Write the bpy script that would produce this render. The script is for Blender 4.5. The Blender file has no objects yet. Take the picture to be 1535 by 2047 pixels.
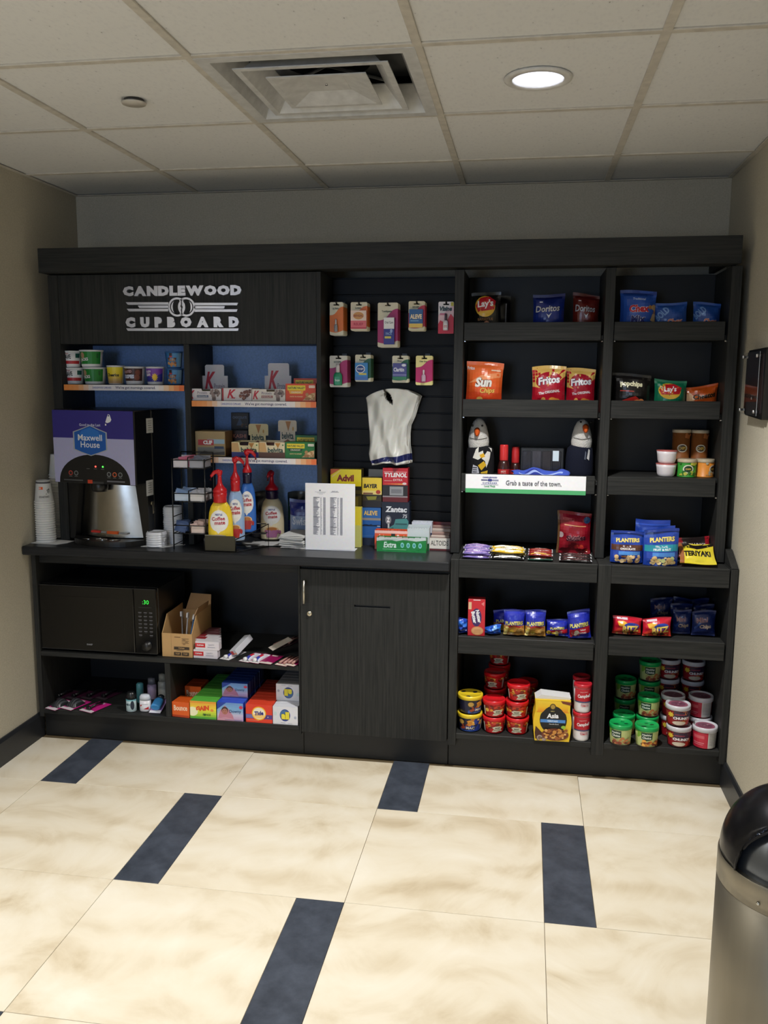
import bpy, bmesh, math, random
from mathutils import Vector, Matrix
random.seed(7)
PI = math.pi
S = bpy.context.scene
COL = S.collection

# ---------------------------------------------------------------- camera
CAM = Vector((0, 0, 1.607))
CR = Vector((0.9872948350, 0.1588074169, 0.0053956561))
CU = Vector((-0.0291996123, 0.1479444262, 0.9885645297))
CF = Vector((-0.1561931221, 0.9761622053, -0.1507018829))
FPX, PW, PH = 1761.836, 1535.0, 2047.0
cd = bpy.data.cameras.new('camera')
cam = bpy.data.objects.new('camera', cd)
COL.objects.link(cam)
cd.sensor_fit = 'HORIZONTAL'
cd.sensor_width = 36.0
cd.lens = FPX * 36.0 / PW
cd.clip_start = 0.05
M4 = Matrix.Identity(4)
for k, a in enumerate((CR, CU, -CF)):
    for r in range(3):
        M4[r][k] = a[r]
M4.translation = CAM
cam.matrix_world = M4
S.camera = cam

# ---------------------------------------------------------------- light and exposure
vs = S.view_settings
vs.view_transform = 'Standard'
vs.look = 'None'
vs.gamma = 1
vs.use_curve_mapping = False
vs.exposure = 0.0
w = bpy.data.worlds.new('world')
S.world = w
w.use_nodes = True
w.node_tree.nodes['Background'].inputs[0].default_value = (0.45, 0.62, 1.0, 1)
w.node_tree.nodes['Background'].inputs[1].default_value = 1.0
SPOT_W = 206.0          # power of each recessed downlight
WINDOW_W = 32.0         # daylight entering by the window behind the camera
LAMPS = [(0.005, 2.67), (-1.82, 1.454), (0.005, -0.986), (-1.215, -1.596)]


# ---------------------------------------------------------------- helpers
def lin(c):
    def f(x):
        x = x / 255.0
        return x / 12.92 if x <= 0.04045 else ((x + 0.055) / 1.055) ** 2.4
    return (f(c[0]), f(c[1]), f(c[2]), 1.0)


def at(px, py, Y):
    d = CF * FPX + CR * (px - PW / 2) - CU * (py - PH / 2)
    return CAM + d * (Y / d.y)


def onz(px, py, z):
    d = CF * FPX + CR * (px - PW / 2) - CU * (py - PH / 2)
    return CAM + d * ((z - CAM.z) / d.z)


def nodes(name):
    m = bpy.data.materials.new(name)
    m.use_nodes = True
    nt = m.node_tree
    return m, nt, nt.nodes['Principled BSDF'], nt.nodes, nt.links


def noise(N, L, scale, detail=4, vec=None, stretch=None, coord='Object', rough=0.5):
    tc = N.new('ShaderNodeTexCoord')
    n = N.new('ShaderNodeTexNoise')
    n.inputs['Scale'].default_value = scale
    n.inputs['Detail'].default_value = detail
    n.inputs['Roughness'].default_value = rough
    src = vec or tc.outputs[coord]
    if stretch:
        mp = N.new('ShaderNodeMapping')
        mp.inputs['Scale'].default_value = stretch
        L.new(src, mp.inputs['Vector'])
        src = mp.outputs[0]
    L.new(src, n.inputs['Vector'])
    return n


def ramp(N, L, fac, stops):
    r = N.new('ShaderNodeValToRGB')
    e = r.color_ramp.elements
    while len(e) < len(stops):
        e.new(0.5)
    for k, (p, c) in enumerate(stops):
        e[k].position = p
        e[k].color = c
    L.new(fac, r.inputs[0])
    return r


def bump(N, L, b, height, strength, dist=0.002):
    bp = N.new('ShaderNodeBump')
    bp.inputs['Strength'].default_value = strength
    bp.inputs['Distance'].default_value = dist
    L.new(height, bp.inputs['Height'])
    L.new(bp.outputs[0], b.inputs['Normal'])


def flat(name, c, rough=0.5, metal=0.0, var=0.12, scale=30, spec=0.5, bmp=0):
    m, nt, b, N, L = nodes(name)
    n = noise(N, L, scale)
    a = lin(c)
    lo = tuple(x * (1 - var) for x in a[:3]) + (1,)
    hi = tuple(min(1, x * (1 + var)) for x in a[:3]) + (1,)
    r = ramp(N, L, n.outputs['Fac'], [(0.3, lo), (0.7, hi)])
    L.new(r.outputs[0], b.inputs['Base Color'])
    b.inputs['Roughness'].default_value = rough
    b.inputs['Metallic'].default_value = metal
    b.inputs['Specular IOR Level'].default_value = spec
    if bmp:
        bump(N, L, b, n.outputs['Fac'], bmp)
    return m


def printed(name, rough, spec=0.5, coat=0.0, bmp=0.0, metal=0.0, bscale=60):
    """colour of the print comes from the mesh's own colour attribute"""
    m, nt, b, N, L = nodes(name)
    a = N.new('ShaderNodeAttribute')
    a.attribute_name = 'Col'
    n = noise(N, L, 90)
    mx = N.new('ShaderNodeMix')
    mx.data_type = 'RGBA'
    mx.blend_type = 'MULTIPLY'
    mx.inputs['Factor'].default_value = 0.12
    L.new(a.outputs['Color'], mx.inputs[6])
    L.new(n.outputs['Color'], mx.inputs[7])
    L.new(mx.outputs[2], b.inputs['Base Color'])
    b.inputs['Roughness'].default_value = rough
    b.inputs['Specular IOR Level'].default_value = spec
    b.inputs['Coat Weight'].default_value = coat
    b.inputs['Metallic'].default_value = metal
    if bmp:
        n2 = noise(N, L, bscale, 2)
        bump(N, L, b, n2.outputs['Fac'], bmp, 0.004)
    return m


def wood(name, axis, base=(27, 28, 28), hi=(52, 52, 50)):
    m, nt, b, N, L = nodes(name)
    st = [140, 140, 140]
    st[axis] = 4
    n = noise(N, L, 1.0, 6, stretch=tuple(st), coord='Object', rough=0.65)
    r = ramp(N, L, n.outputs['Fac'], [(0.3, lin(base)), (0.72, lin(hi))])
    L.new(r.outputs[0], b.inputs['Base Color'])
    b.inputs['Roughness'].default_value = 0.5
    b.inputs['Specular IOR Level'].default_value = 0.2
    bump(N, L, b, n.outputs['Fac'], 0.12, 0.001)
    return m


def emit(name, c, s):
    m, nt, b, N, L = nodes(name)
    b.inputs['Base Color'].default_value = lin(c)
    b.inputs['Emission Color'].default_value = lin(c)
    b.inputs['Emission Strength'].default_value = s
    return m


def glassy(name, c=(255, 255, 255), rough=0.02, alpha=0.18):
    m, nt, b, N, L = nodes(name)
    b.inputs['Base Color'].default_value = lin(c)
    b.inputs['Roughness'].default_value = rough
    b.inputs['Transmission Weight'].default_value = 1.0 - alpha
    b.inputs['IOR'].default_value = 1.15
    n = noise(N, L, 12)
    bump(N, L, b, n.outputs['Fac'], 0.05)
    return m


WOODV = wood('laminate_upright_grain', 2)
WOODH = wood('laminate_cross_grain', 0)
TOPM = wood('laminate_counter', 0, (27, 28, 30), (46, 47, 49))
TOPM.node_tree.nodes['Principled BSDF'].inputs['Roughness'].default_value = 0.3
BACKD = flat('dark_back_board', (15, 17, 20), 0.5)
SLATM = flat('black_slat_board', (13, 13, 14), 0.5, spec=.25)
TOEM = flat('toe_kick_black', (18, 19, 19), 0.5)
CARD = printed('printed_card', 0.42)
FOIL = printed('printed_foil', 0.28, 0.6, bmp=0.25, bscale=45)
PLAS = printed('coloured_plastic', 0.3)
PAPER = printed('matt_paper', 0.75)
CLOTH = printed('woven_cloth', 0.9, 0.2, bmp=0.4, bscale=400)
METAL = printed('coloured_metal', 0.3, metal=1.0)
BLACKM = flat('black_plastic', (14, 14, 15), 0.35)
BLACKG = flat('black_gloss', (7, 7, 8), 0.12)
WIRE = flat('black_wire', (12, 12, 13), 0.35)
CHROME = flat('chrome', (205, 205, 205), 0.18, 1.0, 0.05)
CLEAR = glassy('clear_plastic')
LAMPM = emit('lamp_lens', (244, 247, 255), 14.0)


class MB:
    def __init__(s, c=(200, 200, 200)):
        s.v = []; s.f = []; s.c = []; s.sm = []; s.cur = c

    def add(s, vs_, fs, c=None, smooth=False, cols=None):
        o = len(s.v)
        s.v += [tuple(p) for p in vs_]
        for k, f in enumerate(fs):
            s.f.append(tuple(i + o for i in f))
            s.c.append(cols[k] if cols else (c or s.cur))
            s.sm.append(smooth)
        return s

    def box(s, x0, x1, y0, y1, z0, z1, c=None, b=0.0015):
        """box with chamfered edges"""
        b = min(b, (x1 - x0) * .3, (y1 - y0) * .3, (z1 - z0) * .3)
        X, Y, Z = (x0, x1), (y0, y1), (z0, z1)
        V = []; idx = {}
        for i in (0, 1):
            for j in (0, 1):
                for k in (0, 1):
                    sx, sy, sz = 1 - 2 * i, 1 - 2 * j, 1 - 2 * k
                    for a in range(3):
                        p = [X[i] + sx * b, Y[j] + sy * b, Z[k] + sz * b]
                        p[a] = (X[i], Y[j], Z[k])[a]
                        idx[i, j, k, a] = len(V)
                        V.append(tuple(p))
        F = []
        for a in range(3):
            o1, o2 = (a + 1) % 3, (a + 2) % 3
            for sgn in (0, 1):
                q = []
                for m_, n_ in ((0, 0), (1, 0), (1, 1), (0, 1)):
                    t = [0, 0, 0]; t[a] = sgn; t[o1] = m_; t[o2] = n_
                    q.append(idx[t[0], t[1], t[2], a])
                F.append(q if sgn else q[::-1])
        for a in range(3):
            o1, o2 = (a + 1) % 3, (a + 2) % 3
            for m_ in (0, 1):
                for n_ in (0, 1):
                    def g(e, ax):
                        t = [0, 0, 0]; t[a] = e; t[o1] = m_; t[o2] = n_
                        return idx[t[0], t[1], t[2], ax]
                    q = [g(0, o1), g(1, o1), g(1, o2), g(0, o2)]
                    F.append(q if m_ != n_ else q[::-1])
        for i in (0, 1):
            for j in (0, 1):
                for k in (0, 1):
                    q = [idx[i, j, k, 0], idx[i, j, k, 1], idx[i, j, k, 2]]
                    F.append(q if (i + j + k) % 2 else q[::-1])
        return s.add(V, F, c)

    def lathe(s, prof, n=28, c=None, cx=0, cy=0, sx=1, sy=1, cols=None, cap=True):
        V = []; F = []; C = []
        for r, z in prof:
            for k in range(n):
                a = 2 * PI * k / n
                V.append((cx + r * sx * math.cos(a), cy + r * sy * math.sin(a), z))
        for i in range(len(prof) - 1):
            for k in range(n):
                k2 = (k + 1) % n
                F.append((i * n + k, i * n + k2, (i + 1) * n + k2, (i + 1) * n + k))
                C.append(cols[i] if cols else (c or s.cur))
        if cap:
            if prof[0][0] > 1e-6:
                F.append(tuple(range(n - 1, -1, -1))); C.append(cols[0] if cols else (c or s.cur))
            if prof[-1][0] > 1e-6:
                o = (len(prof) - 1) * n
                F.append(tuple(range(o, o + n))); C.append(cols[-1] if cols else (c or s.cur))
        o = len(s.f)
        s.add(V, F, None, True, C)
        for k in range(o, len(s.f)):
            if len(s.f[k]) > 4:
                s.sm[k] = False
        return s

    def tube(s, pts, r, n=8, c=None):
        pts = [Vector(p) for p in pts]
        V = []; F = []
        rr = r if isinstance(r, (list, tuple)) else [r] * len(pts)
        for i, p in enumerate(pts):
            t = (pts[min(i + 1, len(pts) - 1)] - pts[max(i - 1, 0)]).normalized()
            up = Vector((0, 0, 1)) if abs(t.z) < .9 else Vector((1, 0, 0))
            a = t.cross(up).normalized(); b_ = a.cross(t).normalized()
            for k in range(n):
                an = 2 * PI * k / n
                V.append(p + a * (rr[i] * math.cos(an)) + b_ * (rr[i] * math.sin(an)))
        for i in range(len(pts) - 1):
            for k in range(n):
                k2 = (k + 1) % n
                F.append((i * n + k, (i + 1) * n + k, (i + 1) * n + k2, i * n + k2))
        F.append(tuple(range(n))); F.append(tuple(range(len(V) - 1, len(V) - n - 1, -1)))
        return s.add(V, F, c, True)

    def prism(s, poly, y0, y1, c=None, plane='xz'):
        """extrude a polygon given in x,z along y (or x,y along z; y,z along x)"""
        n = len(poly)
        def P(p, t):
            return {'xz': (p[0], t, p[1]), 'xy': (p[0], p[1], t), 'yz': (t, p[0], p[1])}[plane]
        V = [P(p, y0) for p in poly] + [P(p, y1) for p in poly]
        F = [tuple(range(n)), tuple(range(2 * n - 1, n - 1, -1))]
        for k in range(n):
            k2 = (k + 1) % n
            F.append((k, k + n, k2 + n, k2))
        return s.add(V, F, c)

    def sheet(s, nu, nv, fn, c=None, colfn=None, smooth=True, closed=False):
        V = [fn(i / nu, j / nv) for j in range(nv + 1) for i in range(nu + 1)]
        F = []; C = []
        for j in range(nv):
            for i in range(nu):
                a = j * (nu + 1) + i
                F.append((a, a + 1, a + nu + 2, a + nu + 1))
                C.append(colfn((i + .5) / nu, (j + .5) / nv) if colfn else (c or s.cur))
        return s.add(V, F, None, smooth, C)

    def mesh(s, name, mat, fix=True):
        me = bpy.data.meshes.new(name)
        me.from_pydata(s.v, [], s.f)
        if fix:
            bm = bmesh.new(); bm.from_mesh(me)
            bmesh.ops.recalc_face_normals(bm, faces=bm.faces)
            bm.to_mesh(me); bm.free()
        at_ = me.color_attributes.new('Col', 'FLOAT_COLOR', 'CORNER')
        buf = []
        for p in me.polygons:
            buf += list(lin(s.c[p.index])) * p.loop_total
        at_.data.foreach_set('color', buf)
        me.polygons.foreach_set('use_smooth', s.sm)
        me.materials.append(mat)
        return me

    def obj(s, name, mat, parent=None, fix=True):
        o = bpy.data.objects.new(name, s.mesh(name, mat, fix))
        COL.objects.link(o)
        if parent:
            o.parent = parent
        return o


def tag(o, label, cat, group=None):
    o['label'] = label; o['category'] = cat
    if group:
        o['group'] = group
    return o


def thing(name, label, cat, loc=(0, 0, 0), rz=0, group=None, rot=None):
    o = bpy.data.objects.new(name, None)
    COL.objects.link(o)
    o.empty_display_size = 0.02
    o.location = loc
    o.rotation_euler = rot or (0, 0, rz)
    return tag(o, label, cat, group)


def struct(o):
    o['kind'] = 'structure'
    return o


def dup(root, loc=None, label=None, rz=None, group=None):
    r = root.copy(); COL.objects.link(r)
    if loc is not None: r.location = loc
    if rz is not None: r.rotation_euler = (r.rotation_euler[0], r.rotation_euler[1], rz)
    if label: r['label'] = label
    if group: r['group'] = group
    for ch in list(root.children):
        c = ch.copy(); COL.objects.link(c); c.parent = r
        for g in ch.children:
            d = g.copy(); COL.objects.link(d); d.parent = c
    return r


# ---------------------------------------------------------------- flat print
_glyph = {}


def glyphs(text, bold=0.02, shear=0.0):
    key = (text, bold, shear)
    if key in _glyph:
        return _glyph[key]
    cu = bpy.data.curves.new('t', 'FONT')
    cu.body = text
    cu.size = 1.0
    cu.offset = bold
    cu.shear = shear
    cu.resolution_u = 2
    ob = bpy.data.objects.new('t', cu)
    COL.objects.link(ob)
    dg = bpy.context.evaluated_depsgraph_get()
    me = ob.evaluated_get(dg).to_mesh()
    me.calc_loop_triangles()
    V = [(v.co.x, v.co.y) for v in me.vertices]
    T = [tuple(t.vertices) for t in me.loop_triangles]
    ob.evaluated_get(dg).to_mesh_clear()
    bpy.data.objects.remove(ob); bpy.data.curves.remove(cu)
    if not V:
        V = [(0, 0), (1, 0), (0, 1)]; T = []
    x0 = min(v[0] for v in V); x1 = max(v[0] for v in V)
    y0 = min(v[1] for v in V); y1 = max(v[1] for v in V)
    V = [((v[0] - (x0 + x1) / 2), (v[1] - (y0 + y1) / 2)) for v in V]
    _glyph[key] = (V, T, x1 - x0, y1 - y0)
    return _glyph[key]


class Art:
    """flat shapes in u,v (0..1) of a face w by h metres"""
    def __init__(s, w, h):
        s.w, s.h, s.t, s.n = w, h, [], 0

    def tri(s, pts, tris, c):
        s.n += 1
        for t in tris:
            s.t.append(([pts[i] for i in t], c, s.n))
        return s

    def poly(s, pts, c):
        # fan from centroid: fine for star-shaped outlines
        n = len(pts)
        cx = sum(p[0] for p in pts) / n; cy = sum(p[1] for p in pts) / n
        return s.tri(list(pts) + [(cx, cy)], [(k, (k + 1) % n, n) for k in range(n)], c)

    def rect(s, u0, v0, u1, v1, c):
        return s.tri([(u0, v0), (u1, v0), (u1, v1), (u0, v1)], [(0, 1, 2), (0, 2, 3)], c)

    def ell(s, cu, cv, ru, rv, c, n=20, a0=0.0):
        return s.poly([(cu + ru * math.cos(a0 + 2 * PI * k / n), cv + rv * math.sin(a0 + 2 * PI * k / n)) for k in range(n)], c)

    def star(s, cu, cv, ru, rv, c, n=12, inner=.6):
        return s.poly([(cu + ru * (1 if k % 2 == 0 else inner) * math.cos(PI * k / n), cv + rv * (1 if k % 2 == 0 else inner) * math.sin(PI * k / n)) for k in range(2 * n)], c)

    def grad(s, u0, v0, u1, v1, stops, n=12, horiz=True):
        for k in range(n):
            t = (k + .5) / n
            for a in range(len(stops) - 1):
                if stops[a][0] <= t <= stops[a + 1][0]:
                    q = (t - stops[a][0]) / max(1e-6, stops[a + 1][0] - stops[a][0])
                    c = tuple(stops[a][1][i] * (1 - q) + stops[a + 1][1][i] * q for i in range(3))
            if horiz:
                s.rect(u0 + (u1 - u0) * k / n, v0, u0 + (u1 - u0) * (k + 1) / n, v1, c); s.n -= 1
            else:
                s.rect(u0, v0 + (v1 - v0) * k / n, u1, v0 + (v1 - v0) * (k + 1) / n, c); s.n -= 1
        s.n += 1
        return s

    def txt(s, text, cu, cv, hv, c, maxw=0.9, rot=0, bold=0.02, shear=0.0, out=None, ow=.012):
        """hv: letter height as a part of face height; maxw: widest as a part of face width"""
        V, T, W, H = glyphs(text, bold, shear)
        k = hv * s.h / max(H, 1e-3)
        kx = min(k, maxw * s.w / max(W, 1e-3))
        ca, sa = math.cos(rot), math.sin(rot)
        if out:
            s.txt(text, cu, cv, hv * 1.04, out, maxw * 1.04, rot, bold + .035, shear)
        P = []
        for x, y in V:
            X, Y = x * kx, y * k
            P.append((cu + (X * ca - Y * sa) / s.w, cv + (X * sa + Y * ca) / s.h))
        return s.tri(P, T, c)

    def blobs(s, u0, v0, u1, v1, cols, n=20, r=.07, seed=1):
        rg = random.Random(seed)
        for k in range(n):
            q = r * rg.uniform(.6, 1.3)
            s.ell(rg.uniform(u0, u1), rg.uniform(v0, v1), q, q * s.w / s.h * rg.uniform(.6, 1.1), rg.choice(cols), 8, rg.random())
        return s

    def obj(s, fn, parent, mat=None, name='printed_label', cut=(1, 1), eps=0.0004, step=0.00012):
        """fn(u,v,off) -> point"""
        V = []; F = []; C = []
        for tri, c, n in s.t:
            polys = [[(min(max(p[0], 0), 1), min(max(p[1], 0), 1)) for p in tri]]
            for ax in (0, 1):
                if cut[ax] > 1:
                    for k in range(1, cut[ax]):
                        t = k / cut[ax]; new = []
                        for pg in polys:
                            lo = min(p[ax] for p in pg); hi = max(p[ax] for p in pg)
                            if lo >= t - 1e-7 or hi <= t + 1e-7:
                                new.append(pg); continue
                            A = []; B = []
                            for i in range(len(pg)):
                                p, q = pg[i], pg[(i + 1) % len(pg)]
                                if p[ax] <= t: A.append(p)
                                if p[ax] >= t: B.append(p)
                                if (p[ax] - t) * (q[ax] - t) < 0:
                                    f = (t - p[ax]) / (q[ax] - p[ax])
                                    x = (p[0] + (q[0] - p[0]) * f, p[1] + (q[1] - p[1]) * f)
                                    A.append(x); B.append(x)
                            if len(A) > 2: new.append(A)
                            if len(B) > 2: new.append(B)
                        polys = new
            off = eps + step * n
            for pg in polys:
                o = len(V)
                V += [fn(p[0], p[1], off) for p in pg]
                F.append(tuple(range(o, o + len(pg)))); C.append(c)
        mb = MB()
        mb.v = [tuple(p) for p in V]; mb.f = F; mb.c = C; mb.sm = [cut != (1, 1)] * len(F)
        return mb.obj(name, mat or CARD, parent, fix=False)


# colours of the prints
WHT = (238, 238, 240); BLK = (20, 20, 22); RED = (200, 22, 34); YEL = (246, 205, 20); NAVY = (22, 30, 96)
BLU = (26, 62, 176); GRN = (16, 120, 50); ORG = (238, 110, 26); CREAM = (240, 228, 190); BRN = (92, 50, 30)
MAG = (172, 22, 104); GRY = (140, 140, 142); PUR = (96, 50, 140); TEAL = (40, 150, 160)

# ---------------------------------------------------------------- room
XL, XR, YB, YF0, ZC = -2.12, 0.82, 4.03, -2.6, 2.439


def walls():
    m, nt, b, N, L = nodes('textured_wall_covering')
    n = noise(N, L, 160, 5)
    n2 = noise(N, L, 2.5, 3)
    mx = N.new('ShaderNodeMath'); mx.operation = 'MULTIPLY_ADD'
    L.new(n2.outputs['Fac'], mx.inputs[0]); mx.inputs[1].default_value = .3
    L.new(n.outputs['Fac'], mx.inputs[2])
    r = ramp(N, L, mx.outputs[0], [(0.35, lin((172, 165, 147))), (0.95, lin((192, 185, 167)))])
    L.new(r.outputs[0], b.inputs['Base Color'])
    b.inputs['Roughness'].default_value = 0.7
    bump(N, L, b, n.outputs['Fac'], 0.35, 0.003)
    t = 0.12
    struct(MB().box(XL - t, XL, YF0 - t, YB + t, -.06, ZC + .28).obj('wall_left', m))
    struct(MB().box(XR, XR + t, YF0 - t, YB + t, -.06, ZC + .28).obj('wall_right', m))
    struct(MB().box(XL, XR, YB, YB + t, -.06, ZC + .28).obj('wall_back', m))
    # wall behind the camera, with a window opening
    wx0, wx1, wz0, wz1 = -2.0, -0.8, 0.75, 2.1
    f = MB()
    f.box(XL, wx0, YF0 - t, YF0, -.06, ZC + .28); f.box(wx1, XR, YF0 - t, YF0, -.06, ZC + .28)
    f.box(wx0, wx1, YF0 - t, YF0, -.06, wz0); f.box(wx0, wx1, YF0 - t, YF0, wz1, ZC + .28)
    struct(f.obj('wall_front', m))
    fr = MB((225, 225, 222))
    for a, b_, c_, d_ in ((wx0, wx0 + .05, wz0, wz1), (wx1 - .05, wx1, wz0, wz1), (wx0, wx1, wz0, wz0 + .05), (wx0, wx1, wz1 - .05, wz1), ((wx0 + wx1) / 2 - .02, (wx0 + wx1) / 2 + .02, wz0, wz1)):
        fr.box(a, b_, YF0 - .08, YF0 - .03, c_, d_)
    wn = struct(fr.obj('window_1', PLAS))
    MB().box(wx0 + .05, wx1 - .05, YF0 - .058, YF0 - .052, wz0 + .05, wz1 - .05).obj('pane', CLEAR, wn)
    ld = bpy.data.lights.new('daylight', 'AREA')
    ld.shape = 'RECTANGLE'; ld.size = wx1 - wx0 - .1; ld.size_y = wz1 - wz0 - .1
    ld.energy = WINDOW_W; ld.color = (0.52, 0.70, 1.0)
    lo = bpy.data.objects.new('daylight', ld); COL.objects.link(lo)
    lo.location = ((wx0 + wx1) / 2, YF0 - .02, (wz0 + wz1) / 2)
    lo.rotation_euler = (PI / 2, 0, 0)
    # baseboards
    bb = flat('rubber_baseboard', (34, 36, 40), 0.4)
    prof = lambda s: [(0, 0), (s * .012, 0), (s * .012, .10), (s * .006, .115), (0, .115)]
    for nm, x, s in (('baseboard_left', XL, 1), ('baseboard_right', XR, -1)):
        pts = [(x + p[0], p[1]) for p in prof(s)]
        struct(MB().prism(pts, YF0, 3.505, plane='xz').obj(nm, bb))


walls()


def floor():
    m, nt, b, N, L = nodes('cream_vinyl_tile')
    oi = N.new('ShaderNodeObjectInfo')
    tc = N.new('ShaderNodeTexCoord')
    sc = N.new('ShaderNodeVectorMath'); sc.operation = 'SCALE'
    cmb = N.new('ShaderNodeCombineXYZ')
    L.new(oi.outputs['Random'], cmb.inputs[0]); L.new(oi.outputs['Random'], cmb.inputs[1])
    L.new(cmb.outputs[0], sc.inputs[0]); sc.inputs['Scale'].default_value = 37.0
    ad = N.new('ShaderNodeVectorMath'); ad.operation = 'ADD'
    L.new(tc.outputs['Object'], ad.inputs[0]); L.new(sc.outputs[0], ad.inputs[1])
    n1 = noise(N, L, 2.4, 7, vec=ad.outputs[0], rough=.62)
    n1.inputs['Distortion'].default_value = 1.8
    wv = N.new('ShaderNodeTexWave'); wv.wave_type = 'RINGS'
    wv.inputs['Scale'].default_value = 1.6; wv.inputs['Distortion'].default_value = 9
    wv.inputs['Detail'].default_value = 4; wv.inputs['Detail Scale'].default_value = 1.2
    L.new(ad.outputs[0], wv.inputs['Vector'])
    mm = N.new('ShaderNodeMath'); mm.operation = 'MULTIPLY_ADD'
    L.new(wv.outputs['Fac'], mm.inputs[0]); mm.inputs[1].default_value = .17
    L.new(n1.outputs['Fac'], mm.inputs[2])
    r = ramp(N, L, mm.outputs[0], [(0.24, lin((182, 163, 132))), (0.42, lin((207, 193, 167))), (0.58, lin((219, 208, 186))), (.85, lin((227, 219, 202)))])
    L.new(r.outputs[0], b.inputs['Base Color'])
    b.inputs['Roughness'].default_value = 0.38
    m2, nt, b2, N, L = nodes('slate_vinyl_strip')
    n = noise(N, L, 9, 7, rough=.7)
    r = ramp(N, L, n.outputs['Fac'], [(0.3, lin((42, 47, 56))), (0.7, lin((74, 80, 92)))])
    L.new(r.outputs[0], b2.inputs['Base Color'])
    b2.inputs['Roughness'].default_value = 0.45
    grout = flat('floor_joint', (92, 78, 54), 0.7)
    fl = struct(MB().box(XL, XR, YF0, YB, -.06, -.003).obj('floor', grout))
    T, Wd = 0.6096, 0.1524
    P = 2 * T + Wd
    sx, fy = 0.0974, 3.0754
    g = 0.0007
    cache = {}
    for row in range(-1, 9):
        y1 = fy - T * row; y0 = y1 - T
        # strips of row 0 begin at sx; each nearer row moves right by one tile
        s0 = sx + T * row
        k = math.floor((XL - s0) / P) - 1
        x = s0 + k * P
        while x < XR:
            for kind, w_ in (('s', Wd), ('t', T), ('t', T)):
                a, b_ = max(x, XL), min(x + w_, XR)
                c0, c1 = max(y0, YF0), min(y1, (3.472 + .016 * ((math.floor(x * 7.3) * 37) % 5) / 5) if kind == 't' else 3.503)
                if b_ - a > .004 and c1 - c0 > .004:
                    key = (kind, round(b_ - a, 4), round(c1 - c0, 4))
                    if key not in cache:
                        hx, hy = (b_ - a) / 2 - g, (c1 - c0) / 2 - g
                        cache[key] = MB().box(-hx, hx, -hy, hy, -.003, 0, b=.0008).mesh('floor_tile', m if kind == 't' else m2)
                    o = bpy.data.objects.new('floor_tile' if kind == 't' else 'dark_floor_strip', cache[key])
                    COL.objects.link(o); o.parent = fl
                    o.location = ((a + b_) / 2, (c0 + c1) / 2, 0)
                x += w_


floor()


def downlight_mats():
    can = flat('lamp_reflector', (215, 216, 220), 0.25, 0.6, 0.03)
    rim = flat('lamp_trim_white', (205, 203, 198), 0.4)
    return can, rim


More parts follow.
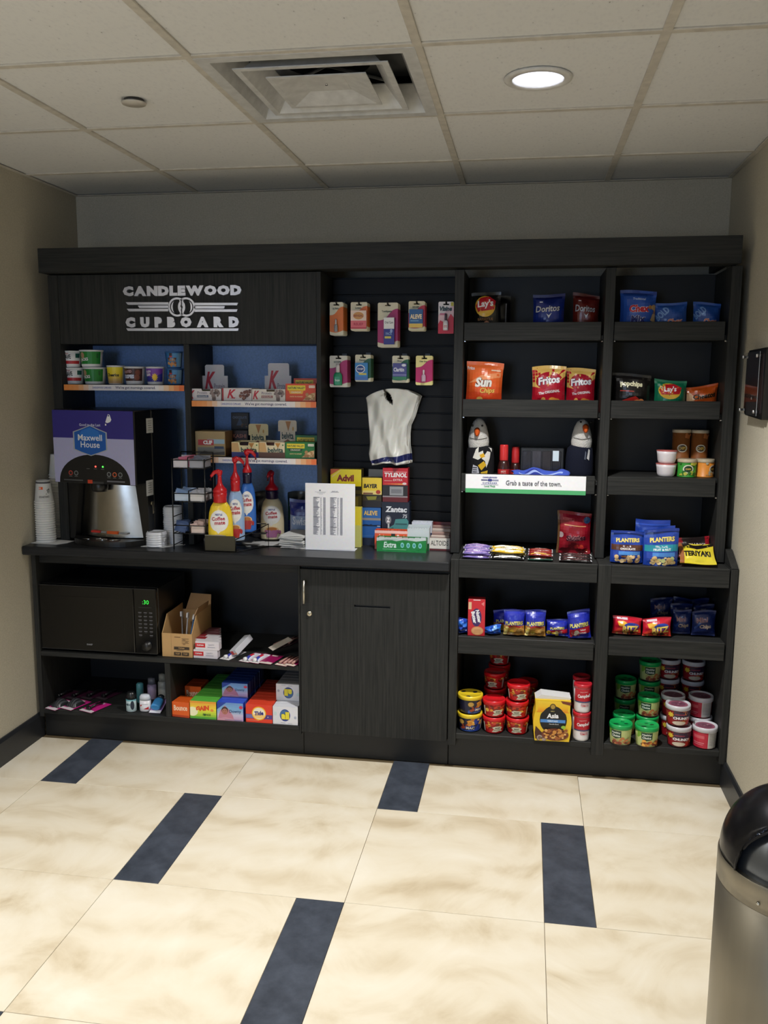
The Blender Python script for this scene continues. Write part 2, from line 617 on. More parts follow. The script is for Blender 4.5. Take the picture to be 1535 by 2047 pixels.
def ceiling():
    m, nt, b, N, L = nodes('mineral_ceiling_tile')
    n = noise(N, L, 75, 3)
    v = N.new('ShaderNodeTexVoronoi'); v.inputs['Scale'].default_value = 95
    tc = N.new('ShaderNodeTexCoord'); mp = N.new('ShaderNodeMapping')
    mp.inputs['Scale'].default_value = (1, .45, 1)
    L.new(tc.outputs['Object'], mp.inputs[0]); L.new(mp.outputs[0], v.inputs['Vector'])
    n0 = noise(N, L, 55, 2)
    mul = N.new('ShaderNodeMath'); mul.operation = 'MULTIPLY_ADD'
    L.new(n0.outputs['Fac'], mul.inputs[0]); mul.inputs[1].default_value = .9
    L.new(v.outputs['Distance'], mul.inputs[2])
    r = ramp(N, L, mul.outputs[0], [(0.36, lin((156, 154, 149))), (0.47, lin((210, 210, 209))), (1, lin((216, 216, 214)))])
    L.new(r.outputs[0], b.inputs['Base Color'])
    b.inputs['Roughness'].default_value = 0.85
    bump(N, L, b, r.outputs[0], 0.5, 0.004)
    tee = flat('ceiling_grid_white', (196, 190, 178), 0.5)
    slab = flat('plenum_dark', (60, 60, 60), 0.9)
    ce = struct(MB().box(XL, XR, YF0, YB, ZC + .22, ZC + .28).obj('ceiling', slab))
    G = 0.61
    x0, y0 = -1.5201, 2.3687
    xs = [XL] + [x0 + G * k for k in range(0, 4)] + [XR]
    ys = [YF0] + [y0 + G * k for k in range(-8, 3)] + [YB]
    zt = ZC + .006
    lamps = set()
    cache = {}
    for i in range(len(xs) - 1):
        for j in range(len(ys) - 1):
            a, b_, c0, c1 = xs[i], xs[i + 1], ys[j], ys[j + 1]
            cx, cy = (a + b_) / 2, (c0 + c1) / 2
            if abs(cx + 1.2151 + .0 - .61) < .05 and abs(cy - 2.6737) < .05:
                continue                                   # air diffuser sits here
            lamp = any(abs(cx - lx) < .12 and abs(cy - ly) < .12 for lx, ly in LAMPS)
            key = (round(b_ - a, 3), round(c1 - c0, 3), lamp)
            if key not in cache:
                hx, hy = (b_ - a) / 2 - .003, (c1 - c0) / 2 - .003
                mb = MB()
                if lamp:
                    q = 32; V = []; F = []
                    for z in (0, .014):
                        for k in range(q):
                            an = 2 * PI * k / q
                            ca, sa = math.cos(an), math.sin(an)
                            t = min(hx / max(abs(ca), 1e-6), hy / max(abs(sa), 1e-6))
                            V.append((.079 * ca, .079 * sa, z)); V.append((t * ca, t * sa, z))
                    for k in range(q):
                        k2 = (k + 1) % q
                        F.append((2 * k, 2 * k + 1, 2 * k2 + 1, 2 * k2))
                        o = 2 * q
                        F.append((o + 2 * k, o + 2 * k2, o + 2 * k2 + 1, o + 2 * k + 1))
                        F.append((2 * k, 2 * k2, o + 2 * k2, o + 2 * k))
                    mb.add(V, F)
                else:
                    mb.box(-hx, hx, -hy, hy, 0, .014, b=.002)
                cache[key] = mb.mesh('ceiling_tile', m)
            o = bpy.data.objects.new('ceiling_tile', cache[key])
            COL.objects.link(o); o.parent = ce
            o.location = (cx, cy, zt)
    # exposed tees: main runners and cross bars
    for x in xs[1:-1]:
        MB().box(x - .012, x + .012, YF0, YB, ZC, ZC + .006, b=.001).box(x - .002, x + .002, YF0, YB, ZC + .005, ZC + .04).obj('grid_runner', tee, ce)
    for y in ys[1:-1]:
        MB().box(XL, XR, y - .012, y + .012, ZC + .0006, ZC + .006, b=.001).box(XL, XR, y - .002, y + .002, ZC + .005, ZC + .04).obj('grid_cross_bar', tee, ce)
    wa = flat('wall_angle_white', (186, 180, 168), 0.5)
    for nm, q in (('trim_1', (XL, XL + .02, YF0, YB)), ('trim_2', (XR - .02, XR, YF0, YB)), ('trim_3', (XL + .02, XR - .02, YB - .02, YB))):
        struct(MB().box(q[0], q[1], q[2], q[3], ZC - .001, ZC + .003).obj(nm, wa))
    # recessed lamps
    can, rim = downlight_mats()
    for k, (lx, ly) in enumerate(LAMPS):
        lb = ['white trimmed recessed downlight glowing in the ceiling tile beside the air vent', 'recessed downlight in the ceiling overhead left, just outside the view', 'recessed downlight in the ceiling on the right, behind the view', 'recessed downlight at the far left, near the window wall'][k]
        t = thing('recessed_downlight', lb, 'ceiling light', (lx, ly, ZC), 0, 'recessed downlights')
        MB().lathe([(.071, .004), (.095, .004), (.095, -.001), (.088, -.004), (.073, -.003), (.071, .004)], 36, cap=False).obj('trim_ring', rim, t)
        MB().lathe([(.072, .0), (.066, .05), (.056, .10)], 36, cap=False).obj('reflector', can, t)
        MB().lathe([(.056, .097), (.05, .075), (.03, .06), (.001, .055)], 28).obj('lamp_lens', LAMPM, t)
        ld = bpy.data.lights.new('downlight_beam', 'SPOT')
        ld.energy = SPOT_W * (1.0, 0.95, 0.5, 0.5)[k]; ld.spot_size = math.radians(120); ld.spot_blend = 1.0
        ld.shadow_soft_size = 0.05; ld.color = (1.0, 0.99, 0.965)
        lo = bpy.data.objects.new('downlight_beam', ld); COL.objects.link(lo)
        lo.location = (lx, ly, ZC - .012)
    # sprinkler cover plate
    t = thing('sprinkler_cover', 'small round white cover plate in the ceiling tile left of the vent', 'sprinkler', (-1.215, 2.70, ZC))
    MB().lathe([(.038, -.004), (.036, -.008), (.0005, -.0085)], 32, (196, 190, 178)).obj('cover_plate', PLAS, t)
    MB().lathe([(.03, .006), (.03, -.004)], 24, (70, 66, 60)).obj('collar', PLAS, t)
    # air diffuser
    t = thing('air_diffuser', 'square white stepped air diffuser in the ceiling', 'air vent', (-.605, 2.6737, ZC))
    dm = flat('diffuser_enamel', (196, 196, 194), 0.38)
    def ring(o, i, zo, zi, th=.003):
        V = []; F = []
        for hs, z in ((o, zo), (i, zi), (i, zi + th), (o, zo + th)):
            V += [(-hs, -hs, z), (hs, -hs, z), (hs, hs, z), (-hs, hs, z)]
        for r_ in range(4):
            for k in range(4):
                k2 = (k + 1) % 4; r2 = (r_ + 1) % 4
                F.append((r_ * 4 + k, r_ * 4 + k2, r2 * 4 + k2, r2 * 4 + k))
        return V, F
    mb = MB(); mb.add(*ring(.297, .262, -.001, -.001)); mb.add(*ring(.262, .225, -.001, .075))
    mb.obj('outer_frame', dm, t)
    mb = MB(); mb.add(*ring(.215, .197, -.004, -.004)); mb.add(*ring(.197, .150, -.004, .055)); mb.obj('middle_cone', dm, t)
    mb = MB(); mb.add(*ring(.142, .128, -.006, -.006)); mb.add(*ring(.128, .06, -.006, .018))
    mb.box(-.062, .062, -.062, .062, .016, .02); mb.obj('centre_cone', dm, t)
    MB().lathe([(.004, .012), (.004, .017)], 10).obj('screw', CHROME, t)
    MB((44, 46, 48)).box(-.23, .23, -.23, .23, .10, .106).lathe([(.13, .075), (.13, .102)], 32, (30, 31, 32), cap=False).obj('neck', PLAS, t)
    mb = MB((70, 72, 74))
    for a in (1, -1):
        mb.tube([(-.18, -.18 * a, .068), (.18, .18 * a, .068)], .006, 6)
    mb.obj('cross_brace', PLAS, t)


ceiling()

# ---------------------------------------------------------------- cabinetry
YU, YBK, YL = 3.58, 3.87, 3.46          # front of upper units, back boards, front of base units
ZTOP = 0.885                            # counter height
BLUEW = flat('blue_wall_covering', (134, 168, 222), 0.55, bmp=0.3, scale=120)


def strip_art(w_, h_, seed=0):
    a = Art(w_, h_)
    a.grad(0, 0, 1, 1, [(0, (236, 140, 60)), (.12, (238, 160, 96)), (.24, (236, 232, 236)), (.8, (236, 234, 238)), (.9, (238, 176, 120)), (1, (226, 96, 34))], 24)
    a.txt('CANDLEWOOD CUPBOARD', .32, .5, .34, (70, 90, 170), .16)
    a.txt("We've got mornings covered.", .60, .48, .62, (70, 72, 110), .36)
    return a


def upper_left():
    t = thing('wall_cabinet', 'dark laminate wall cabinet with blue backed cubbies under the silver letters', 'cabinet', (-1.43, YU, 2.03))
    ox, oy, oz = t.location
    def B(nm, x0, x1, y0, y1, z0, z1, m=WOODV):
        return MB().box(x0 - ox, x1 - ox, y0 - oy, y1 - oy, z0 - oz, z1 - oz).obj(nm, m, t)
    B('side_panel', -2.028, -1.985, YU, YB - .002, ZTOP + .002, 2.03)
    B('side_panel', -.857, -.8375, YU, YB - .002, ZTOP + .002, 2.03)
    B('divider', -1.430, -1.406, YU + .002, YBK, ZTOP + .002, 1.742)
    B('sign_panel', -1.985, -.857, YU + .004, YU + .024, 1.742, 2.03)
    B('top_board', -1.985, -.857, YU + .024, YBK, 1.745, 1.762, WOODH)
    B('back_panel', -1.985, -.857, YBK, YBK + .012, ZTOP + .002, 1.745, BLUEW)
    for x0, x1, z1 in ((-1.985, -1.430, 1.571), (-1.406, -.857, 1.507), (-1.406, -.857, 1.269)):
        sh = B('shelf', x0, x1, YU + .012, YBK, z1 - .022, z1, WOODH)
        w_, h_ = x1 - x0 - .008, .024
        strip = MB((230, 228, 230)).box(x0 + .004 - ox, x1 - .004 - ox, YU + .007 - oy, YU + .0115 - oy, z1 - .025 - oz, z1 - .001 - oz, b=.0005).obj('price_strip', CARD, sh)
        a = strip_art(w_, h_)
        a.obj(lambda u, v, o, X=x0 + .004 - ox, Z=z1 - .025 - oz: (X + u * w_, YU + .007 - oy - o, Z + v * h_), sh, CARD, 'strip_print')
    return t


upper_left()


def letters():
    t = thing('wall_sign', 'raised brushed metal sign letters with linked rings on the dark upper panel', 'sign', (-1.405, YU + .004, 1.885))
    ms = flat('brushed_silver', (206, 208, 220), 0.33, 0.9, 0.04)
    k = 3.584 / FPX     # metres per pixel on the sign face
    base = at(365.5, 615, YU)
    yb, yf = 0.0, -.012
    def P(px, py):
        p = at(px, py, YU)
        return p.x - t.location.x, p.z - t.location.z
    # words
    def word(text, l, r, top, bot, gap, bold):
        x0, z0 = P(l, bot); x1, z1 = P(r, top)
        gl = [glyphs(c, bold) for c in text]
        tot = sum(g[2] / g[3] * (g[3] / gl[0][3]) for g in gl)
        H = z1 - z0
        ws = [g[2] / gl[0][3] * H for g in gl]
        gp = gap * H
        sq = ((x1 - x0) - gp * (len(text) - 1)) / sum(ws)
        x = x0
        for c, g, w_ in zip(text, gl, ws):
            V, T, W, Hh = g
            mb = MB()
            n = len(V)
            kx = w_ * sq / W; kz = H / Hh
            cx = x + w_ * sq / 2; cz = (z0 + z1) / 2
            VV = [(cx + v[0] * kx, yf, cz + v[1] * kz) for v in V] + [(cx + v[0] * kx, yb, cz + v[1] * kz) for v in V]
            F = [tt for tt in T]
            ed = {}
            for tt in T:
                for e in ((tt[0], tt[1]), (tt[1], tt[2]), (tt[2], tt[0])):
                    ed[e] = 1
            for (a, b_) in ed:
                if (b_, a) not in ed:
                    F.append((b_, a, a + n, b_ + n))
            mb.add(VV, F)
            mb.obj('letter', ms, t)
            x += w_ * sq + gp
    word('CANDLEWOOD', 247.5, 483.5, 570, 592.5, .05, .085)
    word('CUPBOARD', 253, 478.5, 633, 655, .52, .105)
    # bars
    def bar(l, r, top, bot, sl, sr):
        a, c, d, e = P(l, top), P(r, top), P(r - sr, bot), P(l + sl, bot)
        MB().prism([a, c, d, e], yf, yb).obj('bar', ms, t)
    bar(253, 338, 604.5, 609.5, 4, 0); bar(277, 339, 611, 616, 3, 0); bar(255, 338, 617.5, 622.5, 4, 0)
    bar(390, 477, 605.5, 610.5, 0, 2); bar(389, 451, 612, 617, 0, 2); bar(390, 476, 618.5, 623.5, 0, 2)
    bar(254, 478, 656.5, 661.5, 3, 1)
    # linked rings: two outer arcs, two inner crescents and the flame lens
    cx1, cz1 = P(355.5, 614); cx2, cz2 = P(373.5, 614)
    R_ = 19.2 * k; r_ = 15.3 * k
    for cx, s in ((cx1, 1), (cx2, -1)):
        a0 = 2 * PI * .115
        V = []; n = 40
        for i in range(n + 1):
            an = a0 + (2 * PI - 2 * a0) * i / n
            ca, sa = math.cos(an), math.sin(an)
            for rr in (R_, r_):
                V += [(cx + s * rr * ca, yf, cz1 + rr * sa), (cx + s * rr * ca, yb, cz1 + rr * sa)]
        F = []
        for i in range(n):
            o = 4 * i
            F += [(o, o + 4, o + 6, o + 2), (o, o + 1, o + 5, o + 4), (o + 2, o + 6, o + 7, o + 3)]
        F += [(0, 2, 3, 1), (4 * n, 4 * n + 1, 4 * n + 3, 4 * n + 2)]
        MB().add(V, F).obj('ring', ms, t)
        pts = []
        for i in range(13):
            an = PI - 1.05 + 2.1 * i / 12
            pts.append((cx + s * 13.2 * k * math.cos(an), cz1 + 13.2 * k * math.sin(an)))
        for i in range(13):
            an = PI + 1.05 - 2.1 * i / 12
            pts.append((cx + s * (13.2 * math.cos(an) + 3.6 * math.cos((an - PI) * 1.45)) * k, cz1 + 13.2 * k * math.sin(an)))
        V = [(p[0], yf, p[1]) for p in pts] + [(p[0], yb, p[1]) for p in pts]
        F = []
        for i in range(12):
            j = 25 - i
            F += [(i, i + 1, j - 1, j)]
            F += [(i, i + 26, i + 27, i + 1), (j, j - 1, j + 25, j + 26)]
        MB().add(V, F).obj('crescent', ms, t)
    lens = []
    for i in range(11):
        an = -1.05 + 2.1 * i / 10
        lens.append((cx1 + 17.5 * k * math.cos(an), cz1 + 17.5 * k * math.sin(an)))
    for i in range(11):
        an = PI - 1.05 + 2.1 * i / 10
        lens.append((cx2 + 17.5 * k * math.cos(an), cz1 + 17.5 * k * math.sin(an)))
    MB().prism(lens, yf - .001, yb).obj('lens', ms, t)
    c0 = ((cx1 + cx2) / 2, cz1)
    fl = [(-2.2, -7), (1, -4), (2.6, 0), (1.6, 2), (.4, 3.4), (.8, 8), (-1.6, 4), (-2.4, 1), (-1, -1), (0, -3)]
    MB((20, 20, 24)).prism([(c0[0] + p[0] * k, c0[1] + p[1] * k) for p in fl], yf - .0025, yf - .0008).obj('flame', PLAS, t)


letters()


def cornice():
    t = thing('cornice', 'long dark laminate cornice across the top of all the shelving', 'cornice', (-.64, 3.54, 2.035))
    ox, oy, oz = t.location
    MB().box(-2.045 - ox, .772 - ox, 0, .02, 0, .1).obj('fascia_board', WOODH, t)
    MB().box(-2.043 - ox, .770 - ox, .02, YB - .004 - oy, .082, .1).obj('top_board', WOODH, t)
    MB().box(-2.043 - ox, .770 - ox, .02, .10, .0, .016).obj('soffit_board', WOODH, t)
    MB().box(-2.043 - ox, -2.02 - ox, .02, YB - .004 - oy, .016, .082).obj('end_board', WOODV, t)
    MB().box(.747 - ox, .770 - ox, .02, YB - .004 - oy, .016, .082).obj('end_board', WOODV, t)


cornice()


def slat_unit():
    t = thing('slat_wall', 'black slotted display panel with hanging cards, between cubbies and snack shelves', 'display panel', (-.566, 3.80, ZTOP + .002))
    ox, oy, oz = t.location
    z = 2.03
    p = .0712
    z = ZTOP + .004
    while z < 2.0:
        zt = min(z + p - .004, 2.03)
        MB().box(-.8365 - ox, -.295 - ox, 0, .018, z - oz, zt - oz, b=.002).obj('slat', SLATM, t)
        z += p
    MB().box(-.8365 - ox, -.295 - ox, .018, .03, 0, 2.03 - oz).obj('back_panel', BACKD, t)


slat_unit()


def gondola():
    t = thing('snack_shelving', 'dark laminate open shelving above the ledge with chip bags and cans', 'shelving', (.25, YU, .892))
    ox, oy, oz = t.location
    def B(nm, x0, x1, y0, y1, z0, z1, m=WOODV, par=None):
        return MB().box(x0 - ox, x1 - ox, y0 - oy, y1 - oy, z0 - oz, z1 - oz).obj(nm, m, par or t)
    B('upright', -.294, -.257, YU, YB - .002, .892, 2.03)
    B('upright', .288, .325, YU, YB - .002, .892, 2.03)
    B('upright', .748, .787, YU, YB - .002, .892, 2.03)
    for x0, x1 in ((-.257, .288), (.325, .748)):
        B('back_panel', x0, x1, YBK, YBK + .012, .892, 2.03, BACKD)
        for zt, zb, lip in ((1.826, 1.755, .05), (1.523, 1.453, .05), (1.222, 1.150, .02 if x0 < 0 else .0)):
            B('fascia', x0 + .002, x1 - .010, YU + .006, YU + .024, zb, zt, WOODH)
            B('shelf', x0, x1, YU + .024, YBK, zt - lip - .018, zt - lip, WOODH)
            for sx in (x0 + .002, x1 - .008):
                MB((180, 180, 182)).box(sx - ox, sx + .008 - ox, YU + .01 - oy, YU + .02 - oy, zb - .006 - oz, zb - oz).obj('shelf_pin', CHROME, t)
    return t


gondola()


def gondola_base():
    t = thing('snack_base_cabinet', 'dark laminate open base cabinet holding soup bowls and nut bags', 'cabinet', (.26, YL, 0))
    ox, oy, oz = t.location
    def B(nm, x0, x1, y0, y1, z0, z1, m=WOODV):
        return MB().box(x0 - ox, x1 - ox, y0 - oy, y1 - oy, z0, z1).obj(nm, m, t)
    B('upright', -.282, -.249, YL, YB - .002, .105, .890)
    B('upright', .296, .345, YL, YB - .002, .105, .890)
    B('upright', .790, .816, YL, YB - .002, .105, .890)
    for x0, x1, zf in ((-.249, .296, .572), (.345, .790, .598)):
        B('ledge', x0, x1, YL + .018, YB - .002, .868, .886, WOODH)
        B('ledge_fascia', x0, x1 - .004, YL + .001, YL + .018, .816, .890, WOODH)
        B('back_panel', x0, x1, YBK + .005, YBK + .017, .16, .868, BACKD)
        B('fascia', x0 + .002, x1 - .006, YL + .002, YL + .020, zf - .072, zf, WOODH)
        B('shelf', x0, x1, YL + .020, YBK + .005, zf - .028, zf - .010, WOODH)
        B('bottom_board', x0, x1, YL + .002, YBK + .005, .134, .158, WOODH)
    B('toe_kick', -.282, .816, 3.505, 3.52, 0, .134, TOEM)
    # shaped wedge where the deep base meets the shallower shelving on the right
    MB().prism([(YL - oy, .893), (YU + .02 - oy, .893), (YU + .02 - oy, .945), (YU - oy, .945)], .790 - ox, .816 - ox, plane='yz').obj('end_wedge', WOODV, t)


gondola_base()


def base_left():
    t = thing('microwave_base_cabinet', 'dark laminate open base cabinet with the microwave, left of the door', 'cabinet', (-1.5, YL, 0))
    ox, oy, oz = t.location
    def B(nm, x0, x1, y0, y1, z0, z1, m=WOODV):
        return MB().box(x0 - ox, x1 - ox, y0 - oy, y1 - oy, z0, z1).obj(nm, m, t)
    B('side_panel', -2.104, -2.084, YL, YB - .002, .105, .846)
    B('side_panel', -.914, -.905, YL + .004, YB - .002, .105, .846)
    B('back_panel', -2.084, -.914, YBK + .03, YBK + .042, .12, .846, BACKD)
    B('shelf', -2.084, -.914, YL + .002, YBK + .03, .386, .406, WOODH)
    B('bottom_board', -2.084, -.914, YL + .002, YBK + .03, .120, .142, WOODH)
    B('divider', -1.510, -1.486, YL + .004, YBK + .03, .142, .386)
    B('top_rail', -2.084, -.914, YL + .03, YL + .05, .80, .846, WOODH)
    B('toe_kick', -2.104, -.905, 3.505, 3.52, 0, .120, TOEM)
    # door cabinet
    t = thing('door_cabinet', 'dark laminate cabinet with one slotted door and a bar handle', 'cabinet', (-.595, YL, 0))
    ox, oy, oz = t.location
    B2 = lambda nm, x0, x1, y0, y1, z0, z1, m=WOODV, par=None: MB().box(x0 - ox, x1 - ox, y0 - oy, y1 - oy, z0, z1).obj(nm, m, par or t)
    B2('carcass', -.904, -.284, YL + .021, YB - .002, .12, .846)
    # door with a real slot
    zs = at(744, 1213, YL).z
    x0, x1 = at(708, 1213, YL).x, at(780, 1213, YL).x
    mb = MB()
    d0, d1 = -.9035 - ox, -.2865 - ox
    mb.box(d0, d1, 0, .019, .118, zs - .0045); mb.box(d0, d1, 0, .019, zs + .0045, .826)
    mb.box(d0, x0 - ox, .0, .019, zs - .0055, zs + .0055, b=.0001); mb.box(x1 - ox, d1, .0, .019, zs - .0055, zs + .0055, b=.0001)
    dr = mb.obj('door', WOODV, t)
    MB().box(x0 - ox - .002, x1 - ox + .002, .014, .019, zs - .006, zs + .006, (4, 4, 4)).obj('slot', PLAS, dr)
    ha, hb = at(610.5, 1157, YL), at(610.5, 1203, YL)
    hx = ha.x - ox
    h = MB((196, 192, 180))
    h.tube([(hx, -.03, hb.z), (hx, -.03, ha.z)], .0055, 10).tube([(hx, -.03, hb.z + .012), (hx, 0, hb.z + .012)], .004, 8).tube([(hx, -.03, ha.z - .012), (hx, 0, ha.z - .012)], .004, 8)
    h.obj('handle', METAL, dr)['label'] = 'brushed steel bar handle'
    lk = at(619, 1226, YL)
    q = MB((214, 206, 186)).lathe([(.011, 0), (.011, .006), (.009, .008), (.0005, .008)], 20).box(-.001, .001, -.005, .005, .0078, .0088, (30, 28, 24)).obj('lock', METAL, dr)
    q.location = (lk.x - ox, 0, lk.z); q.rotation_euler = (PI / 2, 0, 0)
    B2('toe_kick', -.904, -.284, 3.505, 3.52, 0, .12, TOEM)
    # counter
    t = thing('countertop', 'long dark laminate worktop running from the left wall to the shelves', 'countertop', (-1.2, 3.415, .847))
    ox, oy, oz = t.location
    MB().box(XL + .002 - ox, -.2835 - ox, 0, YB - .004 - oy, .0, .038, b=.004).obj('worktop', TOPM, t)
    return t


base_left()

# ---------------------------------------------------------------- product builders
def span(l, r, t, b, Y):
    """pixel box of a front face -> centre x, width, bottom z, top z on plane Y"""
    p = at(l, (t + b) / 2, Y); q = at(r, (t + b) / 2, Y)
    c = (l + r) / 2
    return (p.x + q.x) / 2, q.x - p.x, at(c, b, Y).z, at(c, t, Y).z


def carton(name, label, cat, box, Y, d, col, art=None, z0=None, h=None, rz=0.0, group=None, top=None, side=None, part='carton', mat=None, w=None):
    cx, w_, zb, zt = span(*box, Y)
    w_ = w or w_
    if z0 is None: z0 = zb
    h = h or (zt - z0)
    t = thing(name, label, cat, (cx, Y + d / 2, z0), rz, group)
    mb = MB(col)
    mb.box(-w_ / 2, w_ / 2, -d / 2, d / 2, 0, h, col)
    if top: mb.box(-w_ / 2 + .001, w_ / 2 - .001, -d / 2 + .001, d / 2 - .001, h - .0002, h + .0006, top, b=.0001)
    if side: mb.box(w_ / 2 - .0002, w_ / 2 + .0006, -d / 2 + .001, d / 2 - .001, .001, h - .001, side, b=.0001)
    mb.obj(part, mat or CARD, t)
    if art:
        a = Art(w_, h); art(a)
        a.obj(lambda u, v, o: ((u - .5) * w_, -d / 2 - o, v * h), t, mat or CARD, 'printed_front')
    t['dims'] = (w_, d, h)
    return t


ORD = ['front', 'second', 'third', 'fourth', 'fifth', 'sixth', 'seventh', 'eighth', 'ninth', 'tenth', 'eleventh', 'twelfth']


def row_behind(t, n, gap, label, group, dx=0.0):
    d = t['dims'][1] + gap
    m = Matrix.Rotation(t.rotation_euler[2], 3, 'Z') @ Vector((0, 1, 0))
    for k in range(1, n + 1):
        dup(t, t.location + m * d * k + Vector((dx * k + random.uniform(-.001, .001), 0, 0)), label.replace('@', ORD[k]), group=group)


def bag_fn(w_, h, th, seed=0, pouch=False, wr=.0025, crimp=.07, flare=.06):
    rg = random.Random(seed)
    ph = [rg.uniform(0, 6.28) for _ in range(6)]
    tw = rg.uniform(-.012, .012)

    def f(u, v, off=0.0, sgn=-1):
        a = abs(2 * u - 1)
        if pouch:
            env = (min(1, (1 - v) / .75) ** .8) * (.75 + .25 * min(1, v / .2)) if v < .97 else 0.0
            cr = 0
        else:
            q = (v - crimp) / (1 - 2 * crimp)
            env = math.sin(PI * min(1, max(0, q))) ** .55
            cr = 1 - abs(2 * v - 1)
        t = th / 2 * max(0, 1 - a ** 2.6) ** .8 * env
        nar = 1 - flare * env * (1 if not pouch else .2)
        wv = wr * (math.sin(11 * u + ph[0]) * math.exp(-((v - .9) / .14) ** 2) + math.sin(13 * u + ph[1]) * math.exp(-((v - .1) / .14) ** 2)
                   + .5 * math.sin(9 * u + 14 * v + ph[2]) * (1 - a ** 4) + .5 * math.sin(17 * v - 7 * u + ph[3]) * (1 - a ** 4))
        t = max(t + wv * min(1, env * 3), 0.0008)
        x = (u - .5) * w_ * nar
        z = v * h + wr * 1.5 * math.sin(3.1 * u + ph[4]) * v + tw * (u - .5) * v
        ben = wr * 1.2 * math.sin(5 * u + ph[5]) * (1 if v > .93 or v < .05 else .4)
        return (x, sgn * (t + off) + ben, z)
    return f


def bag(name, label, cat, box, Y, z0, col, art, th=.05, pouch=False, seed=0, group=None, tilt=0.0, lean=0.0, rz=0.0, wr=.0025, cut=(12, 14), colfn=None, h=None, mat=None):
    cx, w_, zb, zt = span(*box, Y)
    h = h or (zt - z0)
    t = thing(name, label, cat, (cx, Y + th / 2, z0), 0, group)
    t.rotation_euler = (-lean, tilt, rz)
    f = bag_fn(w_, h, th, seed, pouch, wr)
    nu, nv = cut
    mb = MB(col)
    mb.sheet(nu, nv, lambda u, v: f(u, v, 0, -1), col, colfn)
    mb.sheet(nu, nv, lambda u, v: f(u, v, 0, 1), col, colfn)
    mb.sheet(nu, 1, lambda u, v: f(u, 0, 0, -1 + 2 * v), col)
    mb.sheet(nu, 1, lambda u, v: f(u, 1, 0, -1 + 2 * v), col)
    for e in (0, 1):
        mb.sheet(1, nv, lambda u, v, e=e: f(e, v, 0, -1 + 2 * u), col)
    o = mb.obj('pouch' if pouch else 'wrapper', mat or FOIL, t)
    if art:
        a = Art(w_, h); art(a)
        a.obj(lambda u, v, o_: f(u, v, o_, -1), t, mat or FOIL, 'printed_front', cut, .0009, .0002)
    return t


def tub(name, label, cat, loc, r0, r1, h, col, art=None, lid=None, lid_h=.012, lid_r=None, lidart=None, group=None, rz=0.0, n=28, base=None, spanA=2.6, mat=None, top_in=None):
    """round tub: r0 base radius, r1 top radius"""
    t = thing(name, label, cat, loc, rz, group)
    mb = MB(col)
    prof = [(r0 * .8, 0), (r0 * .94, .001), (r0, .004), (r0 + (r1 - r0) * .5, h * .5), (r1, h - lid_h)]
    cols = [base or col] * 2 + [col] * 2
    mb.lathe(prof, n, cols=cols)
    mb.obj('tub', mat or PLAS, t)
    if lid:
        R = lid_r or r1 * 1.06
        z = h - lid_h
        lb = MB(lid).lathe([(R * .96, z - .001), (R, z), (R, z + lid_h * .7), (R * .97, z + lid_h), (R * .90, z + lid_h), (R * .87, z + lid_h * .72), (.0005, z + lid_h * .72)], n)
        lo = lb.obj('lid', PLAS, t)
        if lidart:
            a = Art(2 * R, 2 * R); lidart(a)
            a.obj(lambda u, v, o: ((u - .5) * 2 * R, (v - .5) * 2 * R, z + lid_h * .72 + o + .0003), lo, CARD, 'lid_print')
    else:
        MB(col).lathe([(r1 * 1.0, h - lid_h), (r1 * 1.07, h - lid_h + .001), (r1 * 1.07, h - .002), (r1 * 1.03, h), (.0005, h - .001)], n).obj('foil_lid', PLAS, t)
    if art:
        hb = h - lid_h
        a = Art(spanA * (r0 + r1) / 2, hb); art(a)
        def fn(u, v, o):
            an = -PI / 2 + (u - .5) * spanA
            q = max(v * hb, .004)
            r = r0 + (r1 - r0) * (q - .004) / (hb - .004) + o
            return (r * math.cos(an), r * math.sin(an), .004 + v * (hb - .005))
        a.obj(fn, t, CARD, 'printed_band', (12, 1), .0007, .00012)
    return t


def base_at(box, z):
    """standing point of a thing whose visible base is the bottom of its pixel box"""
    return onz((box[0] + box[2 - 1]) / 2, box[3], z)


def tub_px(name, label, cat, box, z0, col, art, lid=None, taper=.85, Y=None, h=None, **kw):
    """round tub from its pixel box (lid edge to lid edge); Y is the axis plane"""
    cx, w_, zb, zt = span(*box, Y)
    R = w_ / 2
    r1 = R / 1.06
    return tub(name, label, cat, (cx, Y, z0), r1 * taper, r1, h or (zt - z0), col, art, lid, **kw)


# ---------------------------------------------------------------- cereal cups, top left cubby
Yc = 3.66


def a_krave(a):
    a.rect(0, .18, 1, .40, (190, 40, 50)); a.txt('KRAVE', .40, .66, .30, BLK, .42, .08, .03); a.txt("Kellogg's", .42, .90, .09, (170, 40, 60), .3)
    a.rect(.80, .60, 1, .9, (30, 90, 80))


def a_jacks(a):
    a.rect(0, .14, 1, .97, (24, 128, 46)); a.ell(.30, .72, .09, .2, (180, 140, 110)); a.txt('JACKS', .36, .42, .26, WHT, .34, .1, .04, out=BLK); a.rect(.82, .55, .9, .85, (14, 96, 40))


def a_oyel(a):
    a.grad(0, .02, 1, .98, [(0, (190, 150, 110)), (.35, (226, 190, 80)), (.6, (240, 214, 40)), (1, (244, 224, 60))], 8, False); a.txt('Cheerios', .5, .52, .2, BLK, .6, 0, .04)


def a_krisp(a):
    a.rect(0, .18, 1, .97, (70, 36, 34)); a.ell(.80, .7, .10, .18, (120, 60, 50)); a.ell(.76, .4, .12, .18, (130, 70, 55)); a.txt('FROSTED', .36, .76, .16, (220, 180, 190), .4, .1); a.txt('KRISPIES', .40, .46, .24, (222, 228, 244), .5, 0, .05, out=(50, 80, 170))


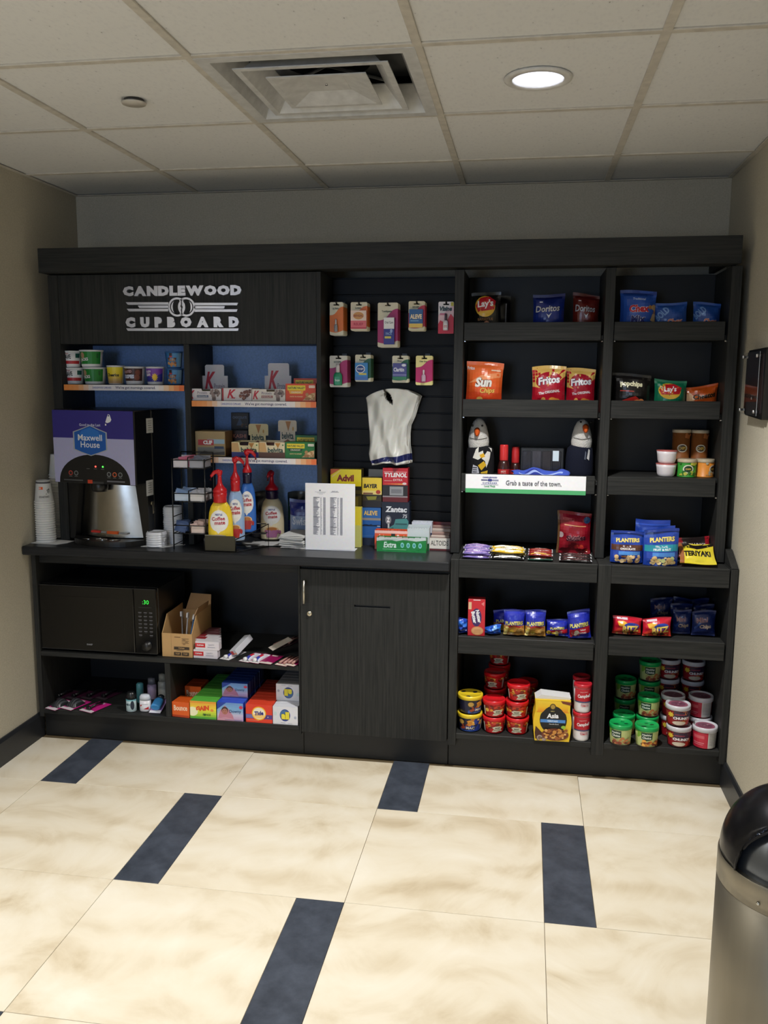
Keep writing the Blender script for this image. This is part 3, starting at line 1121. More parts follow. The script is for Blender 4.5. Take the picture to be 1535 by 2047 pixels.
def a_raisin(a):
    a.rect(0, .14, 1, .97, (50, 50, 150)); a.poly([(0, .6), (.5, .4), (1, .7), (1, .97), (0, .97)], (122, 60, 170)); a.star(.62, .42, .15, .28, (250, 205, 40), n=11, inner=.62); a.txt('RAISIN', .30, .78, .15, WHT, .3, .1); a.txt('BRAN', .28, .58, .18, WHT, .28, .1, .04)


def a_oats(a):
    a.grad(0, .02, 1, .98, [(0, (30, 70, 130)), (.3, (40, 110, 170)), (.72, (90, 150, 200)), (1, (170, 196, 214))], 9)
    a.poly([(.28, .66), (.72, .66), (.68, .38), (.32, .38)], (92, 40, 28)); a.rect(.38, .78, .52, .98, (50, 40, 44)); a.rect(.38, .68, .52, .78, (190, 60, 60)); a.txt('OATMEAL', .5, .56, .08, (230, 190, 130), .3); a.rect(.34, .42, .66, .47, (200, 140, 60))
    a.blobs(.32, .06, .68, .32, [(190, 130, 70), (220, 170, 110), (150, 90, 50)], 16, .06, 3)


cups = [
    ('cereal_cup', 'white cereal cup with red band and black lettering, lower of the leftmost pair', (131, 168, 734, 767), 1.571, a_krave, .86, .0),
    ('cereal_cup', 'green cereal cup standing on the shelf under another green cup', (168, 212, 734, 768), 1.571, a_jacks, .88, 0),
    ('cereal_cup', 'small cereal cup with a yellow upper half and cream rim', (215, 249, 730, 768), 1.571, a_oyel, .86, 0),
    ('cereal_cup', 'dark brown cereal cup with pale blue lettering', (250, 290, 733, 769), 1.571, a_krisp, .88, 0),
    ('cereal_cup', 'purple and blue cereal cup with a yellow sun burst', (293, 329, 734, 770), 1.571, a_raisin, .88, 0),
    ('oatmeal_cup', 'blue oatmeal cup with brown panel and nuts, lower of the right pair', (333, 367, 738, 771), 1.571, a_oats, .84, 0)]
made = []
for nm, lb, bx, z, art, tp, _ in cups:
    cx, w_, zb, zt = span(*bx, Yc)
    made.append(tub_px(nm, lb, 'cereal cup', bx, z, WHT if 'oat' not in nm else (60, 110, 170), art, None, tp, Yc, h=(zt - zb), lid_h=.005, group='single serve cereal cups', rz=random.uniform(-.08, .08) + (.0)))
for k, lb, dxp in ((0, 'white cereal cup with red band, stacked on its twin at far left', -.010), (1, 'green cereal cup stacked on top of another green cup', -.012), (5, 'blue oatmeal cup with brown panel, stacked on its twin by the divider', -.002)):
    src = made[k]
    bx = cups[k][2]; cx, w_, zb, zt = span(*bx, Yc)
    dup(src, src.location + Vector((dxp, 0, zt - zb + .001)), lb, rz=src.rotation_euler[2] + .12)


# ---------------------------------------------------------------- snack bar display boxes, second cubby
def a_kside(sw):
    def f(a):
        a.rect(0, 0, 1, 1, (226, 220, 224)); a.txt('K', .12, .5, .72, (190, 24, 50), .2, 0, .03, .35); a.rect(.28, .26, .62, .46, sw); a.txt('Protein', .44, .66, .22, (150, 140, 160), .3)
        a.txt('CHOCOLATE', .44, .36, .12, WHT, .3); a.blobs(.68, .12, .96, .9, [(120, 100, 96), (150, 130, 126), (90, 74, 70)], 22, .05, 5)
    return f


def a_kred(a):
    a.rect(0, 0, 1, 1, (224, 216, 218)); a.rect(0, 0, .05, 1, (170, 30, 46)); a.txt('K', .32, .55, .7, (196, 26, 54), .3, 0, .03, .35); a.poly([(.25, .2), (.45, .28), (.43, .18)], (196, 26, 54)); a.blobs(.62, .12, .95, .88, [(110, 60, 46), (90, 50, 40), (150, 100, 80)], 24, .05, 6)


def a_khead(sw):
    def f(a):
        a.txt('K', .34, .55, .50, (190, 24, 50), .4, 0, .04, .35); a.txt('Protein', .68, .38, .16, (140, 130, 150), .4); a.rect(0, .03, .9, .10, sw); a.blobs(.82, .02, 1, .16, [(120, 96, 90), (90, 70, 66)], 8, .05, 8)
    return f


def header(t, x0, x1, zlo, ztab, zhi, xt0, xt1, col, art, back=True):
    """stepped display card standing at the back of a tray (local coordinates of the thing)"""
    w_, d, h = t['dims']
    y = d / 2 - .004
    poly = [(x0, zlo), (x1, zlo), (x1, ztab), (xt1, ztab), (xt1, zhi - .006), (xt1 - .006, zhi), (xt0 + .006, zhi), (xt0, zhi - .006), (xt0, ztab), (x0, ztab)]
    hd = MB(col).prism(poly, y, y + .0025).obj('display_header', CARD, t)
    a = Art(x1 - x0, zhi - zlo); art(a)
    a.obj(lambda u, v, o: (x0 + u * (x1 - x0), y - o, zlo + v * (zhi - zlo)), hd, CARD, 'header_print')


def tray_box(name, label, box, Y, d, col, art, z0, head=None, notch=None, group=None, inner=(120, 70, 40), hcol=(214, 212, 220)):
    """open display tray: cut-out front wall, sides, bars inside, stepped header at the back"""
    cx, w_, zb, zt = span(*box, Y)
    h = zt - z0
    t = thing(name, label, 'snack box', (cx, Y + d / 2, z0), 0, group)
    t['dims'] = (w_, d, h)
    mb = MB(col); k = .0018
    hw = w_ / 2
    n0, n1, nd = notch or (-.02, .02, .012)
    mb.prism([(-hw, 0), (hw, 0), (hw, h), (n1, h), (n1 * .85, h - nd), (n0 * .85, h - nd), (n0, h), (-hw, h)], -d / 2, -d / 2 + k, col)
    mb.box(-hw, -hw + k, -d / 2 + k, d / 2, 0, h, b=.0003); mb.box(hw - k, hw, -d / 2 + k, d / 2, 0, h, b=.0003)
    mb.box(-hw + k, hw - k, d / 2 - k, d / 2, 0, h, b=.0003); mb.box(-hw + k, hw - k, -d / 2 + k, d / 2 - k, 0, .002, b=.0003)
    mb.obj('tray', CARD, t)
    br = MB(inner)
    n = 6
    for i in range(n):
        y = -d / 2 + .006 + (d - .014) * i / n
        br.box(-hw + .006, hw - .006, y, y + (d - .014) / n - .002, .002, h * random.uniform(.78, .9), tuple(min(255, int(c * random.uniform(.8, 1.2))) for c in inner), b=.003)
    br.obj('bar_wrappers', FOIL, t)['kind'] = 'stuff'
    a = Art(w_, h); art(a)
    # keep the print off the notch
    nn0, nn1, nv = (n0 + hw) / w_, (n1 + hw) / w_, (h - nd) / h
    a.t = [q for q in a.t if not (nn0 < sum(p[0] for p in q[0]) / 3 < nn1 and sum(p[1] for p in q[0]) / 3 > nv)]
    # base panels: replace a full-face rectangle by three that leave the notch free
    a.obj(lambda u, v, o: ((u - .5) * w_, -d / 2 - o, v * h), t, CARD, 'printed_front')
    if head:
        (l, r, tb), (tl, tr, tt), art2 = head
        Yh = Y + d - .004
        f = lambda px, py: at(px, py, Yh)
        header(t, f(l, tb).x - cx, f(r, tb).x - cx, .002, f(l, tb).z - z0, f(tl, tt).z - z0, f(tl, tb).x - cx, f(tr, tb).x - cx, hcol, art2)
    return t


def nofill(art):
    """drop the full-face background (the tray already has that colour)"""
    def f(a):
        art(a)
        a.t = [q for q in a.t if q[2] != 1]
    return f


Ys = 3.605
g_bar = 'snack bar boxes in the blue cubby'
tray_box('bar_display_box', 'white protein bar tray with grey header card, leftmost on the upper shelf', (375, 442, 777, 801), Ys, .13, (226, 220, 224), nofill(a_kside((70, 90, 130))), 1.507, ((402, 455, 751), (410, 448, 729), a_khead((60, 80, 120))), (-.012, .030, .010), g_bar, (150, 130, 130))
tray_box('bar_display_box', 'white and red pastry bar tray without a header, between the two header trays', (444, 503, 776, 801), Ys, .11, (224, 216, 218), nofill(a_kred), 1.507, None, (-.005, .005, .001), g_bar, (130, 60, 60))
tray_box('bar_display_box', 'white protein bar tray with brown stripe and header card, beside the orange box', (504, 570, 778, 802), Ys, .13, (226, 218, 210), nofill(a_kside((150, 70, 50))), 1.507, ((529, 582, 751), (536, 578, 726), a_khead((120, 90, 80))), (-.010, .030, .010), g_bar, (120, 96, 70))


def a_nv(base, second, orn):
    def f(a):
        a.rect(0, 0, 1, 1, base); a.rect(.06, .62, .66, .9, (240, 214, 40)); a.txt('NATURE VALLEY', .36, .76, .13, (30, 80, 40), .56, 0, .03); a.poly([(.14, .42), (.56, .42), (.6, .6), (.10, .6)], second); a.txt('CRUNCHY', .35, .51, .10, (230, 225, 200), .34)
        a.txt("OATS 'N HONEY", .36, .27, .08, (240, 210, 150), .5); a.poly(orn, (205, 165, 110)); a.blobs(.66, .10, .96, .42, [(180, 135, 80), (225, 190, 140), (160, 110, 60)], 16, .05, 9); a.rect(.78, .76, .98, .9, (250, 240, 220)); a.txt('VALUE PACK', .88, .83, .06, base, .18)
    return f


orn = [(.56, .06), (.98, .06), (.99, .5), (.86, .46)]
nv = carton('granola_bar_box', 'orange red granola bar box at the right end of the upper shelf', 'snack box', (571, 631, 767, 803), Ys, .06, (206, 66, 26), a_nv((214, 70, 26), (236, 170, 50), orn), z0=1.507, group=g_bar)
dup(nv, (nv.location.x + .016, nv.location.y + .072, nv.location.z + .0), 'orange granola bar box standing raised behind its twin', group=g_bar).location.z += .022
tcl = MB((60, 40, 30)).box(-.05, .05, -.028, .028, 0, .0208).obj('box_riser', CARD)
tcl.location = (nv.location.x + .016, nv.location.y + .072, 1.507)
tag(tcl, 'low dark carton under the rear orange granola bar box', 'carton')
nvg = carton('granola_bar_box', 'green granola bar box at the right end of the lower shelf', 'snack box', (570, 629, 884, 919), Ys, .06, (24, 104, 48), a_nv((30, 116, 50), (16, 70, 36), orn), z0=1.269, group=g_bar)
dup(nvg, (nvg.location.x + .022, nvg.location.y + .085, 1.269), 'dark green granola bar box behind the front green one', group=g_bar).scale = (1, 1, 1.35)


def a_clif(a):
    a.rect(.08, .06, .98, .36, (120, 118, 112)); a.poly([(.08, .06), (.3, .22), (.6, .12), (.98, .2), (.98, .06)], (70, 66, 60)); a.rect(.40, .50, .98, .68, (150, 180, 200)); a.rect(.10, .44, .62, .66, (178, 26, 36)); a.txt('CLIF', .42, .55, .16, WHT, .40, 0, .06); a.rect(.64, .30, .95, .40, (40, 60, 90))


carton('energy_bar_carton', 'tan energy bar carton with a red badge, behind the packet rack', 'snack box', (390, 449, 862, 916), 3.62, .105, (166, 142, 96), a_clif, z0=1.269, rz=.03, group=g_bar, side=(140, 104, 60))


def a_dark(a):
    a.rect(.04, .1, .96, .95, (44, 40, 44)); a.txt('CHOCOLATE', .5, .72, .16, (120, 140, 170), .8); a.poly([(.3, .2), (.5, .7), (.7, .2)], (70, 90, 120)); a.blobs(.5, .12, .9, .3, [(120, 90, 50), (90, 60, 40)], 8, .05, 2)


zc = 1.269
hb = MB((34, 30, 32))
p0 = at(443, 856, 3.79); p1 = at(484, 826, 3.79)
dk = thing('bar_display_box', 'dark brown display box with a tall blue black header, behind the tan carton', 'snack box', ((at(478, 880, 3.75).x), 3.80, zc), 0, g_bar)
dk['dims'] = (.11, .1, .1)
MB((52, 40, 36)).box(-.035, .040, -.05, .05, 0, .105).obj('carton', CARD, dk)
a = Art(.075, .105); a.rect(.05, .55, .95, .95, (60, 40, 40)); a.txt('KASHI', .5, .76, .16, (190, 120, 100), .8)
a.obj(lambda u, v, o: (-.035 + u * .075, -.05 - o, v * .105), dk, CARD, 'printed_front')
hd = MB((30, 34, 44)).box(-.070, .012, .051, .055, 0, p1.z - zc).obj('display_header', CARD, dk)
a = Art(.082, .07); a_dark(a)
a.obj(lambda u, v, o: (-.070 + u * .082, .051 - o, p1.z - zc - .072 + v * .07), hd, CARD, 'header_print')


def a_bel(sw):
    def f(a):
        a.rect(0, .0, 1, .34, sw); a.poly([(0, .36), (.3, .36), (.24, .95), (0, .95)], (214, 170, 110)); a.txt('belvita', .64, .50, .32, (20, 70, 64), .6, 0, .03); a.poly([(.62, .95), (.74, .62), (.84, .95)], (190, 130, 50)); a.ell(.93, .82, .03, .05, (70, 130, 70))
    return f


def a_belh(a):
    a.poly([(.36, .97), (.54, .68), (.72, .97)], (176, 116, 50)); a.txt('belvita', .5, .56, .20, (20, 64, 60), .78, 0, .03); a.poly([(.16, .36), (.5, .46), (.84, .36)], (120, 74, 60)); a.ell(.86, .76, .05, .06, (200, 150, 70))


tray_box('biscuit_display_box', 'cream biscuit tray with a navy base stripe and tilted header card', (463, 517, 884, 916), Ys, .12, (234, 220, 168), a_bel((38, 44, 120)), zc, ((500, 531, 870), (497, 536, 847), a_belh), (-.026, .016, .014), g_bar, (60, 50, 60), (222, 206, 156))
tray_box('biscuit_display_box', 'cream biscuit tray with a brown base stripe and pale header card', (518, 569, 884, 917), Ys, .12, (232, 216, 180), a_bel((92, 60, 44)), zc, ((560, 590, 862), (556, 593, 840), a_belh), (-.026, .012, .014), g_bar, (80, 50, 40), (220, 206, 184))

# ---------------------------------------------------------------- carded goods on hooks
def hook(px, py, lab):
    p = at(px, py, 3.80)
    t = thing('peg_hook', lab, 'hook', (p.x, 3.80, p.z))
    MB().tube([(0, 0, .0), (0, -.125, .0), (0, -.145, .010)], .0028, 8).obj('prong', WIRE, t)
    MB().box(-.012, .012, -.004, .0, -.02, .022).obj('clip_plate', WIRE, t)
    return t


def hang(label, back_label, box, cols, prod, n, hooklab, tall=False, seed=0, step=.018):
    Y = 3.668
    l, r, tp, bt = box
    cx, w_, zb, zt = span(l, r, tp, bt, Y)
    h = zt - zb
    base, hdr = cols
    g = 'carded goods hanging on the slat wall'
    hw = w_ / 2; c = .004
    def mesh_card():
        mb = MB(hdr)
        s = .012; sz = -.010          # hanging slot: card is built round it
        pts_o = [(-hw + c, -h), (hw - c, -h), (hw, -h + c), (hw, -c), (hw - c, 0), (-hw + c, 0), (-hw, -c), (-hw, -h + c)]
        mb.prism([(-hw + c, -h), (hw - c, -h), (hw, -h + c), (hw, sz - .004), (-hw, sz - .004), (-hw, -h + c)], 0, .0008)
        mb.prism([(-hw, sz - .004), (-s, sz - .004), (-s, sz + .002), (-hw, sz + .002)], 0, .0008)
        mb.prism([(s, sz - .004), (hw, sz - .004), (hw, sz + .002), (s, sz + .002)], 0, .0008)
        mb.prism([(-hw, sz + .002), (-.004, sz + .002), (-.004, -.002), (.0, 0), (-hw + c, 0), (-hw, -c)], 0, .0008)
        mb.prism([(.004, sz + .002), (hw, sz + .002), (hw, -c), (hw - c, 0), (0, 0), (.004, -.002)], 0, .0008)
        return mb.mesh('card', CARD)
    me = mesh_card()
    def wave(a):
        pts = [(0, .13), (0, .62)]
        for k in range(9):
            u = k / 8
            pts.append((u, .62 + .26 * (1 / (1 + math.exp(-9 * (u - .55))))))
        pts += [(1, .13)]
        pts2 = [(1, .13)] + [(1 - k / 6, .13 - .05 * math.sin(PI * k / 6) + .02 * k / 6) for k in range(7)]
        n_ = len(pts)
        # columns
        cols_ = []
        for k in range(8):
            u0, u1 = k / 8, (k + 1) / 8
            f = lambda u: .60 + .27 / (1 + math.exp(-9 * (u - .55)))
            b_ = lambda u: .08 + .10 * (u - .4) ** 2 * 2
            a.tri([(u0, b_(u0)), (u1, b_(u1)), (u1, f(u1)), (u0, f(u0))], [(0, 1, 2), (0, 2, 3)], base); a.n -= 1
        a.n += 1
    cz = zt
    rootz = cz
    t = thing('carded_product', label, 'carded product', (cx, Y, rootz), 0, g)
    o = bpy.data.objects.new('card', me); COL.objects.link(o); o.parent = t
    a = Art(w_, h); wave(a)
    pr = a.obj(lambda u, v, of: ((u - .5) * w_, -of, (v - 1) * h), t, CARD, 'printed_card')
    backme = pr.data
    prod(t, w_, h)
    for k in range(1, n):
        q = thing('carded_product', back_label.replace('@', ORD[k]), 'carded product', (cx + random.uniform(-.001, .001), Y + step * k, rootz - .0), 0, g)
        for m_, nm in ((me, 'card'), (backme, 'printed_card')):
            o = bpy.data.objects.new(nm, m_); COL.objects.link(o); o.parent = q
        MB((150, 140, 140)).box(-w_ * .28, w_ * .28, -.010, -.001, -h * .8, -h * .4, base, b=.003).obj('blister', PLAS, q)
    hk = hook((l + r) / 2, tp, hooklab)
    hk.location = (cx, 3.80, cz - .0085)


def P_box(col, art, z0=.12, z1=.62, w0=.08, w1=.92, d=.012):
    def f(t, w_, h):
        x0, x1 = (w0 - .5) * w_, (w1 - .5) * w_
        b = MB(col).box(x0, x1, -d, -.0012, (z0 - 1) * h, (z1 - 1) * h).obj('product_box', CARD, t)
        a = Art(x1 - x0, (z1 - z0) * h); art(a)
        a.obj(lambda u, v, o: (x0 + u * (x1 - x0), -d - o, (z0 - 1 + v * (z1 - z0)) * h), b, CARD, 'box_print')
    return f


def with_head(text, f, c=(30, 60, 40)):
    def g(t, w_, h):
        f(t, w_, h)
        a = Art(w_, h); a.txt(text, .45, .80, .06, c, .5)
        a.obj(lambda u, v, o: ((u - .5) * w_, -.0008 - o, (v - 1) * h), t, CARD, 'heading_print')
    return g


def P_bottle(col, capc, r=.16, z0=.10, z1=.62, lab=None):
    def f(t, w_, h):
        R = r * w_; H = (z1 - z0) * h
        mb = MB(col); zz = (z0 - 1) * h
        mb.lathe([(R * .9, zz), (R, zz + .003), (R, zz + H * .45), (R * .8, zz + H * .55), (R * .45, zz + H * .62)], 16, cy=-.012, sy=.6)
        mb.obj('bottle', PLAS, t)
        MB(capc).lathe([(R * .45, zz + H * .60), (R * .45, zz + H * .9), (R * .38, zz + H), (.0005, zz + H)], 14, cy=-.012, sy=.8).obj('cap', PLAS, t)
        if lab:
            a = Art(R * 1.2, H * .3); a.rect(0, 0, 1, 1, lab[0]); a.txt(lab[1], .5, .5, .4, lab[2], .9)
            a.obj(lambda u, v, o: ((u - .5) * R * 1.2, -.012 - R * .62 - o, zz + H * .06 + v * H * .34), t, CARD, 'bottle_label')
    return f


def a_pink(a):
    a.rect(0, 0, 1, .45, (230, 110, 120)); a.rect(0, .45, 1, 1, (240, 214, 200)); a.ell(.5, .72, .34, .2, (210, 150, 80)); a.txt('BENGAL', .5, .72, .12, (150, 50, 40), .6); a.txt('RELIEF', .5, .26, .14, (190, 40, 70), .7); a.rect(0, 0, 1, .08, (200, 60, 80))


def a_toothb(a):
    a.rect(0, 0, 1, .58, (40, 46, 140)); a.rect(0, .58, 1, 1, WHT); a.txt('Oral Care', .5, .82, .09, (50, 60, 90), .8); a.ell(.72, .5, .12, .07, (150, 170, 220)); a.txt('PACK', .5, .4, .10, (150, 180, 230), .6); a.rect(.1, .22, .7, .30, (222, 210, 90))


def a_aleve(a):
    a.rect(0, 0, 1, 1, (40, 96, 160)); a.rect(0, 0, 1, .22, (236, 200, 90)); a.txt('ALEVE', .5, .60, .26, (246, 226, 190), .86, 0, .05, out=(30, 60, 110)); a.rect(.1, .34, .7, .40, (120, 170, 210))


def a_oral(a):
    a.rect(0, 0, 1, 1, (50, 130, 200)); a.ell(.42, .64, .36, .24, WHT); a.ell(.42, .64, .31, .20, (30, 64, 140)); a.txt('Orajel', .42, .64, .14, WHT, .5, .05); a.rect(.3, .30, .9, .40, (210, 190, 70)); a.rect(0, 0, 1, .2, (60, 110, 190))


def a_clar(a):
    a.rect(0, 0, 1, 1, (70, 70, 140)); a.rect(0, 0, 1, .2, (40, 120, 80)); a.txt('Claritin', .44, .62, .24, (225, 228, 240), .76, 0, .03); a.ell(.8, .88, .16, .08, (220, 222, 236)); a.rect(0, .26, 1, .34, (120, 120, 170))


PX, PY_ = 604, 711
hang('orange lip balm card, leftmost of the upper row of hanging cards', 'orange lip balm card, @ from the front on its hook', (659, 686, 604, 670), ((226, 116, 30), (226, 220, 196)), with_head('Lip Balm', P_bottle((150, 150, 156), (200, 202, 206), .13, .10, .48)), 6, 'black peg hook of the lip balm cards')
hang('orange card with a pink and cream packet, second in the upper row', 'orange card, @ from the front on the pink packet hook', (701, 734, 604, 661), ((226, 110, 34), (226, 218, 190)), with_head('Lotion', P_box((236, 200, 190), a_pink, .06, .70, .03, .97)), 5, 'black peg hook of the pink packet cards')
hang('tall magenta card with a navy and white box, centre of the upper row', 'tall magenta card, @ from the front on its hook', (755, 795, 605, 694), (MAG, (224, 216, 190)), with_head('Toothpaste', P_box((40, 46, 140), a_toothb, .06, .66, .34, .86, .02)), 4, 'black peg hook of the tall magenta cards', step=.026)
hang('red card with a blue and yellow pain relief box, fourth in the upper row', 'red card, @ from the front on the blue pain relief hook', (816.5, 849, 602, 661), ((196, 20, 60), (226, 216, 180)), with_head('RELIEF', P_box((40, 96, 160), a_aleve, .10, .72, .06, .90)), 5, 'black peg hook of the blue pain relief cards')


def p_vis(t, w_, h):
    a = Art(w_, h); a.poly([(0, 0), (1, 0), (1, .5), (.8, .62), (.6, .42), (.35, .36), (.12, .42), (0, .3)], (206, 30, 60)); a.txt('Visine', .48, .78, .15, (30, 60, 70), .8, 0, .05, .2); a.rect(.8, .86, .98, .98, (200, 190, 60)); a.rect(.1, .58, .5, .64, (210, 120, 150))
    a.obj(lambda u, v, o: ((u - .5) * w_, -.0014 - o, (v - 1) * h), t, CARD, 'brand_print')
    P_bottle((232, 226, 232), (70, 60, 80), .17, .10, .62, (WHT, 'EYE', RED))(t, w_, h)


hang('pink and white eye drop card, rightmost of the upper row', 'eye drop card', (876, 907, 603, 667), ((236, 200, 210), (238, 232, 236)), p_vis, 1, 'black peg hook of the single eye drop card')
hang('magenta card with a green mouthwash bottle, leftmost of the lower row', 'magenta card, @ from the front on the mouthwash hook', (659, 694, 711, 774), (MAG, (222, 218, 206)), with_head('SCOPE', P_bottle((50, 150, 110), (214, 206, 210), .25, .06, .74, ((46, 150, 116), 'Scope', (220, 240, 230)))), 5, 'black peg hook of the mouthwash cards')
hang('green card with a light blue box, second in the lower row', 'green card, @ from the front on the light blue box hook', (710, 741, 709, 763), ((10, 84, 50), (222, 216, 190)), with_head('Dental', P_box((50, 130, 200), a_oral, .06, .70, .02, .84)), 5, 'black peg hook of the light blue box cards')
hang('green card with a violet allergy box, third in the lower row', 'green card, @ from the front on the violet allergy hook', (784, 816, 711, 765), ((12, 92, 54), (222, 216, 190)), with_head('Allergy', P_box((70, 70, 140), a_clar, .10, .72, .06, .92)), 4, 'black peg hook of the allergy cards')
hang('magenta and cream card with a small clear bottle, rightmost of the lower row', 'magenta card, @ from the front on the small bottle hook', (831, 864, 711, 770), ((190, 20, 100), (238, 226, 150)), with_head('Clear Eyes', P_bottle((200, 170, 190), (226, 220, 226), .13, .12, .52)), 3, 'black peg hook of the small bottle cards')


# ---------------------------------------------------------------- roll of carrier bags
def carrier_bags():
    Y = 3.735
    out = [(735, 795), (752, 783), (770, 777), (776, 774), (792, 774), (805, 776), (818, 781), (840, 791), (832, 812), (826, 832), (821, 838), (817, 852), (816, 880), (819, 905), (821, 922)]
    L_ = [(735, 795), (737, 806), (739, 820), (741, 840), (743, 862), (744, 885), (742, 905), (744, 920), (747, 928)]
    R_ = [(840, 792), (836, 802), (832, 813), (827, 832), (819, 850), (817, 868), (817, 888), (820, 908), (821, 925)]
    p = at(778, 782, 3.80)
    t = thing('carrier_bags', 'bunch of white plastic carrier bags with navy hems hanging on a hook', 'bag', (p.x, 3.735, p.z), 0)
    ox, oy, oz = t.location
    rg = random.Random(4)
    for layer in range(4):
        yy = (layer - 1.5) * .014
        sh = (layer - 1.5) * 1.6
        ph = rg.uniform(0, 6)
        def fn(u, v, layer=layer, yy=yy, sh=sh, ph=ph):
            k = v * 8
            i = min(int(k), 7); f = k - i
            lx = L_[i][0] * (1 - f) + L_[i + 1][0] * f; ly = L_[i][1] * (1 - f) + L_[i + 1][1] * f
            rx = R_[i][0] * (1 - f) + R_[i + 1][0] * f; ry = R_[i][1] * (1 - f) + R_[i + 1][1] * f
            px = lx * (1 - u) + rx * u + sh; py = ly * (1 - u) + ry * u
            # arched shoulder line
            py -= 17 * math.sin(PI * u) ** .8 * max(0, 1 - v * 2.2)
            py += (3 * math.sin(9 * u + ph) + 5 * u * layer * .5 - 2 * layer) * max(0, v - .6) * 1.5
            q = at(px, py, Y)
            fold = .007 * math.sin(6 * u + 4.5 * v + ph) + .007 * math.sin(15 * u - 9 * v + ph * 2) + .004 * math.sin(24 * u + 12 * v + ph) + .004 * abs(math.sin(11 * u - 6 * v + ph))
            return (q.x - ox, yy + fold * (.5 + v) * (1 if layer else 1) - .02 * math.sin(PI * u) * (1 - layer * .2), q.z - oz)
        mb = MB((226, 222, 214))
        cf = lambda u, v: (34, 40, 92) if .87 < v < .965 else (228, 224, 216)
        mb.sheet(44, 52, fn, None, cf)
        # teardrop handle opening below the hook
        hx0, hz0 = at(771, 781, Y).x - ox, at(771, 781, Y).z - oz
        hx1, hz1 = at(786, 806, Y).x - ox, at(786, 806, Y).z - oz
        keep = []
        for k_, f_ in enumerate(mb.f):
            c_x = sum(mb.v[i_][0] for i_ in f_) / 4; c_z = sum(mb.v[i_][2] for i_ in f_) / 4
            q_ = ((c_x - hx0) * (hx1 - hx0) + (c_z - hz0) * (hz1 - hz0)) / ((hx1 - hx0) ** 2 + (hz1 - hz0) ** 2)
            d_ = math.hypot(c_x - hx0 - q_ * (hx1 - hx0), c_z - hz0 - q_ * (hz1 - hz0))
            keep.append(not (-.1 < q_ < 1.05 and d_ < .004 + .010 * max(0, math.sin(PI * min(1, max(0, q_)))) ))
        mb.f = [f_ for f_, k_ in zip(mb.f, keep) if k_]; mb.c = [f_ for f_, k_ in zip(mb.c, keep) if k_]; mb.sm = mb.sm[:len(mb.f)]
        o = mb.obj('bag_layer', PAPER if False else BAGM, t)
        sm = o.modifiers.new('thickness', 'SOLIDIFY'); sm.thickness = .0006
    # dark opening of the front handle
    MB().tube([(0, .065, .0), (0, -.055, .0), (0, -.07, .012)], .003, 8).obj('hook_prong', WIRE, t)


BAGM = printed('thin_carrier_film', 0.35, 0.4, bmp=.2, bscale=25)
BAGM.node_tree.nodes['Principled BSDF'].inputs['Transmission Weight'].default_value = 0.0
BAGM.node_tree.nodes['Principled BSDF'].inputs['Subsurface Weight'].default_value = 0.15
carrier_bags()

# ---------------------------------------------------------------- counter: coffee machine
ZK = ZTOP


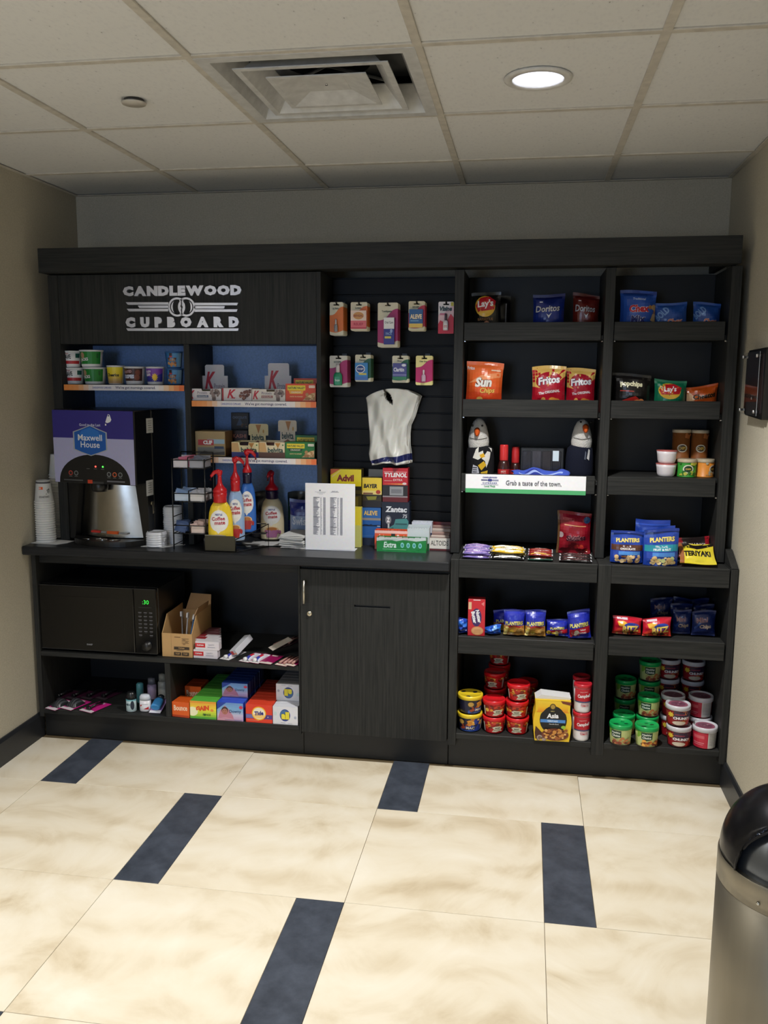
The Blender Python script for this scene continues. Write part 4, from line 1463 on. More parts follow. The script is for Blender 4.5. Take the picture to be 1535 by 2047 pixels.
def coffee_machine():
    pl, pr = at(107, 900, 3.500), at(269, 900, 3.440)
    W_, D_ = math.hypot(pr.x - pl.x, pr.y - pl.y), .345
    rz = math.atan2(pr.y - pl.y, pr.x - pl.x)
    H_ = at(190, 819, 3.51).z - ZK
    cx, cy = (pl.x + pr.x) / 2 - math.sin(rz) * D_ / 2, (pl.y + pr.y) / 2 + math.cos(rz) * D_ / 2
    t = thing('coffee_machine', 'black coffee machine with a navy and lavender front and steel splash panel', 'coffee machine', (cx, cy, ZK), rz)
    hw, hd = W_ / 2, D_ / 2
    # housing: open cavity in front
    mb = MB((14, 14, 16))
    mb.box(-hw, hw, -hd + .13, hd, .012, H_, b=.006)
    mb.box(-hw, hw, -hd + .004, -hd + .131, .27, H_, b=.004)
    mb.prism([(-hw, .012), (-hw + .026, .012), (-hw + .060, .272), (-hw, .272)], -hd + .085, -hd + .131)
    mb.prism([(hw - .026, .012), (hw, .012), (hw, .272), (hw - .060, .272)], -hd + .085, -hd + .131)
    mb.obj('housing', BLACKM, t)
    # stainless splash panel, curved
    sp = MB((190, 186, 178))
    sp.sheet(16, 2, lambda u, v: ((u - .5) * (.335 - .065 * v), -hd + .122 - .050 * math.cos((u - .5) * PI), .028 + v * .26))
    sp.obj('splash_panel', STEEL, t)
    # printed front
    f = MB((18, 18, 20)).box(-hw + .001, hw - .001, -hd, -hd + .004, .27, H_ - .002).obj('front_panel', PLAS, t)
    w_, h_ = W_ - .004, H_ - .274
    a = Art(w_, h_)
    a.rect(0, 0, 1, .53 + .10, (176, 176, 214)); a.rect(0, .62, 1, 1, (50, 44, 132))
    # black arch, built from columns under a half ellipse
    n = 22; pts = [(.06, 0)]
    for k in range(n + 1):
        an = PI - PI * k / n
        pts.append((.5 + .44 * math.cos(an), .40 * math.sin(an) ** .9))
    a.poly(pts, (16, 16, 18))
    bd = [(.27, .70), (.36, .74), (.47, .79), (.57, .74), (.66, .70), (.66, .47), (.57, .43), (.47, .39), (.36, .43), (.27, .47)]
    a.poly([(.465 + (p[0] - .465) * 1.08, .585 + (p[1] - .585) * 1.06) for p in bd], (170, 176, 180)); a.poly(bd, (26, 92, 178)); a.poly([(.30, .60), (.36, .72), (.47, .77), (.57, .72), (.63, .60)], (44, 116, 200))
    a.txt('Maxwell', .465, .63, .085, WHT, .34, 0, .01); a.txt('House', .465, .535, .085, WHT, .28, 0, .01)
    a.txt('Good to the Last', .47, .805, .036, (200, 204, 230), .36)
    a.poly([(.66, .80), (.675, .80), (.675, .825), (.66, .825)], WHT)
    cup = [(.665, .845), (.685, .91), (.70, .955), (.72, .95), (.74, .88), (.725, .85), (.69, .835)]
    a.poly(cup, WHT); a.ell(.707, .935, .008, .012, (50, 44, 132))
    for u, c in ((.205, (190, 70, 60)), (.275, (130, 134, 136)), (.685, (130, 134, 136)), (.755, (210, 100, 60)), (.825, (130, 134, 136))):
        a.ell(u, .135, .026, .034, c); a.ell(u, .135, .017, .022, (26, 26, 28))
    for u in (.205, .275, .43, .52, .61, .685, .755, .825):
        a.rect(u - .02, .085 if u not in (.43, .52, .61) else .20, u + .02, .092 if u not in (.43, .52, .61) else .207, (120, 120, 122))
    a.rect(.12, .03, .36, .045, (90, 90, 92)); a.rect(.66, .03, .88, .05, (110, 110, 116)); a.rect(.45, .0, .62, .03, (60, 60, 62)); a.rect(.42, .0, .48, .05, (206, 70, 40))
    a.obj(lambda u, v, o: ((u - .5) * w_, -hd - o, .272 + v * h_), f, CARD, 'front_print')
    for u, c, e in ((.52, (255, 60, 50), 6), (.61, (60, 255, 60), 5)):
        q = MB().lathe([(.0035, 0), (.003, .0025), (.0005, .003)], 10).obj('indicator_light', emit('indicator_%d' % e, c, e), f)
        q.location = ((u - .5) * w_, -hd, .272 + .235 * h_); q.rotation_euler = (PI / 2, 0, 0)
    # spout
    sp = MB((12, 12, 13)).lathe([(.03, .235), (.034, .25), (.034, .285)], 20, cy=-hd + .035)
    sp.obj('spout', BLACKM, t)
    # caution print on the steel
    lab = MB((206, 60, 40)).box(-.08, -.035, -hd + .068, -.072 + .0, .046, .0545, (200, 50, 40), b=.0004).box(.0, .055, -hd + .068, -.072, .044, .056, (224, 96, 40), b=.0004).box(-.03, -.003, -hd + .068, -.072, .047, .053, (150, 150, 150), b=.0004).box(.058, .10, -hd + .071, -.068, .045, .052, (150, 150, 150), b=.0004)
    lab.obj('caution_label', CARD, t)
    # drip tray
    dt = MB((15, 15, 17))
    pts = [(-hw + .02, .0)] + [(-.165 + .33 * k / 16, -.085 * math.sin(PI * k / 16) ** .55 - .02) for k in range(17)] + [(hw - .02, 0)]
    pts = [(p[0], p[1] - hd + .092) for p in pts]
    dt.prism(pts, .001, .024, plane='xy')
    tr = dt.obj('drip_tray', BLACKM, t)
    V = MB((196, 196, 196))
    ringp = [(.026 * math.cos(2 * PI * k / 24) - .005, .016 * math.sin(2 * PI * k / 24) - hd + .035, .0255) for k in range(25)]
    V.tube(ringp, .0022, 6)
    for s in (-1, 1):
        V.tube([(s * .05 - .005, -hd + .02, .0255), (s * .085 - .005, -hd + .05 if s > 0 else -hd + .024, .0255)], .0022, 6)
    V.obj('grille', CHROME, tr)
    # stickers and key on the right-hand side
    for nm, y, z, wy, hz in (('warning_sticker', -.055, .515, .050, .062), ('notice_sticker', -.07, .25, .052, .066)):
        s = MB((208, 208, 206)).box(hw, hw + .0008, y - wy / 2, y + wy / 2, z - hz / 2, z + hz / 2, b=.0002).obj(nm, PAPER, t)
        a = Art(wy, hz)
        for k in range(5):
            a.rect(.2 + .03 * (k % 2), .8 - .15 * k, .8 - .04 * (k % 3), .83 - .15 * k, (110, 110, 112))
        a.obj(lambda u, v, o, y=y, z=z, wy=wy, hz=hz: (hw + .0008 + o, y + (u - .5) * wy, z + (v - .5) * hz), s, PAPER, 'sticker_print')
    kx = hw + .001
    ky = MB((170, 160, 130)).lathe([(.009, 0), (.009, .004), (.0005, .005)], 14)
    ko = ky.obj('key_lock', METAL, t); ko.location = (kx, -.06, .182); ko.rotation_euler = (0, PI / 2, 0)
    kk = MB((176, 166, 140)).prism([(-.009, -.006), (-.004, -.016), (.004, -.016), (.009, -.006), (.006, .006), (-.006, .006)], 0, .002, plane='yz').box(0, .002, -.0025, .0025, -.048, -.012, b=.0003).box(0, .002, -.002, .006, -.044, -.038, b=.0003)
    k1 = kk.obj('key', METAL, ko); k1.location = (-.003, 0, .005); k1.rotation_euler = (0, -PI / 2, 0)


STEEL = flat('brushed_steel', (176, 172, 164), 0.22, 1.0, 0.06)
coffee_machine()


def cup_stack():
    p = onz(86, 1083, ZK)
    # white sheet under the cups
    sh = MB((226, 226, 226)).prism([(-.075, -.05), (.05, -.062), (.078, -.02), (.085, .03), (-.03, .05), (-.068, .03)], 0, .0012, plane='xy').obj('paper_sheet', PAPER)
    sh.location = (p.x + .042, p.y + .008, ZK + .0004)
    tag(sh, 'white paper sheet under the cups at the left end of the worktop', 'paper')
    p = Vector((-2.070, p.y + .006, ZK))
    def one():
        # upside-down paper cup: wide rim at the bottom
        mb = MB((232, 232, 230))
        mb.lathe([(.0399, .0), (.0428, .0012), (.0428, .0042), (.0396, .0052), (.0302, .094), (.0285, .0955), (.0280, .0935), (.0005, .0932), (.0005, .0920), (.0296, .0915), (.0391, .0055), (.0399, 0)], 28, cap=False)
        return mb
    me = one().mesh('cup_wall', PAPER)
    lower = None
    n = 18; st = .0103
    def place(x, y, z, lab):
        t = thing('paper_cup', lab, 'paper cup', (x, y, z), random.uniform(0, 6), 'stacked paper cups')
        o = bpy.data.objects.new('cup_wall', me); COL.objects.link(o); o.parent = t
        return t
    for k in range(n):
        lab = ('white paper cup, %s from the bottom of the tall front stack' % ORD2[k]) if k < n - 1 else 'printed paper cup topping the front stack, dark ring and orange mark'
        t = place(p.x, p.y, ZK + .0018 + st * k, lab)
    t.rotation_euler = (0, 0, 0)
    a = Art(.11, .09); a.rect(0, .90, 1, 1, (90, 90, 92)); a.rect(.40, .60, .58, .74, (224, 100, 50)); a.txt('CANDLEWOOD', .62, .22, .11, (70, 72, 74), .42, PI); a.txt('10', .44, .67, .1, WHT, .1)
    a.blobs(.68, .3, .9, .62, [(90, 96, 92), (120, 124, 120)], 10, .03, 3)
    def fn(u, v, o):
        an = -PI / 2 + (u - .5) * 2.8 + .2
        r = .0385 - .0084 * v + o
        return (r * math.cos(an), r * math.sin(an), .0075 + v * .084)
    a.obj(fn, t, PAPER, 'cup_print', (12, 1), .0008)
    # rear stack, taller, leaning behind the machine edge
    q = Vector((-2.068, 3.66, ZK))
    for k in range(24):
        place(q.x, q.y, ZK + .0008 + .0122 * k, 'white paper cup, %s from the bottom of the rear stack' % ORD2[k])


ORD2 = ['first', 'second', 'third', 'fourth', 'fifth', 'sixth', 'seventh', 'eighth', 'ninth', 'tenth', 'eleventh', 'twelfth', 'thirteenth', 'fourteenth', 'fifteenth', 'sixteenth', 'seventeenth', 'eighteenth', 'nineteenth', 'twentieth', 'twenty first', 'twenty second', 'twenty third', 'twenty fourth', 'twenty fifth', 'twenty sixth', 'twenty seventh', 'twenty eighth', 'twenty ninth', 'thirtieth']
cup_stack()


def lids():
    sh = MB((228, 228, 228)).prism([(-.07, -.045), (.035, -.05), (.10, .03), (.05, .05), (-.05, .01)], 0, .0012, plane='xy').obj('paper_sheet', PAPER)
    sh.location = (-1.545, 3.545, ZK + .0004)
    tag(sh, 'white paper sheet under the cup lids beside the packet rack', 'paper')
    mb = MB((232, 234, 240))
    mb.lathe([(.0435, 0), (.0445, .001), (.0445, .0035), (.043, .0045), (.043, .009), (.0405, .0105), (.0395, .0135), (.037, .014), (.036, .012), (.0005, .0118), (.0005, .0108), (.037, .0108), (.0390, .0095), (.0422, .0075), (.0424, .0002), (.0435, 0)], 30, cap=False)
    me = mb.mesh('lid_shell', PLAS)
    for (x, y), n, st, lab in (((-1.555, 3.530), 6, .0098, 'white plastic cup lid, %s from the bottom of the short stack'), ((-1.512, 3.617), 16, .0098, 'white plastic cup lid, %s from the bottom of the tall stack')):
        for k in range(n):
            t = thing('cup_lid', lab % ORD2[k], 'cup lid', (x + random.uniform(-.001, .001), y, ZK + .0018 + k * st), random.uniform(-.5, .5), 'stacked cup lids')
            o = bpy.data.objects.new('lid_shell', me); COL.objects.link(o); o.parent = t


lids()


# ---------------------------------------------------------------- wire rack with packets
def rack():
    y0, y1 = 3.468, 3.572
    x0, x1 = at(345, 1000, y0).x, at(412, 1000, y0).x - .004
    t = thing('wire_rack', 'black three tier wire rack of sugar and tea packets on the worktop', 'rack', ((x0 + x1) / 2, (y0 + y1) / 2, ZK))
    ox, oy = t.location.x, t.location.y
    hx, hy = (x1 - x0) / 2, (y1 - y0) / 2
    for sx in (-1, 1):
        for sy in (-1, 1):
            MB().tube([(sx * hx, sy * hy, .001), (sx * hx, sy * hy, .405 if sy > 0 else .385)], .0028, 6).obj('post', WIRE, t)
    for z in (.070, .205, .345):
        mb = MB()
        for dz in (0, .034):
            c = [(-hx, -hy, z + dz), (hx, -hy, z + dz), (hx, hy, z + dz), (-hx, hy, z + dz), (-hx, -hy, z + dz)]
            for k in range(4):
                mb.tube([c[k], c[k + 1]], .0022, 6)
        for k in range(1, 8):
            x = -hx + 2 * hx * k / 8
            mb.tube([(x, -hy, z), (x, hy, z)], .0014, 5)
        # divider loop in the middle of each tier
        mb.tube([(0, -hy, z), (0, -hy, z + .046), (0, hy, z + .046), (0, hy, z)], .0022, 6)
        mb.obj('wire_shelf', WIRE, t)
    MB().tube([(-hx, hy, .405), (hx, hy, .405)], .0028, 6).tube([(-hx, -hy, .02), (-hx, hy, .02)], .0022, 6).tube([(hx, -hy, .02), (hx, hy, .02)], .0022, 6).tube([(-hx, -hy, .14), (-hx, hy, .14)], .0022, 6).obj('frame_bar', WIRE, t)
    rg = random.Random(11)
    me = {}
    def packet(x, y, z, c, rx, ry, rz, lab, sz=(.05, .038), name='sweetener_packet'):
        key = (c, sz)
        if key not in me:
            mb = MB(c)
            f = bag_fn(sz[0], sz[1], .005, rg.randint(0, 99), False, .0008, .1, .02)
            mb.sheet(6, 6, lambda u, v: f(u, v, 0, -1), c, (lambda u, v: c if abs(v - .5) < .42 else tuple(min(255, k + 30) for k in c)))
            mb.sheet(6, 6, lambda u, v: f(u, v, 0, 1), c)
            me[key] = mb.mesh('packet', CARD)
        o = bpy.data.objects.new(name, me[key]); COL.objects.link(o)
        o.location = (x, y, z); o.rotation_euler = (rx, ry, rz)
        tag(o, lab, 'packet', 'loose packets in the wire rack')
    tiers = [
        (.070, [((60, 84, 130), 12, -.075, 'dark blue tea packet in the left half of the bottom tier'), ((222, 190, 180), 14, .045, 'pale pink packet in the right half of the bottom tier')]),
        (.205, [((140, 170, 214), 10, -.06, 'light blue packet in the left half of the middle tier'), ((190, 190, 196), 12, .04, 'grey white packet in the right half of the middle tier')]),
        (.345, [((222, 120, 150), 14, -.035, 'pink sweetener packet in the left half of the top tier'), ((120, 124, 140), 10, .05, 'grey blue packet in the right half of the top tier')])]
    for z, grp in tiers:
        for c, n, xc, lab in grp:
            for k in range(n):
                y = -.034 + .07 * k / n
                packet(ox + xc * hx / .104 + rg.uniform(-.006, .006), oy + y, ZK + z + .004 + (.006 if k % 2 else .0), c, -.35 + rg.uniform(-.2, .2), rg.uniform(-.22, .22), rg.uniform(-.25, .25), lab + ', ' + ORD2[k] + ' from the front')
    # pale packet cartons lining the tiers
    for z, xa, xb, c, lab in ((.345, -.096, -.006, (226, 220, 228), 'white packet carton on the left of the top rack tier'), (.205, -.094, -.004, (206, 222, 244), 'shiny pale blue packet carton on the left of the middle rack tier'), (.205, .006, .094, (224, 220, 220), 'white packet carton on the right of the middle rack tier'), (.070, .008, .090, (226, 206, 196), 'pale pink packet carton on the right of the bottom rack tier'), (.345, .006, .092, (170, 170, 180), 'grey packet carton on the right of the top rack tier')):
        xa *= hx / .104; xb *= hx / .104
        q = thing('packet_carton', lab, 'packet carton', (ox + (xa + xb) / 2, oy, ZK + z + .0026))
        hw = (xb - xa) / 2; hd = hy - .006; k = .0014
        mb = MB(c)
        mb.box(-hw, hw, -hd, -hd + k, 0, .030, b=.0003).box(-hw, hw, hd - k, hd, 0, .045, b=.0003).box(-hw, -hw + k, -hd + k, hd - k, 0, .036, b=.0003).box(hw - k, hw, -hd + k, hd - k, 0, .036, b=.0003)
        mb.box(-hw + k, hw - k, -hd + k, hd - k, 0, .0014, b=.0003)
        mb.obj('open_carton', CARD, q)


rack()


# ---------------------------------------------------------------- creamer pump bottles
def creamer(label, loc, rz, H, col, side, capc, art, R=.047, collar=None, sy=.7, spin=0.0):
    t = thing('creamer_bottle', label, 'creamer bottle', loc, rz, 'pump creamer bottles')
    hb = H * .62
    prof = [(.82, .0), (.94, .006), (.98, .02), (1.0, .10), (1.0, .38), (.98, .58), (.91, .76), (.77, .89), (.58, .97), (.48, 1.0)]
    rz_ = [(R * a, hb * b_) for a, b_ in prof]
    MB(col).lathe(rz_, 32, sy=sy).obj('bottle', PLAS, t)
    # shrink collar and pump
    zc_ = hb
    MB(collar or capc).lathe([(R * .50, zc_ - .004), (R * .54, zc_), (R * .52, zc_ + H * .055), (R * .56, zc_ + H * .075), (R * .54, zc_ + H * .125)], 24).obj('collar', FOIL, t)
    MB(capc).lathe([(R * .54, zc_ + H * .12), (R * .57, zc_ + H * .125), (R * .54, zc_ + H * .155), (R * .34, zc_ + H * .19), (R * .20, zc_ + H * .225), (R * .15, zc_ + H * .30), (R * .15, zc_ + H * .355)], 20).obj('pump_cap', PLAS, t)
    zt = zc_ + H * .36
    noz = MB(capc)
    noz.tube([(.010, 0, zt + .004), (-.006, 0, zt + .008), (-.022, 0, zt + .004), (-.034, 0, zt - .010), (-.038, 0, zt - .028)], [.008, .010, .008, .0065, .005], 10)
    noz.lathe([(.006, zt - .012), (.011, zt - .004), (.012, zt + .006), (.008, zt + .012), (.0005, zt + .013)], 14)
    noz.obj('pump_spout', PLAS, t).rotation_euler = (0, 0, spin)
    a = Art(2.3 * R, hb * .93); art(a)
    def fn(u, v, o):
        an = -PI / 2 + (u - .5) * 2.3
        z = hb * (.03 + .93 * v)
        q = z / hb
        for k in range(len(prof) - 1):
            if prof[k][1] <= q <= prof[k + 1][1]:
                f = (q - prof[k][1]) / (prof[k + 1][1] - prof[k][1])
                r = R * (prof[k][0] * (1 - f) + prof[k + 1][0] * f)
        r += o
        return (r * math.cos(an), r * sy * math.sin(an), z)
    a.obj(fn, t, FOIL, 'printed_sleeve', (10, 18), .0012, .0003)
    return t


def a_cream(side, cupc, accent):
    def f(a):
        a.rect(0, 0, 1, 1, side)
        a.grad(.0, 0, 1, .5, [(0, side), (.5, tuple(min(255, c + 14) for c in side)), (1, side)], 6)
        a.ell(.46, .62, .36, .24, (236, 232, 226)); a.ell(.46, .60, .31, .22, (242, 240, 236)); a.poly([(.3, .45), (.66, .48), (.44, .33)], (238, 234, 226))
        a.txt('NESTLE', .46, .76, .045, (40, 50, 130), .26, 0, .04)
        a.txt('Coffee', .44, .67, .085, (184, 30, 44), .52, .06, .03); a.txt('mate', .50, .575, .075, (184, 30, 44), .40, .06, .03)
        a.ell(.46, .20, .26, .12, cupc); a.ell(.46, .25, .24, .07, (236, 200, 150)); a.ell(.46, .255, .18, .05, (190, 120, 60)); a.poly([(.22, .23), (.70, .23), (.62, .04), (.30, .04)], accent); a.ell(.74, .17, .06, .05, accent)
    return f


# stepped holder for three bottles
def holder():
    y0 = 3.452
    xa, xb = at(409.5, 1085, y0).x, at(470, 1085, y0).x
    t = thing('bottle_holder', 'black wire and smoked plastic stepped holder with three creamer bottles', 'holder', ((xa + xb) / 2, y0, ZK))
    w_ = xb - xa
    MB((52, 48, 34)).box(-w_ / 2, w_ / 2, 0, .003, .004, .068, (58, 54, 38)).obj('front_plate', PLAS, t)
    MB((150, 150, 140)).box(-w_ / 2, w_ / 2 - .04, -.0005, .0035, .068, .0705).obj('plate_edge', PLAS, t)
    mb = MB((16, 16, 17))
    for x, y, z in ((0, .031, .006), (.052, .080, .036), (.096, .126, .065)):
        mb.box(x - w_ / 2, x + w_ / 2, y - .019, y + .021, z - .004, z)
    mb.obj('step', PLAS, t)
    wr = MB()
    for s, dx in ((-1, 0), (1, .0)):
        x = s * (w_ / 2 + .002)
        e = .098 if s > 0 else .06
        wr.tube([(x, 0, .003), (x + e, .145, .003), (x + e, .145, .10), (x + .05 * (s > 0), .06, .075), (x, 0, .055), (x, 0, .003)], .0025, 6)
    wr.tube([(-w_ / 2 + .058, .145, .10), (w_ / 2 + .09, .145, .10)], .0025, 6).tube([(-w_ / 2 + .058, .145, .003), (w_ / 2 + .09, .145, .003)], .0025, 6)
    wr.obj('wire_side', WIRE, t)
    return t


ho = holder()
for label, px, top, y, dz, rz, spin, R, sy, col, capc, art, coll in (
        ('yellow creamer pump bottle in the front step of the holder', 440, 943, 3.484, .0065, .20, .25, .052, .44, (238, 206, 40), (206, 26, 34), a_cream((240, 206, 44), (232, 190, 130), (214, 140, 70)), (200, 24, 30)),
        ('white and blue creamer pump bottle on the middle step of the holder', 471, 917, 3.533, .0365, .35, 3.3, .036, .55, (198, 214, 234), (196, 24, 36), a_cream((150, 180, 220), (200, 60, 60), (190, 50, 50)), (200, 30, 40)),
        ('blue creamer pump bottle with navy collar at the back of the holder', 495, 902, 3.577, .0665, .30, 2.9, .035, .5, (36, 96, 180), (196, 24, 36), a_cream((44, 104, 190), (220, 200, 170), (180, 50, 50)), (22, 24, 56))):
    q = at(px, 1000, y)
    creamer(label, (q.x, y, ZK + dz), rz, at(px, top, y).z - ZK - dz, col, None, capc, art, R, coll, sy, spin)
pc = onz(541, 1080, ZK)
creamer('cream coloured creamer pump bottle standing alone by the napkins', (pc.x, pc.y + .03, ZK + .002), .34, at(541, 945, pc.y + .03).z - ZK, (232, 216, 176), None, (200, 26, 40), a_cream((234, 218, 180), (214, 120, 110), (176, 110, 150)), R=.053, collar=(40, 24, 60), spin=1.0)

# ---------------------------------------------------------------- napkins, price list, medicine and gum displays
def napkins():
    t = thing('napkin_stack', 'stack of white folded napkins beside the upright price list', 'napkins', (0, 0, 0), 0)
    c = onz(580, 1098, ZK)
    t.location = (c.x + .012, c.y + .075, ZK)
    rg = random.Random(5)
    for k in range(11):
        dx, dy, a_ = rg.uniform(-.006, .006), rg.uniform(-.006, .006), rg.uniform(-.1, .1)
        mb = MB((206, 206, 204) if k % 2 else (214, 214, 212))
        z0 = .0012 + k * .0052
        s = .066
        lft = .0
        def fn(u, v, s=s, z0=z0, k=k): return ((u - .5) * 1.7 * s, (v - .5) * 2 * s, z0 + .0046 + .0012 * math.sin(5 * u + k) + .0018 * v)
        mb.sheet(6, 6, fn)
        mb.sheet(6, 6, lambda u, v, s=s, z0=z0, k=k: ((u - .5) * 1.7 * s, (v - .5) * 2 * s, z0 + .0006 + .0012 * math.sin(5 * u + k) + .0018 * v))
        for e in (0, 1):
            mb.sheet(6, 1, lambda u, v, e=e: tuple(Vector(fn(u, e)) - Vector((0, 0, .004 * v))))
            mb.sheet(1, 6, lambda u, v, e=e: tuple(Vector(fn(e, v)) - Vector((0, 0, .004 * u))))
        o = mb.obj('napkin', PAPER, t)
        o.location = (dx, dy, 0); o.rotation_euler = (0, 0, a_ - .12)
    for k, (px, py, rz, lb) in enumerate(((505, 1091, .55, 'flat white napkin lying in front of the bottle holder, left one'), (548, 1092, .2, 'flat white napkin lying in front of the lone cream bottle'))):
        c = onz(px, py, ZK)
        o = MB((206, 206, 205)).box(-.052, .052, -.045, .045, .0, .0022).obj('paper_napkin', PAPER)
        o.location = (c.x, c.y + .04 + .0 * k, ZK + .0004 + .0028 * k); o.rotation_euler = (0, 0, rz)
        tag(o, lb, 'napkin')


napkins()


def price_list():
    Y = 3.568
    cx, w_, zb, zt = span(609.5, 709, 966, 1093, Y)
    h = zt - ZK - .002
    t = thing('price_list_holder', 'white printed price list in a clear upright holder on the worktop', 'sign holder', (cx, Y, ZK), 0)
    t.rotation_euler = (-.02, 0, 0)
    MB((240, 240, 244)).box(-w_ / 2 + .003, w_ / 2 - .003, .0015, .0022, .004, h - .002, b=.0002).obj('paper', PAPER, t)
    MB((236, 238, 246)).box(-w_ / 2, w_ / 2, .0024, .0044, 0, h).obj('back_sheet', PLAS, t)
    MB((236, 240, 250)).box(-w_ / 2, -w_ / 2 + .11, -.0005, .0012, .001, .0032).box(-w_ / 2 + .05, w_ / 2, .0044, .06, 0, .003).obj('base_lip', PLAS, t)
    a = Art(w_, h); rg = random.Random(3)
    g1, g2 = (150, 152, 166), (176, 178, 190)
    a.ell(.30, .895, .018, .012, (130, 132, 150))
    for v, u0, u1 in ((.87, .2, .42), (.855, .24, .4), (.84, .28, .36)): a.rect(u0, v, u1, v + .005, g2)
    a.txt('PRICE LIST', .60, .885, .014, g1, .2); a.rect(.52, .872, .68, .878, g1)
    for u0 in (.165, .505):
        n = 46
        for k in range(n):
            v = .785 - .56 * k / n
            ww = rg.uniform(.05, .12)
            a.rect(u0, v, u0 + ww, v + .0065, g1); a.n -= 1
            a.rect(u0 + .145, v, u0 + .145 + rg.uniform(.015, .03), v + .0065, g2); a.n -= 1
            a.rect(u0 + .20, v, u0 + .25, v + .0065, g1); a.n -= 1
            if k % 12 == 0:
                a.rect(u0, v, u0 + .13, v + .010, (130, 132, 148)); a.n -= 1
    a.obj(lambda u, v, o: ((u - .5) * w_, .0015 - o, v * h), t, PAPER, 'printed_list', eps=.0002)


price_list()


def med(name, label, box, Y, d, col, art, z0=None, h=None, parts=None, rz=0):
    t = carton(name, label, 'medicine display', box, Y, d, col, art, z0=z0, h=h, rz=rz, group='medicine dispensers on the worktop')
    if parts: parts(t, *t['dims'])
    return t


def a_advil(a):
    a.rect(0, .78, 1, 1, (228, 208, 30)); a.poly([(0, .92), (0, 1), (.32, 1)], (190, 90, 40)); a.poly([(.02, .9), (.3, .985), (.34, .985), (.06, .89)], (230, 200, 120)); a.txt('Advil', .48, .885, .088, (130, 30, 30), .56, 0, .05); a.rect(0, .73, 1, .78, (24, 22, 22)); a.txt('Congestion Relief', .46, .753, .028, (210, 208, 200), .84); a.rect(0, .40, 1, .73, (60, 52, 18)); a.rect(0, .66, 1, .68, (24, 22, 22)); a.rect(.1, .42, .9, .64, (96, 84, 26)); a.rect(0, 0, 1, .40, (30, 28, 24))


Ym = 3.70
med('medicine_dispenser', 'tall yellow and black pain relief dispenser behind the price list', (661, 722, 938, 1088), Ym, .06, (66, 58, 24), a_advil, z0=ZK)


def a_small(a):
    a.rect(0, .55, 1, 1, (236, 216, 60)); a.rect(0, 0, 1, .55, (206, 206, 120))


med('medicine_dispenser', 'narrow yellow dispenser peeking out right of the price list', (690, 722, 1014, 1090), 3.665, .028, (214, 204, 90), a_small, z0=ZK, rz=0)


def a_alv2(a):
    a.rect(0, .72, 1, .985, (44, 104, 176)); a.txt('ALEVE', .48, .85, .12, (232, 196, 120), .7, 0, .04, out=(20, 50, 100)); a.rect(0, .66, 1, .72, (150, 140, 130)); a.rect(0, .20, 1, .66, (30, 92, 168)); a.poly([(.0, .52), (.18, .555), (.34, .52), (.5, .56), (.68, .52), (.86, .545), (1, .54), (1, .5), (0, .5)], (16, 36, 70)); a.rect(.82, .50, .98, .52, (190, 200, 214)); a.rect(0, 0, 1, .2, (16, 26, 50)); a.rect(0, .24, .9, .26, (60, 110, 170))


al = med('medicine_dispenser', 'blue pain relief dispenser, lower one in the middle column', (722, 761, 1014, 1087), 3.715, .06, (26, 70, 140), a_alv2, z0=ZK)


def a_bay(a):
    a.rect(0, .43, 1, 1, (238, 208, 60)); a.rect(0, .43, 1, .56, (236, 214, 130)); a.txt('BAYER', .42, .72, .14, BLK, .7, 0, .05, .15); a.ell(.82, .52, .12, .07, (180, 60, 40)); a.rect(.05, .44, .55, .49, (120, 70, 60)); a.poly([(.0, .43), (.2, .30), (.5, .34), (.8, .30), (1, .43)], (40, 34, 20)); a.poly([(.2, .36), (.75, .38), (.7, .26), (.3, .24)], (140, 136, 40)); a.rect(0, 0, 1, .22, (30, 24, 28))


zb_ = ZK + al['dims'][2] + .0006
bay = med('medicine_dispenser', 'yellow dispenser with slanted black lettering, stacked on the blue one', (724, 763, 955, 1013), 3.715, .055, (60, 50, 24), a_bay, z0=zb_)
wB, dB, hB = bay['dims']
MB((150, 150, 146)).box(-wB / 2 + .018, wB / 2 + .012, dB / 2 - .004, dB / 2 - .001, hB - .002, hB + .032).obj('display_header', CARD, bay)


def a_zan(a):
    a.rect(0, .20, 1, 1, (16, 24, 44)); a.txt('Zantac', .52, .84, .13, (226, 230, 236), .80, 0, .04, .1); a.txt('75', .84, .69, .08, (200, 206, 214), .2, 0, .02, .15); a.poly([(.06, .20), (.2, .40), (.45, .5), (.5, .62), (.9, .64), (.97, .58), (.96, .20)], (70, 140, 140)); a.poly([(.06, .20), (.2, .38), (.42, .44), (.5, .2)], (40, 100, 96)); a.ell(.24, .60, .11, .1, (120, 124, 130)); a.txt('Z', .24, .60, .11, WHT, .12, 0, .06); a.rect(.22, .42, .28, .52, (190, 200, 200)); a.rect(.5, .5, .92, .53, (40, 90, 96)); a.rect(0, 0, 1, .2, (24, 40, 60)); a.rect(.42, .36, .94, .38, (130, 190, 186))


zan = med('medicine_dispenser', 'dark navy dispenser with a teal base, lower one in the right column', (763, 818, 1004, 1087), 3.705, .06, (20, 30, 50), a_zan, z0=ZK)


def a_tyl(a):
    a.rect(0, .50, 1, 1, (192, 24, 40)); a.txt('TYLENOL', .52, .80, .13, WHT, .90, 0, .04, .12); a.txt('EXTRA', .60, .655, .065, (230, 200, 200), .4, 0, .02, .1); a.rect(.04, .88, .96, .90, (230, 160, 160)); a.rect(.06, .62, .38, .635, (230, 180, 170)); a.grad(.06, .52, .9, .55, [(0, (210, 60, 40)), (1, (240, 200, 90))], 6); a.ell(.87, .55, .08, .035, (230, 210, 210)); a.rect(0, .18, 1, .50, (34, 30, 32)); a.rect(.28, .20, .82, .46, (150, 152, 156)); a.rect(.34, .26, .76, .38, (120, 122, 128)); a.rect(0, .14, 1, .18, (150, 140, 144)); a.rect(0, 0, 1, .14, (96, 20, 26))


